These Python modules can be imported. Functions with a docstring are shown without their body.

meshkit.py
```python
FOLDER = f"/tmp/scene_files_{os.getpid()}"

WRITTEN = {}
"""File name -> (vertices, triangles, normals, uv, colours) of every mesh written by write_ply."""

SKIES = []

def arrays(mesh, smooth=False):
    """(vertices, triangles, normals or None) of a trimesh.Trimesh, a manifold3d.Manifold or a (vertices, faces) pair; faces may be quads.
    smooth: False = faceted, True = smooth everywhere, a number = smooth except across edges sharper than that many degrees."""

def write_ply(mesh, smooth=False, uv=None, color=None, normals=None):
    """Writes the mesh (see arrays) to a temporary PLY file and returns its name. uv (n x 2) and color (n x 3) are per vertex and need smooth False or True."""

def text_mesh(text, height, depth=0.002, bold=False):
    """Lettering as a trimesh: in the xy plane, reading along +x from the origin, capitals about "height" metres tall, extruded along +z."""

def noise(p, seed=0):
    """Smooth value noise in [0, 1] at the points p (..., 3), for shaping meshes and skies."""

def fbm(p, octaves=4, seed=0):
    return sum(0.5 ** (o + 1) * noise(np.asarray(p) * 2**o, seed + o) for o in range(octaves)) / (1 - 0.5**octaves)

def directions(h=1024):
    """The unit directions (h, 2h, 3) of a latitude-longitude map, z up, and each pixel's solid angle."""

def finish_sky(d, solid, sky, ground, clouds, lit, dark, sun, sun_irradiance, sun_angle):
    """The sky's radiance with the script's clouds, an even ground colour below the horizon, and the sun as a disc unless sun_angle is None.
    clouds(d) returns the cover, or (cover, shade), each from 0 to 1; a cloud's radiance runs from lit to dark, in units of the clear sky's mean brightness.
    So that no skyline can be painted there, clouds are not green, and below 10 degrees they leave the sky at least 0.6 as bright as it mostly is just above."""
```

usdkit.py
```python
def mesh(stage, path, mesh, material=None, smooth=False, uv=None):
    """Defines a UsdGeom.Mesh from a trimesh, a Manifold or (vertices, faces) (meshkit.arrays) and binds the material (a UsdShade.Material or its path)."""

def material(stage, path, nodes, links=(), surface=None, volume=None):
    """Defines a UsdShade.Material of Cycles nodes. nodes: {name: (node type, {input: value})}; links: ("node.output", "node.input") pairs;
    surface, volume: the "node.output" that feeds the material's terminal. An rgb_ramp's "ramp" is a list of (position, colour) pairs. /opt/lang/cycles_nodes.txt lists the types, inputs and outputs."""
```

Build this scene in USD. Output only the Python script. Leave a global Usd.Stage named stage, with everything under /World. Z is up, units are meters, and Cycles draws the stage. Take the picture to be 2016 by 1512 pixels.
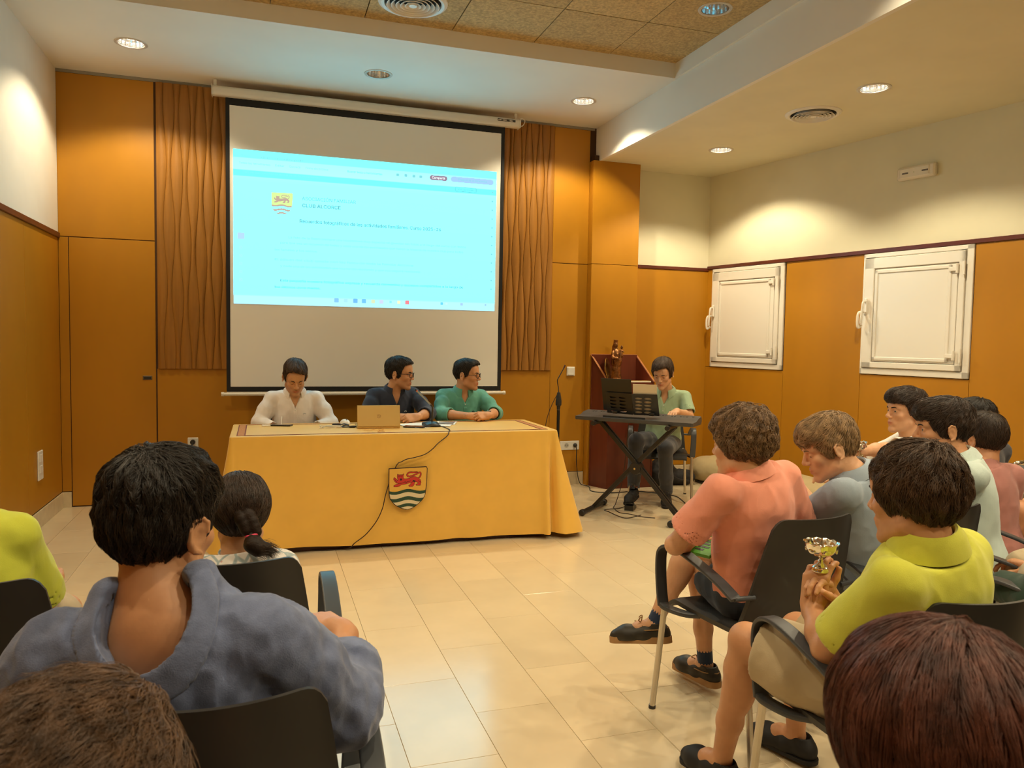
import math, random
import numpy as np, trimesh, manifold3d as m3, usdkit, meshkit
from shapely.geometry import Polygon, Point, LineString, box as sbox
from shapely import affinity
from scipy.spatial import cKDTree
from pxr import Usd, UsdGeom, UsdLux, UsdShade, Gf, Sdf, Vt

stage = Usd.Stage.CreateInMemory()
UsdGeom.SetStageUpAxis(stage, 'Z')
UsdGeom.Xform.Define(stage, '/World')
UsdGeom.Scope.Define(stage, '/World/Looks')

# ---------------------------------------------------------------- camera, exposure, ambient
EYE = np.array([0.0, 0.0, 1.39])
YAW, PITCH, ROLL, FOC = 0.31759107, -0.05808132, 0.01745734, 1503.13


def camera_axes():
    cy, sy, cp, sp = math.cos(YAW), math.sin(YAW), math.cos(PITCH), math.sin(PITCH)
    fwd = np.array([sy * cp, cy * cp, sp]); right = np.array([cy, -sy, 0.0]); up = np.cross(right, fwd)
    cr, sr = math.cos(ROLL), math.sin(ROLL)
    return cr * right + sr * up, -sr * right + cr * up, fwd


RIGHT, UP, FWD = camera_axes()
cam = UsdGeom.Camera.Define(stage, '/World/camera')
cm = np.eye(4); cm[0, :3], cm[1, :3], cm[2, :3], cm[3, :3] = RIGHT, UP, -FWD, EYE
cam.AddTransformOp().Set(Gf.Matrix4d(*cm.ravel().tolist()))
cam.CreateHorizontalApertureAttr(36.0)
cam.CreateVerticalApertureAttr(27.0)
cam.CreateFocalLengthAttr(FOC / 2016 * 36.0)
cam.CreateFStopAttr(11.0)
cam.CreateFocusDistanceAttr(4.2)
cam.CreateExposureAttr(0.62)
LAMP_COLOR = (1.0, 0.85, 0.57)
LAMP_POWER = 1200.0
SCREEN_GAIN = 0.82
dome = UsdLux.DomeLight.Define(stage, '/World/night_sky')       # evening outside: next to nothing comes in
dome.CreateIntensityAttr(0.0)

# ---------------------------------------------------------------- helpers
USED = {}


def numbered(parent, name):
    k = (parent, name); n = USED.get(k, 0); USED[k] = n + 1
    return f'{parent}/{name}' if n == 0 else f'{parent}/{name}_{n:03d}'


def P(x):
    return '/World' if x is None else str(x.GetPath())


def data(prim, label=None, cat=None, group=None, kind=None):
    for k, v in (('label', label), ('category', cat), ('group', group), ('kind', kind)):
        if v:
            prim.SetCustomDataByKey(k, v)
    return prim


def thing(name, label=None, cat=None, loc=(0, 0, 0), rotz=0.0, group=None, kind=None):
    x = UsdGeom.Xform.Define(stage, numbered('/World', name))
    x.AddTranslateOp().Set(Gf.Vec3d(*map(float, loc))); x.AddRotateZOp().Set(float(rotz))
    return data(x.GetPrim(), label, cat, group, kind)


def obj(name, mesh, mat, parent=None, smooth=30, label=None, cat=None, group=None, kind=None, tint=None):
    m = usdkit.mesh(stage, numbered(P(parent), name), mesh, mat, smooth=smooth)
    if tint is not None:
        UsdGeom.PrimvarsAPI(m).CreatePrimvar('tint', Sdf.ValueTypeNames.Color3fArray, 'vertex').Set(Vt.Vec3fArray.FromNumpy(np.asarray(tint, np.float32)))
    return data(m.GetPrim(), label, cat, group, kind)


def struct(name, mesh, mat, parent=None, smooth=30):
    return obj(name, mesh, mat, parent, smooth, kind='structure' if parent is None else None)


def struct_thing(name, loc=(0, 0, 0)):
    return thing(name, loc=loc, kind='structure')


def copy_of(root, loc, rotz=0.0, label=None, group=None):
    was = root.GetCustomData()
    r = thing(root.GetName(), label or was.get('label'), was.get('category'), loc, rotz, group or was.get('group'))
    r.GetReferences().AddInternalReference(root.GetPath()); r.SetInstanceable(True)
    return r


def copy_part(part, parent, loc):
    x = UsdGeom.Mesh.Define(stage, numbered(P(parent), part.GetName()))
    x.GetPrim().GetReferences().AddInternalReference(part.GetPath())
    x.AddTranslateOp().Set(Gf.Vec3d(*map(float, loc)))
    return x.GetPrim()


V = lambda *a: np.array(a, float)


def unit(v):
    v = np.asarray(v, float); return v / max(np.linalg.norm(v), 1e-12)


def cat_(*ms):
    return trimesh.util.concatenate([m for m in ms if m is not None])


def tm(man):
    m = man.to_mesh(); return trimesh.Trimesh(m.vert_properties[:, :3], m.tri_verts, process=False)


def cbox(x0, x1, y0, y1, z0, z1, b=0.002):
    """A box with chamfered edges (44 triangles)."""
    c = V((x0 + x1) / 2, (y0 + y1) / 2, (z0 + z1) / 2); h = V(abs(x1 - x0) / 2, abs(y1 - y0) / 2, abs(z1 - z0) / 2)
    b = min(b, h.min() * 0.9)
    pts = [c + V(sx * (h[0] - b * (k != 0)), sy * (h[1] - b * (k != 1)), sz * (h[2] - b * (k != 2))) for sx in (-1, 1) for sy in (-1, 1) for sz in (-1, 1) for k in range(3)]
    return tm(m3.Manifold.hull_points(np.array(pts, np.float32)))


def box_at(c, size, b=0.002, R=None):
    h = V(*size) / 2; m = cbox(-h[0], h[0], -h[1], h[1], -h[2], h[2], b)
    return place(m, R, c)


def place(m, R=None, t=(0, 0, 0)):
    M = np.eye(4)
    if R is not None:
        M[:3, :3] = R
    M[:3, 3] = t
    m = m.copy(); m.apply_transform(M); return m


def rot(axis, deg):
    return trimesh.transformations.rotation_matrix(math.radians(deg), axis)[:3, :3]


def rz(deg): return rot([0, 0, 1], deg)
def rx(deg): return rot([1, 0, 0], deg)
def ry(deg): return rot([0, 1, 0], deg)


def frame(fwd, up=(0, 0, 1)):
    """Rotation whose columns are right, forward, up."""
    f = unit(fwd); r = unit(np.cross(f, up)); u = np.cross(r, f)
    return np.stack([r, f, u], 1)


def lathe(profile, n=32, a=2 * math.pi):
    """profile: (r, z) pairs, revolved about z."""
    p = np.array(profile, float); ang = np.linspace(0, 2 * math.pi, n, endpoint=False)
    v = np.stack([p[:, None, 0] * np.cos(ang), p[:, None, 0] * np.sin(ang), np.broadcast_to(p[:, None, 1], (len(p), n))], -1).reshape(-1, 3)
    f = []
    for i in range(len(p) - 1):
        for j in range(n):
            q = (i * n + j, i * n + (j + 1) % n, (i + 1) * n + (j + 1) % n, (i + 1) * n + j)
            f += [(q[0], q[1], q[2]), (q[0], q[2], q[3])]
    m = trimesh.Trimesh(v, f, process=False); m.merge_vertices(); m.update_faces(m.nondegenerate_faces()); return m


def spline(pts, n=8, closed=False):
    """Catmull-Rom through pts."""
    p = np.array(pts, float)
    if closed:
        q = np.vstack([p[-1], p, p[0], p[1]])
    else:
        q = np.vstack([2 * p[0] - p[1], p, 2 * p[-1] - p[-2]])
    out = []
    for i in range(1, len(q) - 2):
        t = np.linspace(0, 1, n, endpoint=False)[:, None]
        a, b, c, d = q[i - 1], q[i], q[i + 1], q[i + 2]
        out.append(0.5 * ((2 * b) + (c - a) * t + (2 * a - 5 * b + 4 * c - d) * t ** 2 + (3 * b - a - 3 * c + d) * t ** 3))
    out = np.vstack(out)
    return out if closed else np.vstack([out, q[-2]])


def sweep(path, profile, closed=False, up=None, scale=None):
    """profile (n,2) swept along path (m,3) with parallel-transported frames; up fixes the second profile axis where given."""
    p = np.array(path, float); pr = np.array(profile, float); m = len(p)
    t = np.roll(p, -1, 0) - np.roll(p, 1, 0) if closed else np.gradient(p, axis=0)
    t /= np.linalg.norm(t, axis=1, keepdims=True) + 1e-12
    if up is not None:
        a = np.cross(t, up); a /= np.linalg.norm(a, axis=1, keepdims=True) + 1e-12
    else:
        a = np.zeros_like(p); a0 = np.cross(t[0], [0, 0, 1.0] if abs(t[0][2]) < 0.9 else [1.0, 0, 0]); a[0] = unit(a0)
        for i in range(1, m):
            a[i] = unit(a[i - 1] - t[i] * (a[i - 1] @ t[i]))
    b = np.cross(a, t)
    s = np.ones(m) if scale is None else np.broadcast_to(scale, (m,))
    v = (p[:, None] + s[:, None, None] * (pr[None, :, :1] * a[:, None] + pr[None, :, 1:] * b[:, None])).reshape(-1, 3)
    n = len(pr); f = []
    for i in range(m if closed else m - 1):
        i2 = (i + 1) % m
        for j in range(n):
            j2 = (j + 1) % n
            f += [(i * n + j, i * n + j2, i2 * n + j2), (i * n + j, i2 * n + j2, i2 * n + j)]
    if not closed:
        for i, flip in ((0, 0), (m - 1, 1)):
            c = len(v); v = np.vstack([v, p[i]])
            for j in range(n):
                tri = (c, i * n + (j + 1) % n, i * n + j)
                f.append(tri[::-1] if flip else tri)
    mesh = trimesh.Trimesh(v, f, process=False)
    if mesh.volume < 0:
        mesh.invert()
    return mesh


def circle(r, n=10):
    a = np.linspace(0, 2 * math.pi, n, endpoint=False); return np.stack([r * np.cos(a), r * np.sin(a)], 1)


def rrect(w, h, r, n=3):
    return np.array(sbox(-w / 2 + r, -h / 2 + r, w / 2 - r, h / 2 - r).buffer(r, quad_segs=n).exterior.coords)[:-1]


def tube(pts, r, n=10, smooth=8, closed=False, scale=None):
    p = spline(pts, smooth, closed) if smooth else np.array(pts, float)
    return sweep(p, circle(r, n), closed, scale=scale)


def extrude(poly, h, z=0.0):
    ps = getattr(poly, 'geoms', [poly])
    m = cat_(*[trimesh.creation.extrude_polygon(q, h, engine='earcut') for q in ps if q.area > 1e-9])
    m.apply_translation((0, 0, z)); return m


def text(s, height, depth, R, t, bold=False, center=False):
    m = meshkit.text_mesh(s, height, depth, bold)
    if center:
        b = m.bounds; m.apply_translation((-(b[0][0] + b[1][0]) / 2, -height / 2, 0))
    return place(m, R, t)


def fbm(p, s, o=3, seed=0):
    return meshkit.fbm(np.asarray(p) * s + 100.0, o, seed)


# ---------------------------------------------------------------- signed distance fields, meshed by surface nets
class SDF:
    def __init__(self, lo, hi, h):
        self.lo = np.array(lo, float); self.h = h
        self.n = np.maximum(4, np.ceil((np.array(hi, float) - self.lo) / h).astype(int) + 1)
        self.d = np.full(self.n, 0.05, np.float32)

    def _win(self, lo, hi, m):
        a = np.clip(np.floor((np.minimum(lo, hi) - m - self.lo) / self.h).astype(int), 0, self.n)
        b = np.clip(np.ceil((np.maximum(lo, hi) + m - self.lo) / self.h).astype(int) + 1, 0, self.n)
        if (b <= a).any():
            return None, None
        g = [(self.lo[k] + self.h * np.arange(a[k], b[k])).astype(np.float32) for k in range(3)]
        return tuple(slice(a[k], b[k]) for k in range(3)), (g[0][:, None, None], g[1][None, :, None], g[2][None, None, :])

    def _put(self, w, d, k, how):
        a = self.d[w]
        if how == 'sub':
            d = -d
            if k > 0:
                hh = np.clip(0.5 - 0.5 * (a - d) / k, 0, 1); self.d[w] = a + (d - a) * hh + k * hh * (1 - hh)
            else:
                self.d[w] = np.maximum(a, d)
        elif k > 0:
            hh = np.clip(0.5 + 0.5 * (a - d) / k, 0, 1); self.d[w] = a + (d - a) * hh - k * hh * (1 - hh)
        else:
            self.d[w] = np.minimum(a, d)

    def cone(self, a, b, ra, rb, k=0.01, how='add', flat=None):
        """Round cone from a to b. flat (f, axis): squash the section by f along a world axis."""
        a, b = np.asarray(a, float), np.asarray(b, float); r = max(ra, rb)
        w, g = self._win(np.minimum(a, b) - r, np.maximum(a, b) + r, k + 2 * self.h)
        if w is None:
            return self
        ba = b - a; L2 = max(ba @ ba, 1e-12)
        x, y, z = g[0] - a[0], g[1] - a[1], g[2] - a[2]
        t = np.clip((x * ba[0] + y * ba[1] + z * ba[2]) / L2, 0, 1)
        dx, dy, dz = x - t * ba[0], y - t * ba[1], z - t * ba[2]
        if flat is not None:
            f, ax = flat; ax = unit(ax); q = dx * ax[0] + dy * ax[1] + dz * ax[2]
            s = (1 / f - 1); dx, dy, dz = dx + s * q * ax[0], dy + s * q * ax[1], dz + s * q * ax[2]
        self._put(w, np.sqrt(dx * dx + dy * dy + dz * dz) - (ra + t * (rb - ra)), k, how)
        return self

    def chain(self, pts, rs, k=0.01, how='add', flat=None):
        for i in range(len(pts) - 1):
            self.cone(pts[i], pts[i + 1], rs[i], rs[i + 1], k, how, flat)
        return self

    def ell(self, c, r, R=None, k=0.01, how='add'):
        """Ellipsoid with axes R's columns."""
        c, r = np.asarray(c, float), np.broadcast_to(np.asarray(r, float), (3,)); R = np.eye(3) if R is None else np.asarray(R)
        e = np.sqrt(((R * r) ** 2).sum(1))
        w, g = self._win(c - e, c + e, k + 2 * self.h)
        if w is None:
            return self
        x, y, z = g[0] - c[0], g[1] - c[1], g[2] - c[2]
        q = [(x * R[0, i] + y * R[1, i] + z * R[2, i]) / r[i] for i in range(3)]
        k0 = np.sqrt(q[0] ** 2 + q[1] ** 2 + q[2] ** 2); k1 = np.sqrt((q[0] / r[0]) ** 2 + (q[1] / r[1]) ** 2 + (q[2] / r[2]) ** 2) + 1e-9
        self._put(w, k0 * (k0 - 1) / k1, k, how)
        return self

    def plane(self, p, n, k=0.0):
        """Cuts away everything on n's side of p."""
        n = unit(n); p = np.asarray(p, float)
        g = [(self.lo[i] + self.h * np.arange(self.n[i])).astype(np.float32) for i in range(3)]
        d = (g[0][:, None, None] - p[0]) * n[0] + (g[1][None, :, None] - p[1]) * n[1] + (g[2][None, None, :] - p[2]) * n[2]
        w = (slice(None),) * 3
        self._put(w, -d, k, 'sub')
        return self

    def func(self, fn, k=0.0, how='add'):
        g = [(self.lo[i] + self.h * np.arange(self.n[i])).astype(np.float32) for i in range(3)]
        d = fn(g[0][:, None, None], g[1][None, :, None], g[2][None, None, :])
        self._put((slice(None),) * 3, np.broadcast_to(d, self.d.shape).astype(np.float32), k, how)
        return self

    def mesh(self):
        d = self.d.copy()
        d[0], d[-1], d[:, 0], d[:, -1], d[:, :, 0], d[:, :, -1] = (0.05,) * 6
        s = d < 0
        c = s[:-1, :-1, :-1]; mixed_any = np.zeros(c.shape, bool); mixed_all = np.ones(c.shape, bool)
        offs = [(i, j, k) for i in (0, 1) for j in (0, 1) for k in (0, 1)]
        sl = lambda o: tuple(slice(o[q], s.shape[q] - 1 + o[q]) for q in range(3))
        for o in offs:
            mixed_any |= s[sl(o)]; mixed_all &= s[sl(o)]
        cells = np.argwhere(mixed_any & ~mixed_all)
        if not len(cells):
            return trimesh.Trimesh()
        idx = -np.ones(c.shape, np.int64); idx[tuple(cells.T)] = np.arange(len(cells))
        vals = {o: d[tuple((cells + o).T)] for o in offs}
        acc = np.zeros((len(cells), 3)); cnt = np.zeros(len(cells))
        for o in offs:
            for ax in range(3):
                if o[ax] == 0:
                    o2 = list(o); o2[ax] = 1; o2 = tuple(o2)
                    a, b = vals[o], vals[o2]; m = (a < 0) != (b < 0)
                    t = np.where(m, a / np.where(m, a - b, 1), 0)
                    pt = np.broadcast_to(np.array(o, float), acc.shape).copy(); pt[:, ax] = t
                    acc += pt * m[:, None]; cnt += m
        v = (cells + acc / cnt[:, None]) * self.h + self.lo
        quads = []
        for ax in range(3):
            s0 = [slice(1, -1)] * 3; s0[ax] = slice(0, -1); s1 = list(s0); s1[ax] = slice(1, None)
            a, b = s[tuple(s0)], s[tuple(s1)]
            e = np.argwhere(a != b)
            if not len(e):
                continue
            off = np.ones(3, int); off[ax] = 0
            p = e + off; u, w = (ax + 1) % 3, (ax + 2) % 3
            du, dw = np.eye(3, dtype=int)[u], np.eye(3, dtype=int)[w]
            q = np.stack([idx[tuple((p - du - dw).T)], idx[tuple((p - dw).T)], idx[tuple(p.T)], idx[tuple((p - du).T)]], 1)
            inside = a[tuple(e.T)]
            q[~inside] = q[~inside][:, ::-1]
            quads.append(q)
        q = np.vstack(quads); q = q[(q >= 0).all(1)]
        return trimesh.Trimesh(v, np.vstack([q[:, [0, 1, 2]], q[:, [0, 2, 3]]]), process=False)


def bbox_of(pts, m):
    p = np.array(pts, float); return p.min(0) - m, p.max(0) + m


# ---------------------------------------------------------------- materials
MATS = {}


def mat(name, color, rough=0.5, var=0.0, scale=8.0, bump=0.0, bump_scale=60.0, stretch=(1, 1, 1), metal=0.0, spec=0.5, sheen=0.0, coat=0.0, sss=0.0, emit=None, color2=None, coord='object', detail=3.0, extra=None):
    """Principled material with a noise-mottled colour (color to color2) and a fine noise bump."""
    if name in MATS:
        return MATS[name]
    nodes = {'p': ('principled_bsdf', {'base_color': color, 'roughness': rough, 'metallic': metal, 'specular_ior_level': spec, 'sheen_weight': sheen, 'coat_weight': coat, 'coat_roughness': 0.15, **({'subsurface_weight': sss, 'subsurface_scale': 0.008, 'subsurface_radius': (1.0, 0.35, 0.2)} if sss else {}), **(extra or {})}),
             'tc': ('texture_coordinate', {}), 'geo': ('geometry', {}), 'map': ('mapping', {'scale': stretch})}
    links = [('geo.position' if coord == 'world' else 'tc.object', 'map.vector')]
    if var or color2 is not None:
        c2 = color2 if color2 is not None else tuple(c * (1 - var) for c in color)
        c1 = tuple(min(1.0, c * (1 + 0.5 * var)) for c in color) if color2 is None else color
        nodes['n'] = ('noise_texture', {'scale': scale, 'detail': detail, 'roughness': 0.55})
        nodes['r'] = ('rgb_ramp', {'ramp': [(0.3, c2), (0.7, c1)]})
        links += [('map.vector', 'n.vector'), ('n.fac', 'r.fac'), ('r.color', 'p.base_color')]
    if bump:
        nodes['nb'] = ('noise_texture', {'scale': bump_scale, 'detail': 3.0})
        nodes['b'] = ('bump', {'strength': min(1.0, bump), 'distance': 0.002})
        links += [('map.vector', 'nb.vector'), ('nb.fac', 'b.height'), ('b.normal', 'p.normal')]
    if emit:
        nodes['p'][1].update(emission_color=emit[0], emission_strength=emit[1])
    MATS[name] = usdkit.material(stage, f'/World/Looks/{name}', nodes, links, surface='p.BSDF')
    return MATS[name]


def emitter(name, color, strength):
    if name not in MATS:
        MATS[name] = usdkit.material(stage, f'/World/Looks/{name}', {'e': ('emission', {'color': color, 'strength': strength})}, surface='e.emission')
    return MATS[name]

# ---------------------------------------------------------------- the room
D, XL, ZC, ZL, ZT, YB = 6.79, -1.50, 3.41, 3.09, 3.52, -3.2
XS = 3.04                                               # soffit face
RP, RD = V(4.39, 6.93, 0), unit(V(0.199, -0.98, 0))     # right wall: origin in the far corner, direction towards the camera
RN = V(-RD[1], RD[0], 0) * -1 if (V(-RD[1], RD[0], 0)[0] > 0) else V(-RD[1], RD[0], 0)   # its normal, into the room
RR = np.stack([RD, -RN, V(0, 0, 1)], 1)                 # local x along the wall, y into the wall, z up


def rwall(m):
    return place(m, RR, RP)


plaster = mat('white_plaster', (0.80, 0.76, 0.68), 0.85, 0.04, 3.0, 0.12, 180.0)
cream_plaster = mat('cream_plaster', (0.74, 0.70, 0.52), 0.88, 0.04, 3.0, 0.12, 180.0)
plaster_ceiling = mat('ceiling_plaster', (0.80, 0.77, 0.70), 0.9, 0.03, 2.0, 0.08, 160.0)
wood = mat('golden_veneer', (0.46, 0.200, 0.009), 0.42, 0.10, 2.2, 0.05, 90.0, (1, 1, 0.35), spec=0.4, coord='world')
wood_relief = mat('brown_veneer', (0.34, 0.145, 0.022), 0.5, 0.18, 26.0, 0.06, 120.0, (1.0, 1.0, 0.06), spec=0.35, coord='world')
joint_dark = mat('dark_joint', (0.06, 0.025, 0.008), 0.9)
rail_wood = mat('mahogany_rail', (0.11, 0.022, 0.010), 0.35, 0.25, 30.0, 0.05, 90.0, (0.2, 0.2, 1))
stone = mat('beige_skirting_stone', (0.66, 0.55, 0.36), 0.35, 0.10, 14.0, 0.05, 60.0)
floor_core = mat('floor_bed', (0.42, 0.32, 0.18), 0.8)

# floor: 0.30 x 0.60 m tiles in running bond, each its own part
floor = struct_thing('floor')
struct('floor_slab', cbox(-2.6, 6.6, YB, 7.1, -0.12, -0.0035, 0.0), floor_core, floor)
TW, TL = 0.2985, 0.60
tile_mats = []
for i in range(5):
    k = 1.0 + (i - 2) * 0.022
    tile_mats.append(mat(f'cream_terrazzo_{"abcde"[i]}', (0.70 * k, 0.565 * k, 0.365 * k), 0.17, 0.05, 5.0, 0.02, 30.0, spec=0.5, coord='world', detail=6.0))
rng = random.Random(3)
rpoly = Polygon([(XL, -0.5), (RP[0] + 7.6 * RD[0], RP[1] + 7.6 * RD[1]), (RP[0], RP[1]), (2.97, 6.93), (2.97, D), (XL, D)])
protos = {}
for c in range(-7, 18):
    x0 = 0.457 + c * TW
    for r in range(-3, 12):
        y0 = (2.371 if c % 2 == 0 else 2.665) + (r - 3) * TL
        if y0 + TL < 1.15:
            continue
        q = sbox(x0 + 0.0008, y0 + 0.0008, x0 + TW - 0.0008, y0 + TL - 0.0008).intersection(rpoly)
        if q.is_empty or q.area < 0.004:
            continue
        # only where the camera's field of view could see it
        cx, cy = q.centroid.x, q.centroid.y
        if abs((V(cx, cy, 0) @ RIGHT) / max(V(cx, cy, 0) @ FWD, 0.1)) > 0.95:
            continue
        m = rng.randrange(5)
        if abs(q.area - (TW - 0.0016) * (TL - 0.0016)) < 1e-5:
            b = q.bounds; t = cbox(b[0], b[2], b[1], b[3], -0.006, 0.0, 0.0007)
        else:
            t = extrude(q.buffer(0), 0.006, -0.006)
        obj('tile', t, tile_mats[m], floor, smooth=False)
obj('tile_field', extrude(rpoly.intersection(sbox(-2, -0.5, 6, 1.2)), 0.002, -0.0055), tile_mats[2], floor, kind='stuff')

# walls behind the panels, and plaster above them
wl = struct_thing('wall_left')
struct('plaster', cbox(XL - 0.12, XL, YB, D + 0.2, 2.12, ZC + 0.3, 0.0), plaster, wl)
struct('backing', cbox(XL - 0.12, XL - 0.006, YB, D + 0.2, -0.1, 2.12, 0.0), joint_dark, wl)
seams = [D - 0.002, 5.885, 4.68, 3.47, 2.26, 1.05, -0.2, -1.6, YB]
for a, b in zip(seams[1:], seams[:-1]):
    obj('panel', cbox(XL - 0.014, XL, a + 0.0015, b - 0.0015, 0.125, 2.118, 0.0012), wood, wl)
struct('trim_1', cbox(XL - 0.005, XL + 0.014, YB, D - 0.001, 2.118, 2.158, 0.003), rail_wood)
struct('baseboard_left', cbox(XL, XL + 0.012, YB, D - 0.001, 0.0, 0.122, 0.002), stone)

wb = struct_thing('wall_back')
struct('backing', cbox(XL - 0.12, 3.1, D + 0.004, D + 0.2, -0.1, ZC + 0.3, 0.0), joint_dark, wb)
g = 0.0015
for x0, x1, z0, z1 in ((XL, -0.813, 2.133, 3.385), (XL, -1.431, 0.125, 2.130), (-0.805, 0.40, 0.125, 1.104), (0.40, 1.55, 0.125, 3.385), (1.55, 2.612, 0.125, 1.104),
                       (2.612, 2.975, 2.123, 3.385), (2.612, 2.975, 0.125, 2.120)):
    obj('panel', cbox(x0 + g, x1 - g, D, D + 0.018, z0 + g, z1 - g, 0.0012), wood, wb)
obj('shadow_gap', cbox(XL, 3.02, D + 0.001, D + 0.02, 3.386, ZC + 0.01, 0.0), mat('grey_gap', (0.30, 0.27, 0.22), 0.9), wb)
struct('baseboard_back', cbox(-0.80, 2.972, D - 0.012, D, 0.0, 0.122, 0.002), stone)
struct('baseboard_corner', cbox(XL, -1.433, D - 0.012, D, 0.0, 0.122, 0.002), stone)

dr1 = struct_thing('door_1')
obj('door_leaf', cbox(-1.427, -0.814, D - 0.001, D + 0.035, 0.008, 2.128, 0.0015), wood, dr1)
hd = obj('door_handle', cat_(cbox(-0.912, -0.842, D - 0.004, D + 0.001, 1.012, 1.046, 0.002)), mat('bronze_plate', (0.16, 0.12, 0.08), 0.4, metal=0.7), dr1, label='recessed dark bronze pull')
obj('grip_slot', cbox(-0.902, -0.852, D - 0.0048, D - 0.003, 1.019, 1.039, 0.001), mat('slot_black', (0.02, 0.018, 0.015), 0.6), hd)

# carved relief panels: each wavy ridge a part
def relief(name, x0, x1, n, label, z0=1.104, z1=3.385, amp=0.013, flip=1):
    t = thing(name, label, 'acoustic panel')
    w = (x1 - x0) / n; rows, cols = 90, 7
    zz = np.linspace(z0, z1, rows)
    bound = lambda i: x0 + i * w + (0 if i in (0, n) else 1) * amp * np.sin(2 * math.pi * (zz - z0) / 0.98 + math.pi * (i % 2) + 0.35 * i)
    for i in range(n):
        a, b = bound(i), bound(i + 1)
        u = np.linspace(0, 1, cols)
        prof = 0.020 * (0.10 + 0.90 * np.sin(math.pi * np.clip(u * 0.72 + 0.08, 0, 1)) ** 1.0) * np.ones_like(u)
        prof = prof if flip > 0 else prof[::-1]
        front = np.stack([a[:, None] + (b - a)[:, None] * u, np.broadcast_to(D - prof, (rows, cols)), np.broadcast_to(zz[:, None], (rows, cols))], -1)
        back = front.copy(); back[..., 1] = D + 0.002
        v = np.vstack([front.reshape(-1, 3), back.reshape(-1, 3)]); N = rows * cols; f = []
        for r in range(rows - 1):
            for c in range(cols - 1):
                q = (r * cols + c, r * cols + c + 1, (r + 1) * cols + c + 1, (r + 1) * cols + c)
                f += [(q[0], q[1], q[2]), (q[0], q[2], q[3])]
            for c, o in ((0, 1), (cols - 1, 0)):
                q = (r * cols + c, (r + 1) * cols + c, N + (r + 1) * cols + c, N + r * cols + c)
                q = q if o else q[::-1]
                f += [(q[0], q[1], q[2]), (q[0], q[2], q[3])]
        for r, o in ((0, 0), (rows - 1, 1)):
            for c in range(cols - 1):
                q = (r * cols + c, r * cols + c + 1, N + r * cols + c + 1, N + r * cols + c)
                q = q if o else q[::-1]
                f += [(q[0], q[1], q[2]), (q[0], q[2], q[3])]
        obj('ridge', trimesh.Trimesh(v, f, process=False), wood_relief, t, smooth=40)
    return t


relief('acoustic_panel', -0.797, 0.40, 20, 'wavy carved brown wood acoustic panel between the flush door and the projection screen')
relief('acoustic_panel', 1.55, 2.610, 19, 'wavy carved brown wood acoustic panel beyond the screen, nearer to the keyboard', flip=-1)

# the column beside the back wall, in panels
col = struct_thing('column')
struct('core', cbox(2.99, 3.455, 6.715, 7.1, 0.0, ZL + 0.05, 0.0), joint_dark, col)
for z0, z1 in ((0.0, 2.120), (2.124, ZL)):
    obj('panel', cbox(2.975, 3.465, 6.70, 6.716, z0, z1, 0.0015), wood, col)
    obj('panel', cbox(2.975, 2.990, 6.7165, 6.80, z0, z1, 0.0012), wood, col)
    obj('panel', cbox(3.450, 3.465, 6.7165, 6.95, z0, z1, 0.0012), wood, col)

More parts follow.
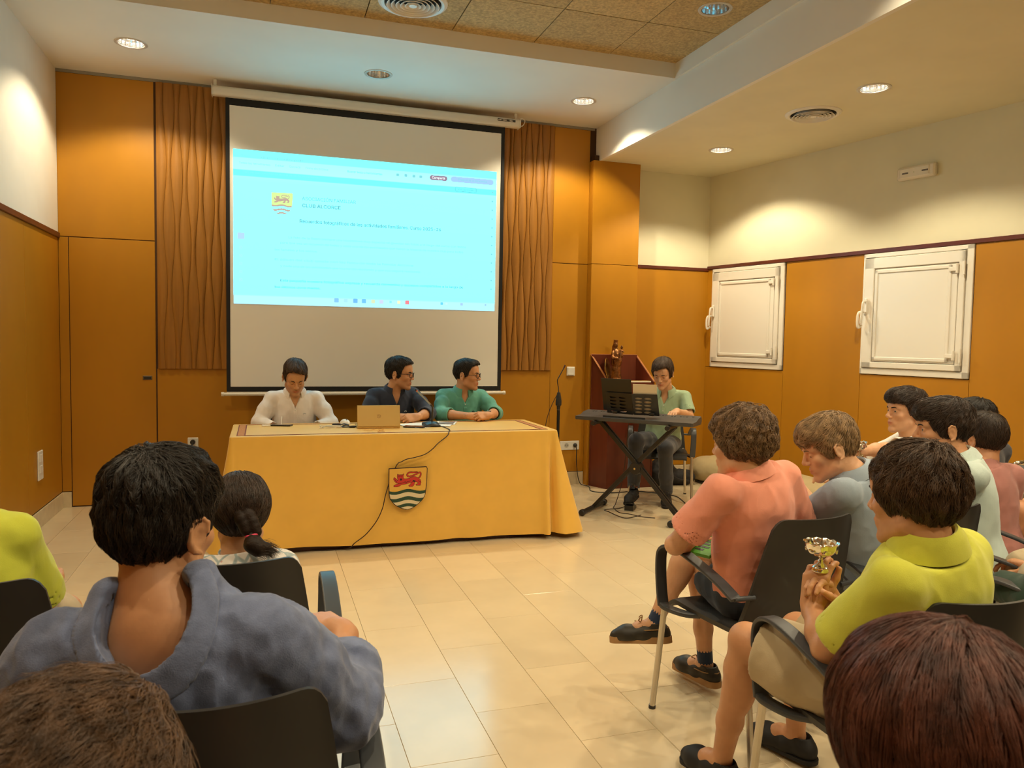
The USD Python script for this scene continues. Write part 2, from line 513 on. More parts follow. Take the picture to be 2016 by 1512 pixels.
# the recess right of the column, and the angled right wall
YR = 6.93
wr0 = struct_thing('wall_recess')
struct('plaster', cbox(3.3, 4.6, YR, YR + 0.15, 2.131, ZL + 0.3, 0.0), cream_plaster, wr0)
struct('backing', cbox(3.3, 4.6, YR + 0.006, YR + 0.15, -0.1, 2.10, 0.0), joint_dark, wr0)
obj('panel', cbox(3.46, 4.395, YR, YR + 0.014, 0.125, 2.128, 0.0012), wood, wr0)
struct('trim_2', cbox(3.46, 4.395, YR - 0.012, YR + 0.004, 2.128, 2.160, 0.003), rail_wood)
struct('baseboard_recess', cbox(3.46, 4.395, YR - 0.012, YR, 0.0, 0.122, 0.002), stone)

wr = struct_thing('wall_right')
LR = 8.2
struct('plaster', rwall(cbox(-0.2, LR, 0.0, 0.15, 2.145, ZL + 0.3, 0.0)), cream_plaster, wr)
struct('backing', rwall(cbox(-0.2, LR, 0.008, 0.15, -0.1, 2.145, 0.0)), joint_dark, wr)
W1, W2 = (0.075, 1.0, 1.15, 2.143), (1.815, 2.712, 1.158, 2.143)
edges = [0.002, 1.012, 1.815, 2.716, 3.62, 4.55, 5.5, 6.5, LR]
for i, (a, b) in enumerate(zip(edges[:-1], edges[1:])):
    top = 2.145
    if i in (0, 2):
        top = 1.146 if i == 0 else 1.154
    obj('panel', rwall(cbox(a + g, b - g, 0.0, 0.015, 0.125, top - 0.001, 0.0012)), wood, wr)
obj('panel', rwall(cbox(0.003, W1[0] - 0.002, 0.0, 0.015, 1.149, 2.144, 0.001)), wood, wr)
struct('trim_3', rwall(cbox(0.0, LR, -0.014, 0.004, 2.145, 2.178, 0.003)), rail_wood)
struct('baseboard_right', rwall(cbox(0.0, LR, -0.012, 0.0, 0.0, 0.122, 0.002)), stone)
struct('wall_behind', cbox(XL - 0.1, 6.8, YB - 0.12, YB, -0.1, ZC + 0.3, 0.0), plaster)

# white shuttered windows on the right wall
white_pvc = mat('white_lacquer', (0.82, 0.78, 0.70), 0.28, spec=0.5)
shade_gap = mat('shutter_gap', (0.40, 0.36, 0.30), 0.8)


def window(name, x0, x1, z0, z1):
    t = struct_thing(name)
    L = lambda *a: rwall(cbox(*a))
    fw = 0.05                                                       # outer frame
    obj('window_frame', cat_(L(x0, x1, -0.012, 0.02, z0, z0 + fw, 0.004), L(x0, x1, -0.012, 0.02, z1 - fw * 0.7, z1, 0.004), L(x0, x0 + fw * 0.4, -0.012, 0.02, z0, z1, 0.004), L(x1 - fw, x1, -0.012, 0.02, z0, z1, 0.004)), white_pvc, t)
    obj('frame_gap', L(x0 + 0.015, x1 - 0.04, -0.006, 0.018, z0 + 0.04, z1 - 0.03, 0.001), shade_gap, t)
    a0, a1, b0, b1 = x0 + 0.022, x1 - fw - 0.004, z0 + fw + 0.004, z1 - 0.040
    sw = 0.085                                                      # sash
    sash = cat_(L(a0, a1, -0.024, 0.0, b0, b0 + sw * 0.55, 0.004), L(a0, a1, -0.024, 0.0, b1 - sw, b1, 0.004), L(a0, a0 + sw, -0.024, 0.0, b0, b1, 0.004), L(a1 - sw * 0.55, a1, -0.024, 0.0, b0, b1, 0.004))
    obj('sash', sash, white_pvc, t)
    c0, c1, d0, d1 = a0 + sw + 0.002, a1 - sw * 0.55 - 0.004, b0 + sw * 0.55 + 0.004, b1 - sw - 0.002
    obj('sash_gap', L(c0 - 0.004, c1 + 0.004, -0.014, 0.0, d0 - 0.004, d1 + 0.004, 0.001), shade_gap, t)
    sh = obj('shutter', L(c0 + 0.006, c1 - 0.003, -0.019, -0.008, d0 + 0.003, d1 - 0.006, 0.003), white_pvc, t)
    bd = 0.028
    e0, e1, f0, f1 = c0 + 0.008, c1 - 0.045, d0 + 0.012, d1 - 0.012
    obj('moulding', cat_(*[L(*q, 0.007) for q in ((e0, e1, -0.027, -0.016, f0, f0 + bd), (e0, e1, -0.027, -0.016, f1 - bd, f1), (e0, e0 + bd, -0.027, -0.016, f0, f1), (e1 - bd, e1, -0.027, -0.016, f0, f1))]), white_pvc, sh)
    for z in (z0 + 0.17, z1 - 0.17):
        obj('hinge', cat_(rwall(place(trimesh.creation.cylinder(0.008, 0.10, sections=12), None, (x1 - 0.052, -0.036, z)))), white_pvc, t)
        obj('hinge', cat_(rwall(place(trimesh.creation.cylinder(0.010, 0.07, sections=12), None, (c1 + 0.002, -0.038, z))), L(c1 - 0.06, c1, -0.040, -0.030, z - 0.02, z + 0.012, 0.003)), white_pvc, t)
    zh = (z0 + z1) / 2 + 0.04
    h = obj('window_handle', cat_(L(x0 + 0.042, x0 + 0.070, -0.046, -0.032, zh - 0.03, zh + 0.09, 0.006), rwall(tube([(x0 + 0.056, -0.04, zh + 0.06), (x0 + 0.056, -0.075, zh + 0.055), (x0 + 0.054, -0.082, zh + 0.0), (x0 + 0.048, -0.084, zh - 0.08), (x0 + 0.044, -0.080, zh - 0.12)], 0.0095, 10))), white_pvc, t)
    obj('hook', rwall(tube([(x0 + 0.03, -0.036, zh - 0.02), (x0 + 0.02, -0.075, zh - 0.03), (x0 + 0.016, -0.085, zh - 0.08), (x0 + 0.018, -0.078, zh - 0.15), (x0 + 0.03, -0.05, zh - 0.13)], 0.011, 10)), white_pvc, h)
    return t


window('window_1', *W1)
window('window_2', *W2)

# ceiling: perimeter band with holes for the lamps, tray with soft-board tiles, low ceiling over the right aisle
LAMPS_BACK = [(-0.862, 6.03), (0.858, 6.035), (2.587, 6.068)]
LAMPS_LOW = [(3.85, 5.93), (3.85, 4.16), (3.85, 2.39), (3.85, 0.62), (3.85, -1.15)]
LAMPS_TRAY = [(2.758, 4.367), (0.92, 3.2), (2.758, 2.6), (0.92, 1.43), (2.758, 0.83), (-0.9, 3.2), (-0.9, 1.43), (0.92, -0.4), (2.758, -0.9)]
RC = 0.098
TX0, TX1, TY0, TY1 = -1.20, 3.015, YB + 0.5, 5.30
holes = lambda L: [Point(*q).buffer(RC, quad_segs=12) for q in L]


def minus(p, hs):
    for q in hs:
        p = p.difference(q)
    return p


ceil = struct_thing('ceiling')
struct('ceiling_band', extrude(minus(sbox(XL - 0.1, YB, XS + 0.02, D + 0.02).difference(sbox(TX0, TY0, TX1, TY1)), holes(LAMPS_BACK)), 0.02, ZC), plaster_ceiling, ceil)
tw = 0.02
struct('tray_side', cat_(cbox(TX0 - tw, TX1 + tw, TY1 - 0.003, TY1 + tw, ZC - 0.001, ZT + 0.05, 0), cbox(TX0 - tw, TX1 + tw, TY0 - tw, TY0 + 0.003, ZC - 0.001, ZT + 0.05, 0), cbox(TX0 - tw, TX0 + 0.003, TY0, TY1, ZC - 0.001, ZT + 0.05, 0), cbox(TX1 - 0.003, TX1 + 0.012, TY0, TY1, ZC - 0.001, ZT + 0.05, 0)), plaster_ceiling, ceil)
struct('soffit_side', cbox(XS - 0.003, XS + 0.03, YB, D + 0.02, ZL - 0.001, ZC + 0.02, 0), plaster_ceiling, ceil)
struct('low_ceiling', extrude(minus(sbox(XS, YB, 6.8, 7.05), holes(LAMPS_LOW)), 0.02, ZL), cream_plaster, ceil)
struct('roof_slab', cbox(-1.8, 6.9, YB - 0.1, 7.2, 3.72, 3.8, 0), joint_dark, ceil)
board = [mat(f'wood_wool_{"abc"[i]}', (0.56 * k, 0.40 * k, 0.185 * k), 0.95, 0.35, 55.0, 0.8, 140.0, coord='world', detail=5.0) for i, k in enumerate((0.95, 1.0, 1.05))]
xs = [TX0] + [0.058 + 0.6 * k for k in range(-2, 6) if TX0 < 0.058 + 0.6 * k < TX1 - 0.05] + [TX1]
ys = [TY1 - 0.6 * k for k in range(0, 15) if TY1 - 0.6 * k > TY0] + [TY0]
for i in range(len(xs) - 1):
    for j in range(len(ys) - 1):
        q = minus(sbox(xs[i] + 0.0035, ys[j + 1] + 0.0035, xs[i + 1] - 0.0035, ys[j] - 0.0035), holes([l for l in LAMPS_TRAY if xs[i] - 0.2 < l[0] < xs[i + 1] + 0.2]))
        obj('ceiling_tile', extrude(q, 0.02, ZT + rng.uniform(-0.0012, 0.0012)), board[rng.randrange(3)], ceil, smooth=False)

# recessed downlights: flange, faceted reflector, lamp; the lamp's own light is a spot inside the reflector
reflector = mat('silver_reflector', (0.80, 0.80, 0.80), 0.14, metal=1.0)
flange = mat('lamp_flange', (0.62, 0.58, 0.52), 0.4, metal=0.3)


def downlight(x, y, z, on, label, group=None, power=1.0):
    t = thing('ceiling_downlight', label, 'ceiling light', (x, y, z), 0, group)
    obj('flange', lathe([(RC - 0.012, 0.004), (RC - 0.012, -0.003), (RC - 0.004, -0.006), (RC + 0.008, -0.004), (RC + 0.010, 0.0)], 40), flange, t)
    n = 18; a = np.linspace(0, 2 * math.pi, 2 * n, endpoint=False)
    prof = [(RC - 0.013, 0.0), (RC - 0.016, 0.03), (RC - 0.024, 0.06), (RC - 0.036, 0.085), (0.03, 0.10), (0.0, 0.102)]
    v, f = [], []
    for r, zz in prof:
        for j in range(2 * n):
            rr = r * (1.0 if j % 2 == 0 else 0.955)
            v.append((rr * math.cos(a[j]), rr * math.sin(a[j]), zz))
    N = 2 * n
    for i in range(len(prof) - 1):
        for j in range(N):
            q = (i * N + j, (i + 1) * N + j, (i + 1) * N + (j + 1) % N, i * N + (j + 1) % N)
            f += [(q[0], q[1], q[2]), (q[0], q[2], q[3])]
    obj('reflector', trimesh.Trimesh(np.array(v), f, process=False), reflector, t, smooth=False)
    bulb = emitter('lamp_glow', (1.0, 0.86, 0.62), 55.0) if on else mat('lamp_off', (0.75, 0.74, 0.70), 0.3)
    obj('lamp', lathe([(0.0, 0.040), (0.020, 0.042), (0.036, 0.050), (0.046, 0.066), (0.046, 0.088), (0.0, 0.090)], 24), bulb, t)
    if on:
        l = UsdLux.SphereLight.Define(stage, f'{t.GetPath()}/light')
        l.AddTranslateOp().Set(Gf.Vec3d(0, 0, 0.012)); l.CreateRadiusAttr(0.035)
        l.CreateColorAttr(Gf.Vec3f(*LAMP_COLOR)); l.CreateIntensityAttr(LAMP_POWER * power); l.CreateNormalizeAttr(False)
        sh = UsdLux.ShapingAPI.Apply(l.GetPrim()); sh.CreateShapingConeAngleAttr(64.0); sh.CreateShapingConeSoftnessAttr(0.35)
    return t


downlight(*LAMPS_BACK[0], ZC, True, 'round recessed downlight above the flush door, lit', power=0.85)
downlight(*LAMPS_BACK[1], ZC, False, 'round silver recessed downlight in front of the screen case, unlit', power=1.0)
downlight(*LAMPS_BACK[2], ZC, True, 'round recessed downlight beside the ceiling step near the column, lit')
downlight(*LAMPS_LOW[0], ZL, True, 'lit round downlight in the low ceiling, farther from the viewer')
downlight(*LAMPS_LOW[1], ZL, True, 'lit round downlight in the low ceiling beside the air diffuser')
for q in LAMPS_LOW[2:]:
    downlight(*q, ZL, True, 'downlight of the low ceiling behind the viewer', 'downlights behind the viewer')
downlight(*LAMPS_TRAY[0], ZT, False, 'unlit recessed downlight in the cork coloured ceiling boards')
for i, q in enumerate(LAMPS_TRAY[1:]):
    downlight(*q, ZT, i not in (0,), 'downlight in the boarded ceiling behind the viewer', 'downlights behind the viewer', power=0.8)


def diffuser(x, y, z, r, label):
    t = thing('air_diffuser', label, 'air vent', (x, y, z))
    m = mat('diffuser_white', (0.78, 0.75, 0.70), 0.35)
    obj('flange', lathe([(r * 0.80, 0.0), (r * 0.82, -0.012), (r * 0.90, -0.016), (r * 0.985, -0.006), (r, 0.0)], 56), m, t)
    obj('dark_core', lathe([(0.0, -0.001), (r * 0.82, -0.001), (r * 0.82, -0.0005)], 40), mat('vent_dark', (0.02, 0.017, 0.014), 0.9), t)
    for i in range(5):
        rr = r * (0.74 - 0.13 * i)
        obj('cone_ring', lathe([(rr - 0.016, -0.002), (rr - 0.004, -0.020), (rr + 0.004, -0.026), (rr + 0.0, -0.028), (rr - 0.008, -0.022), (rr - 0.019, -0.003)], 48), m, t)
    obj('centre_disc', lathe([(0.0, -0.026), (r * 0.11, -0.026), (r * 0.13, -0.02), (r * 0.05, -0.001)], 32), m, t)


diffuser(0.92, 4.95, ZT, 0.222, 'large round white air diffuser in the boarded ceiling')
diffuser(3.865, 4.765, ZL, 0.198, 'round cream air diffuser in the low ceiling above the aisle')

em = thing('emergency_light', 'slim cream emergency light box high on the plaster above the windows', 'emergency light')
cream = mat('cream_plastic', (0.74, 0.68, 0.56), 0.4)
obj('housing', rwall(cbox(2.098, 2.405, -0.05, 0.0, 2.687, 2.785, 0.012)), cream, em)
obj('cover', rwall(cbox(2.125, 2.37, -0.058, -0.04, 2.695, 2.775, 0.010)), mat('pale_diffuser', (0.80, 0.75, 0.64), 0.25), em)
for xx in (2.15, 2.31):
    obj('vent_slot', rwall(cbox(xx, xx + 0.05, -0.0595, -0.055, 2.728, 2.74, 0.001)), mat('slot_grey', (0.16, 0.14, 0.12), 0.6), em)
obj('status_lamp', rwall(cbox(2.243, 2.251, -0.061, -0.056, 2.73, 2.738, 0.002)), mat('pale_green', (0.6, 0.65, 0.4), 0.3), em)

# sockets and switches
plastic_white = mat('white_plastic', (0.80, 0.77, 0.70), 0.3)
black_plastic = mat('black_plastic', (0.02, 0.019, 0.018), 0.4)
s1 = thing('wall_switch', 'white square light switch on the back wall beside the column', 'light switch')
obj('plate', cbox(2.780, 2.864, D - 0.010, D, 1.052, 1.140, 0.004), plastic_white, s1)
obj('rocker', cbox(2.788, 2.856, D - 0.016, D - 0.008, 1.060, 1.132, 0.004), plastic_white, s1)
s2 = thing('power_socket', 'double white power socket behind the cloth covered table, black plug in it', 'power socket')
obj('plate', cbox(2.725, 2.925, D - 0.010, D, 0.336, 0.424, 0.004), plastic_white, s2)
for xx in (2.792, 2.880):
    obj('well', place(lathe([(0.0, 0.0), (0.020, 0.0), (0.022, 0.0015), (0.020, 0.0015)], 20), rx(90), (xx, D - 0.0105, 0.381)), mat('socket_shade', (0.5, 0.47, 0.40), 0.5), s2)
    obj('pin_hole', cat_(*[place(trimesh.creation.cylinder(0.0035, 0.002, sections=8), rx(90), (xx + dx, D - 0.0125, 0.381)) for dx in (-0.009, 0.009)]), black_plastic, s2)
s3 = thing('power_socket', 'white double socket plate low on the side wall near the flush door', 'power socket')
obj('plate', cbox(XL, XL + 0.012, 6.09, 6.21, 0.335, 0.545, 0.005), plastic_white, s3)
for zz in (0.385, 0.465):
    obj('socket', cbox(XL + 0.01, XL + 0.016, 6.118, 6.182, zz, zz + 0.055, 0.004), plastic_white, s3)
s4 = thing('power_socket', 'square white socket on the back wall near the end of the yellow table', 'power socket')
obj('plate', cbox(-0.580, -0.498, D - 0.010, D, 0.450, 0.535, 0.004), plastic_white, s4)
pl = obj('plug', cat_(place(trimesh.creation.cylinder(0.020, 0.035, sections=16), rx(90), (-0.540, D - 0.026, 0.500))), black_plastic, s4)
obj('cord', tube([(-0.540, D - 0.04, 0.50), (-0.545, D - 0.055, 0.47), (-0.55, D - 0.05, 0.40), (-0.54, D - 0.03, 0.2), (-0.5, D - 0.03, 0.01), (-0.2, D - 0.08, 0.006)], 0.004, 8), black_plastic, pl)

# ---------------------------------------------------------------- projection screen
YS = 6.62
screen_white = mat('screen_fabric', (0.86, 0.83, 0.76), 0.85)
matt_black = mat('screen_black', (0.010, 0.009, 0.009), 0.8)
case_white = mat('case_white', (0.76, 0.70, 0.60), 0.35)
ps = thing('projection_screen', 'pull-down white projection screen with black border, a document projected on it', 'projection screen')
obj('fabric', cbox(-0.270, 2.068, YS + 0.002, YS + 0.004, 0.92, 3.30, 0.0004), screen_white, ps, smooth=False)
fr = sbox(-0.270, 0.925, 2.068, 3.278).difference(sbox(-0.240, 0.966, 2.036, 3.222))
obj('border', place(extrude(fr, 0.0015), rx(90), (0, YS + 0.002, 0)), matt_black, ps, smooth=False)
obj('case', place(sweep([(-0.365, 0, 0), (2.195, 0, 0)], rrect(0.085, 0.075, 0.026, 5), up=(0, 0, 1)), None, (0, YS - 0.005, 3.318)), case_white, ps)
for xx in (-0.372, 2.195):
    obj('end_cap', cbox(xx, xx + 0.008, YS - 0.052, YS + 0.042, 3.277, 3.359, 0.003), case_white, ps)
for xx in (-0.345, 2.165):
    obj('bracket', cbox(xx - 0.012, xx + 0.012, YS - 0.012, YS + 0.008, 3.350, ZC - 0.0005, 0.002), case_white, ps)
obj('case_wire', tube([(2.20, YS - 0.01, 3.36), (2.235, YS + 0.0, 3.372), (2.255, YS, 3.35), (2.24, YS + 0.02, 3.315), (2.205, YS, 3.305)], 0.004, 6), case_white, ps)
obj('bottom_bar', tube([(-0.300, YS, 0.905), (2.098, YS, 0.905)], 0.014, 14, 0), case_white, ps)
for xx in (-0.312, 2.088):
    obj('bar_cap', place(lathe([(0, 0), (0.017, 0.001), (0.018, 0.005), (0.018, 0.022), (0.015, 0.024)], 16), ry(90), (xx, YS, 0.905)), case_white, ps)
cl = obj('rating_label', cbox(1.985, 2.150, YS - 0.0495, YS - 0.046, 3.318, 3.338, 0.0005), mat('label_ink', (0.05, 0.045, 0.04), 0.5), ps)
obj('label_print', cat_(*[cbox(1.992 + 0.013 * i, 1.992 + 0.013 * i + 0.008, YS - 0.051, YS - 0.048, 3.323, 3.333, 0.0003) for i in range(6)] + [cbox(2.095, 2.122, YS - 0.051, YS - 0.048, 3.322, 3.331, 0.0003)]), case_white, cl)

# the projected picture: light falling on the screen, so it glows
U0, U1, W0, W1_ = -0.2137, 1.9973, 1.6433, 2.8819
YI = YS - 0.0005


def glow(name, c, s=1.0):
    return emitter(name, tuple(x * SCREEN_GAIN * s for x in c), 1.0)


page_nodes = {'geo': ('geometry', {}), 'sep': ('separate_xyz', {}), 'mz': ('map_range', {'from_min': W0, 'from_max': W1_}),
              'r': ('rgb_ramp', {'ramp': [(0.0, (0.42, 0.80, 0.98)), (0.052, (0.42, 0.82, 0.98)), (0.060, (0.30, 1.8, 2.5)), (0.80, (0.32, 2.0, 2.7)), (0.828, (0.34, 2.0, 2.7)), (0.832, (0.17, 1.1, 1.2)), (0.868, (0.17, 1.1, 1.2)), (0.872, (0.40, 2.0, 2.7)), (0.945, (0.36, 2.0, 2.7)), (0.95, (0.22, 1.2, 1.3)), (1.0, (0.22, 1.2, 1.3))]}),
              'e': ('emission', {'strength': 1.0 * SCREEN_GAIN})}
page = usdkit.material(stage, '/World/Looks/projected_page', page_nodes, [('geo.position', 'sep.vector'), ('sep.z', 'mz.value'), ('mz.result', 'r.fac'), ('r.color', 'e.color')], surface='e.emission')
pi = obj('projected_image', cbox(U0, U1, YI, YI + 0.002, W0, W1_, 0.0002), page, ps, smooth=False)
inkA, inkB, inkC = glow('faint_teal_light', (0.11, 0.42, 0.47)), glow('paler_teal_light', (0.20, 0.60, 0.65)), glow('blue_light', (0.22, 0.45, 0.95))
RS = rx(90)                                              # text in the screen's plane, facing the room


def line(s, x0, x1, z, h, ink, bold=False, name='text_line'):
    m = meshkit.text_mesh(s, h, 0.0004, bold); w = m.bounds[1][0] - m.bounds[0][0]
    m.apply_scale(((x1 - x0) / w, 1, 1)); m.apply_translation((-m.bounds[0][0], 0, 0))
    return obj(name, place(m, RS, (x0, YI - 0.0003, z)), ink, pi, smooth=False)


line('ASOCIACIÓN FAMILIAR', 0.322, 0.758, 2.512, 0.026, inkA)
line('CLUB ALCORCE', 0.322, 0.634, 2.455, 0.027, inkA, True)
line('Recuerdos fotográficos de las actividades familiares. Curso 2025-26', 0.302, 1.496, 2.326, 0.026, inkA, True)
for s, a, b, z, h in (('La foto de la fiesta siempre una instantánea muy especial se guardan las fotos a lo largo del curso con todos', 0.214, 1.723, 2.192, 0.017),
                      ('para que sea un recuerdo de todas y cada una de las actividades que hacen la historia de nuestro club para todas', 0.150, 1.698, 2.146, 0.017), ('las familias y los socios', 0.105, 0.44, 2.088, 0.016),
                      ('El álbum del club queda con las fotos de toda la familia Alcorce', 0.105, 1.254, 2.008, 0.017), ('y cada una de las actividades que nos ha ido reuniendo y que nos seguirá reuniendo', 0.149, 1.315, 1.956, 0.017)):
    line(s, a, b, z, h, inkB)
line('Esta pequeña muestra fotográfica expresa y recuerda momentos y sucesos compartidos a lo largo de', 0.149, 1.702, 1.836, 0.019, inkA, True)
line('los últimos doce meses.', 0.105, 0.471, 1.782, 0.018, inkA, True)
for s, a, b in (('Inicio', -0.15, -0.08), ('documento.pdf', 0.0, 0.33)):
    line(s, a, b, 2.822, 0.018, inkB)
for s, a, b in (('Todas las herramientas', -0.17, 0.07), ('Editar', 0.11, 0.18), ('Convertir', 0.22, 0.31), ('Firma electrónica', 0.35, 0.53)):
    line(s, a, b, 2.768, 0.016, inkB)
line('Buscar texto o herramientas', 0.69, 0.98, 2.768, 0.018, inkA)
line('Para ver los comentarios abra el panel de herramientas', -0.14, 0.46, 2.698, 0.015, inkB)
for s, a, b in (('Ayuda', 1.50, 1.57), ('Aceptar', 1.60, 1.69)):
    line(s, a, b, 2.828, 0.015, inkB)


def plate(name, x0, x1, z0, z1, r, ink, dy=0.0):
    q = sbox(x0 + r, z0 + r, x1 - r, z1 - r).buffer(r, quad_segs=5) if r else sbox(x0, z0, x1, z1)
    return obj(name, place(extrude(q, 0.0005), RS, (0, YI - 0.0002 - dy, 0)), ink, pi, smooth=False)


plate('share_button', 1.391, 1.548, 2.764, 2.804, 0.0199, glow('mauve_light', (0.28, 0.20, 0.27)))
obj('button_text', place((lambda m: (m.apply_scale((0.119 / (m.bounds[1][0] - m.bounds[0][0]), 1, 1)), m)[1])(meshkit.text_mesh('Compartir', 0.019, 0.0004, True)), RS, (1.410, YI - 0.0008, 2.776)), glow('white_light', (0.85, 0.95, 0.95)), pi, smooth=False)
plate('assistant_button', 1.579, 1.970, 2.762, 2.808, 0.0229, glow('lilac_light', (0.33, 0.55, 0.84)))
obj('assistant_text', place((lambda m: (m.apply_scale((0.26 / (m.bounds[1][0] - m.bounds[0][0]), 1, 1)), m)[1])(meshkit.text_mesh('Preguntar al asistente', 0.017, 0.0004)), RS, (1.645, YI - 0.0008, 2.778)), inkB, pi, smooth=False)
q = sbox(1.63, 2.692, 1.802, 2.712).buffer(0.010); q = q.difference(q.buffer(-0.003))
obj('outlined_button', place(extrude(q, 0.0005), RS, (0, YI - 0.0002, 0)), inkA, pi, smooth=False)
line('Ver opciones', 1.645, 1.785, 2.696, 0.013, inkA)
plate('side_tool', -0.184, -0.129, 2.166, 2.216, 0.004, glow('periwinkle_light', (0.40, 0.62, 0.95)))
for i, z in enumerate((2.085, 2.020, 1.955, 1.890, 1.825)):
    plate('side_icon', -0.170, -0.145, z, z + 0.026, 0.006, glow('grey_teal_light', (0.33, 0.78, 0.85)))
for i, (x, c, s) in enumerate(((0.585, (0.22, 0.52, 0.95), 0.036), (0.665, (0.36, 0.72, 0.92), 0.030), (0.742, (0.16, 0.46, 0.90), 0.036), (0.815, (0.16, 0.50, 0.92), 0.034), (0.895, (0.62, 0.72, 0.45), 0.030), (0.965, (0.55, 0.60, 0.85), 0.032), (1.050, (0.25, 0.75, 0.85), 0.020), (1.118, (0.80, 0.88, 0.50), 0.026), (1.188, (0.80, 0.22, 0.25), 0.032), (1.500, (0.14, 0.60, 0.80), 0.022), (1.545, (0.50, 0.80, 0.85), 0.018), (1.68, (0.35, 0.55, 0.80), 0.022), (1.905, (0.30, 0.55, 0.75), 0.014))):
    plate('taskbar_icon', x, x + s, 1.696 - s * 0.5, 1.696 + s * 0.5, 0.004, glow(f'icon_light_{"abcdefghijklm"[i]}', c))
for i, x in enumerate((1.10, 1.17, 1.24, 1.30)):
    plate('toolbar_icon', x, x + 0.024, 2.772, 2.794, 0.006, inkB)
for i in range(12):
    z = 2.69 - i * 0.078
    plate('edge_icon', 1.955, 1.968, z, z + 0.012, 0.003, inkB)

# ---------------------------------------------------------------- the association's crest, used on the cloth and, projected, on the screen
SK = 0.254 / 908.0
px = lambda pts: [((x - 693) * SK, (780 - y) * SK) for x, y in pts]
shield = Polygon(px([(250, 305), (700, 296), (1128, 285), (1146, 320), (1140, 560), (1126, 760), (1095, 960), (1055, 1035), (1000, 1100), (870, 1205), (780, 1255), (690, 1278), (600, 1258), (520, 1230), (440, 1185), (370, 1130), (285, 1020), (258, 900), (250, 700)])).buffer(0.002).buffer(-0.002)
lion = Polygon(px([(445, 432), (475, 450), (560, 450), (592, 428), (580, 475), (584, 545), (640, 552), (720, 540), (790, 515), (840, 500), (900, 520), (935, 548), (962, 572), (992, 592), (1003, 650), (985, 716), (890, 712), (882, 690), (930, 680), (934, 650), (900, 632), (870, 622), (846, 652), (836, 702), (800, 738), (725, 734), (712, 712), (750, 690), (772, 642), (740, 642), (640, 672), (540, 682), (490, 716), (440, 732), (365, 728), (356, 705), (400, 680), (450, 668), (466, 650), (420, 642), (370, 588), (352, 545), (366, 510), (420, 548), (446, 588), (452, 560), (438, 480)])).buffer(0)
tail = LineString(px(spline([(940, 548, 0), (978, 510, 0), (997, 450, 0), (985, 415, 0), (955, 412, 0), (900, 440, 0), (820, 474, 0), (740, 497, 0), (692, 490, 0), (670, 460, 0), (692, 418, 0), (750, 397, 0), (820, 402, 0), (905, 396, 0)], 5)[:, :2])).buffer(13 * SK)
lion = lion.union(tail)
xs_ = np.linspace(200, 1200, 41)
wave = lambda Y: [(x, Y - 27 * math.cos(2 * math.pi * (x - 690) / 610)) for x in xs_]
bands = [Polygon(px(wave(a) + wave(b)[::-1])).intersection(shield) for a, b in zip((822, 893, 993, 1077, 1158, 1232), (893, 993, 1077, 1158, 1232, 1400))]


def crest(parent, base, R, t, mats, screen=False):
    """field, lion, waves and outline as parts of parent, in the plane R at t."""
    gold, red, green, cream_, black = mats
    e = lambda poly, h, z: place(extrude(poly, h, z), R, t)
    if not screen:
        p = obj(base, e(shield.buffer(0.004), 0.006, 0.0), black, parent, label='shield patch edged in black, red lion above green and cream waves')
        obj('field', e(shield.buffer(-0.001), 0.001, 0.006), gold, p, smooth=False)
        obj('lion_outline', e(lion.buffer(0.0016).intersection(shield), 0.0008, 0.007), black, p, smooth=False)
        obj('lion', e(lion.buffer(-0.0006), 0.0008, 0.0078), red, p, smooth=False)
        face = [Point(*px([q])[0]).buffer(r * SK) for q, r in (((480, 500), 8), ((545, 500), 8), ((525, 560), 26))] + [LineString(px(q)).buffer(5 * SK) for q in ([(455, 475), (570, 475)], [(470, 655), (590, 640), (640, 600)], [(620, 640), (760, 600)], [(780, 640), (830, 600), (880, 610)], [(940, 600), (990, 640)], [(385, 560), (430, 620)])] + [Polygon(px([(800, 600), (830, 580), (870, 610), (840, 640)]))]
        from shapely import union_all
        obj('lion_lines', e(union_all(face), 0.0006, 0.0086), black, p, smooth=False)
        for i, b in enumerate(bands):
            obj('wave', e(b, 0.0012 + 0.0002 * (i % 2), 0.0068), green if i % 2 == 0 else cream_, p, smooth=False)
        return p
    obj('crest_field', e(shield.difference(Polygon(px(wave(835) + [(1200, 1400), (200, 1400)]))), 0.0004, 0), gold, parent, smooth=False)
    obj('crest_lion', e(lion, 0.0004, 0.0005), red, parent, smooth=False)
    for i, b in enumerate(bands[::2]):
        obj('crest_wave', e(b.buffer(-0.0012), 0.0004, 0.0005), red, parent, smooth=False)


S2 = np.diag([0.665, 0.665, 1.0])
crest(pi, 'crest', RS @ S2, (0.1625, YI - 0.0003, 2.468), (glow('yellow_green_light', (0.62, 0.84, 0.30)), glow('brick_light', (0.48, 0.36, 0.28)), None, None, None), True)

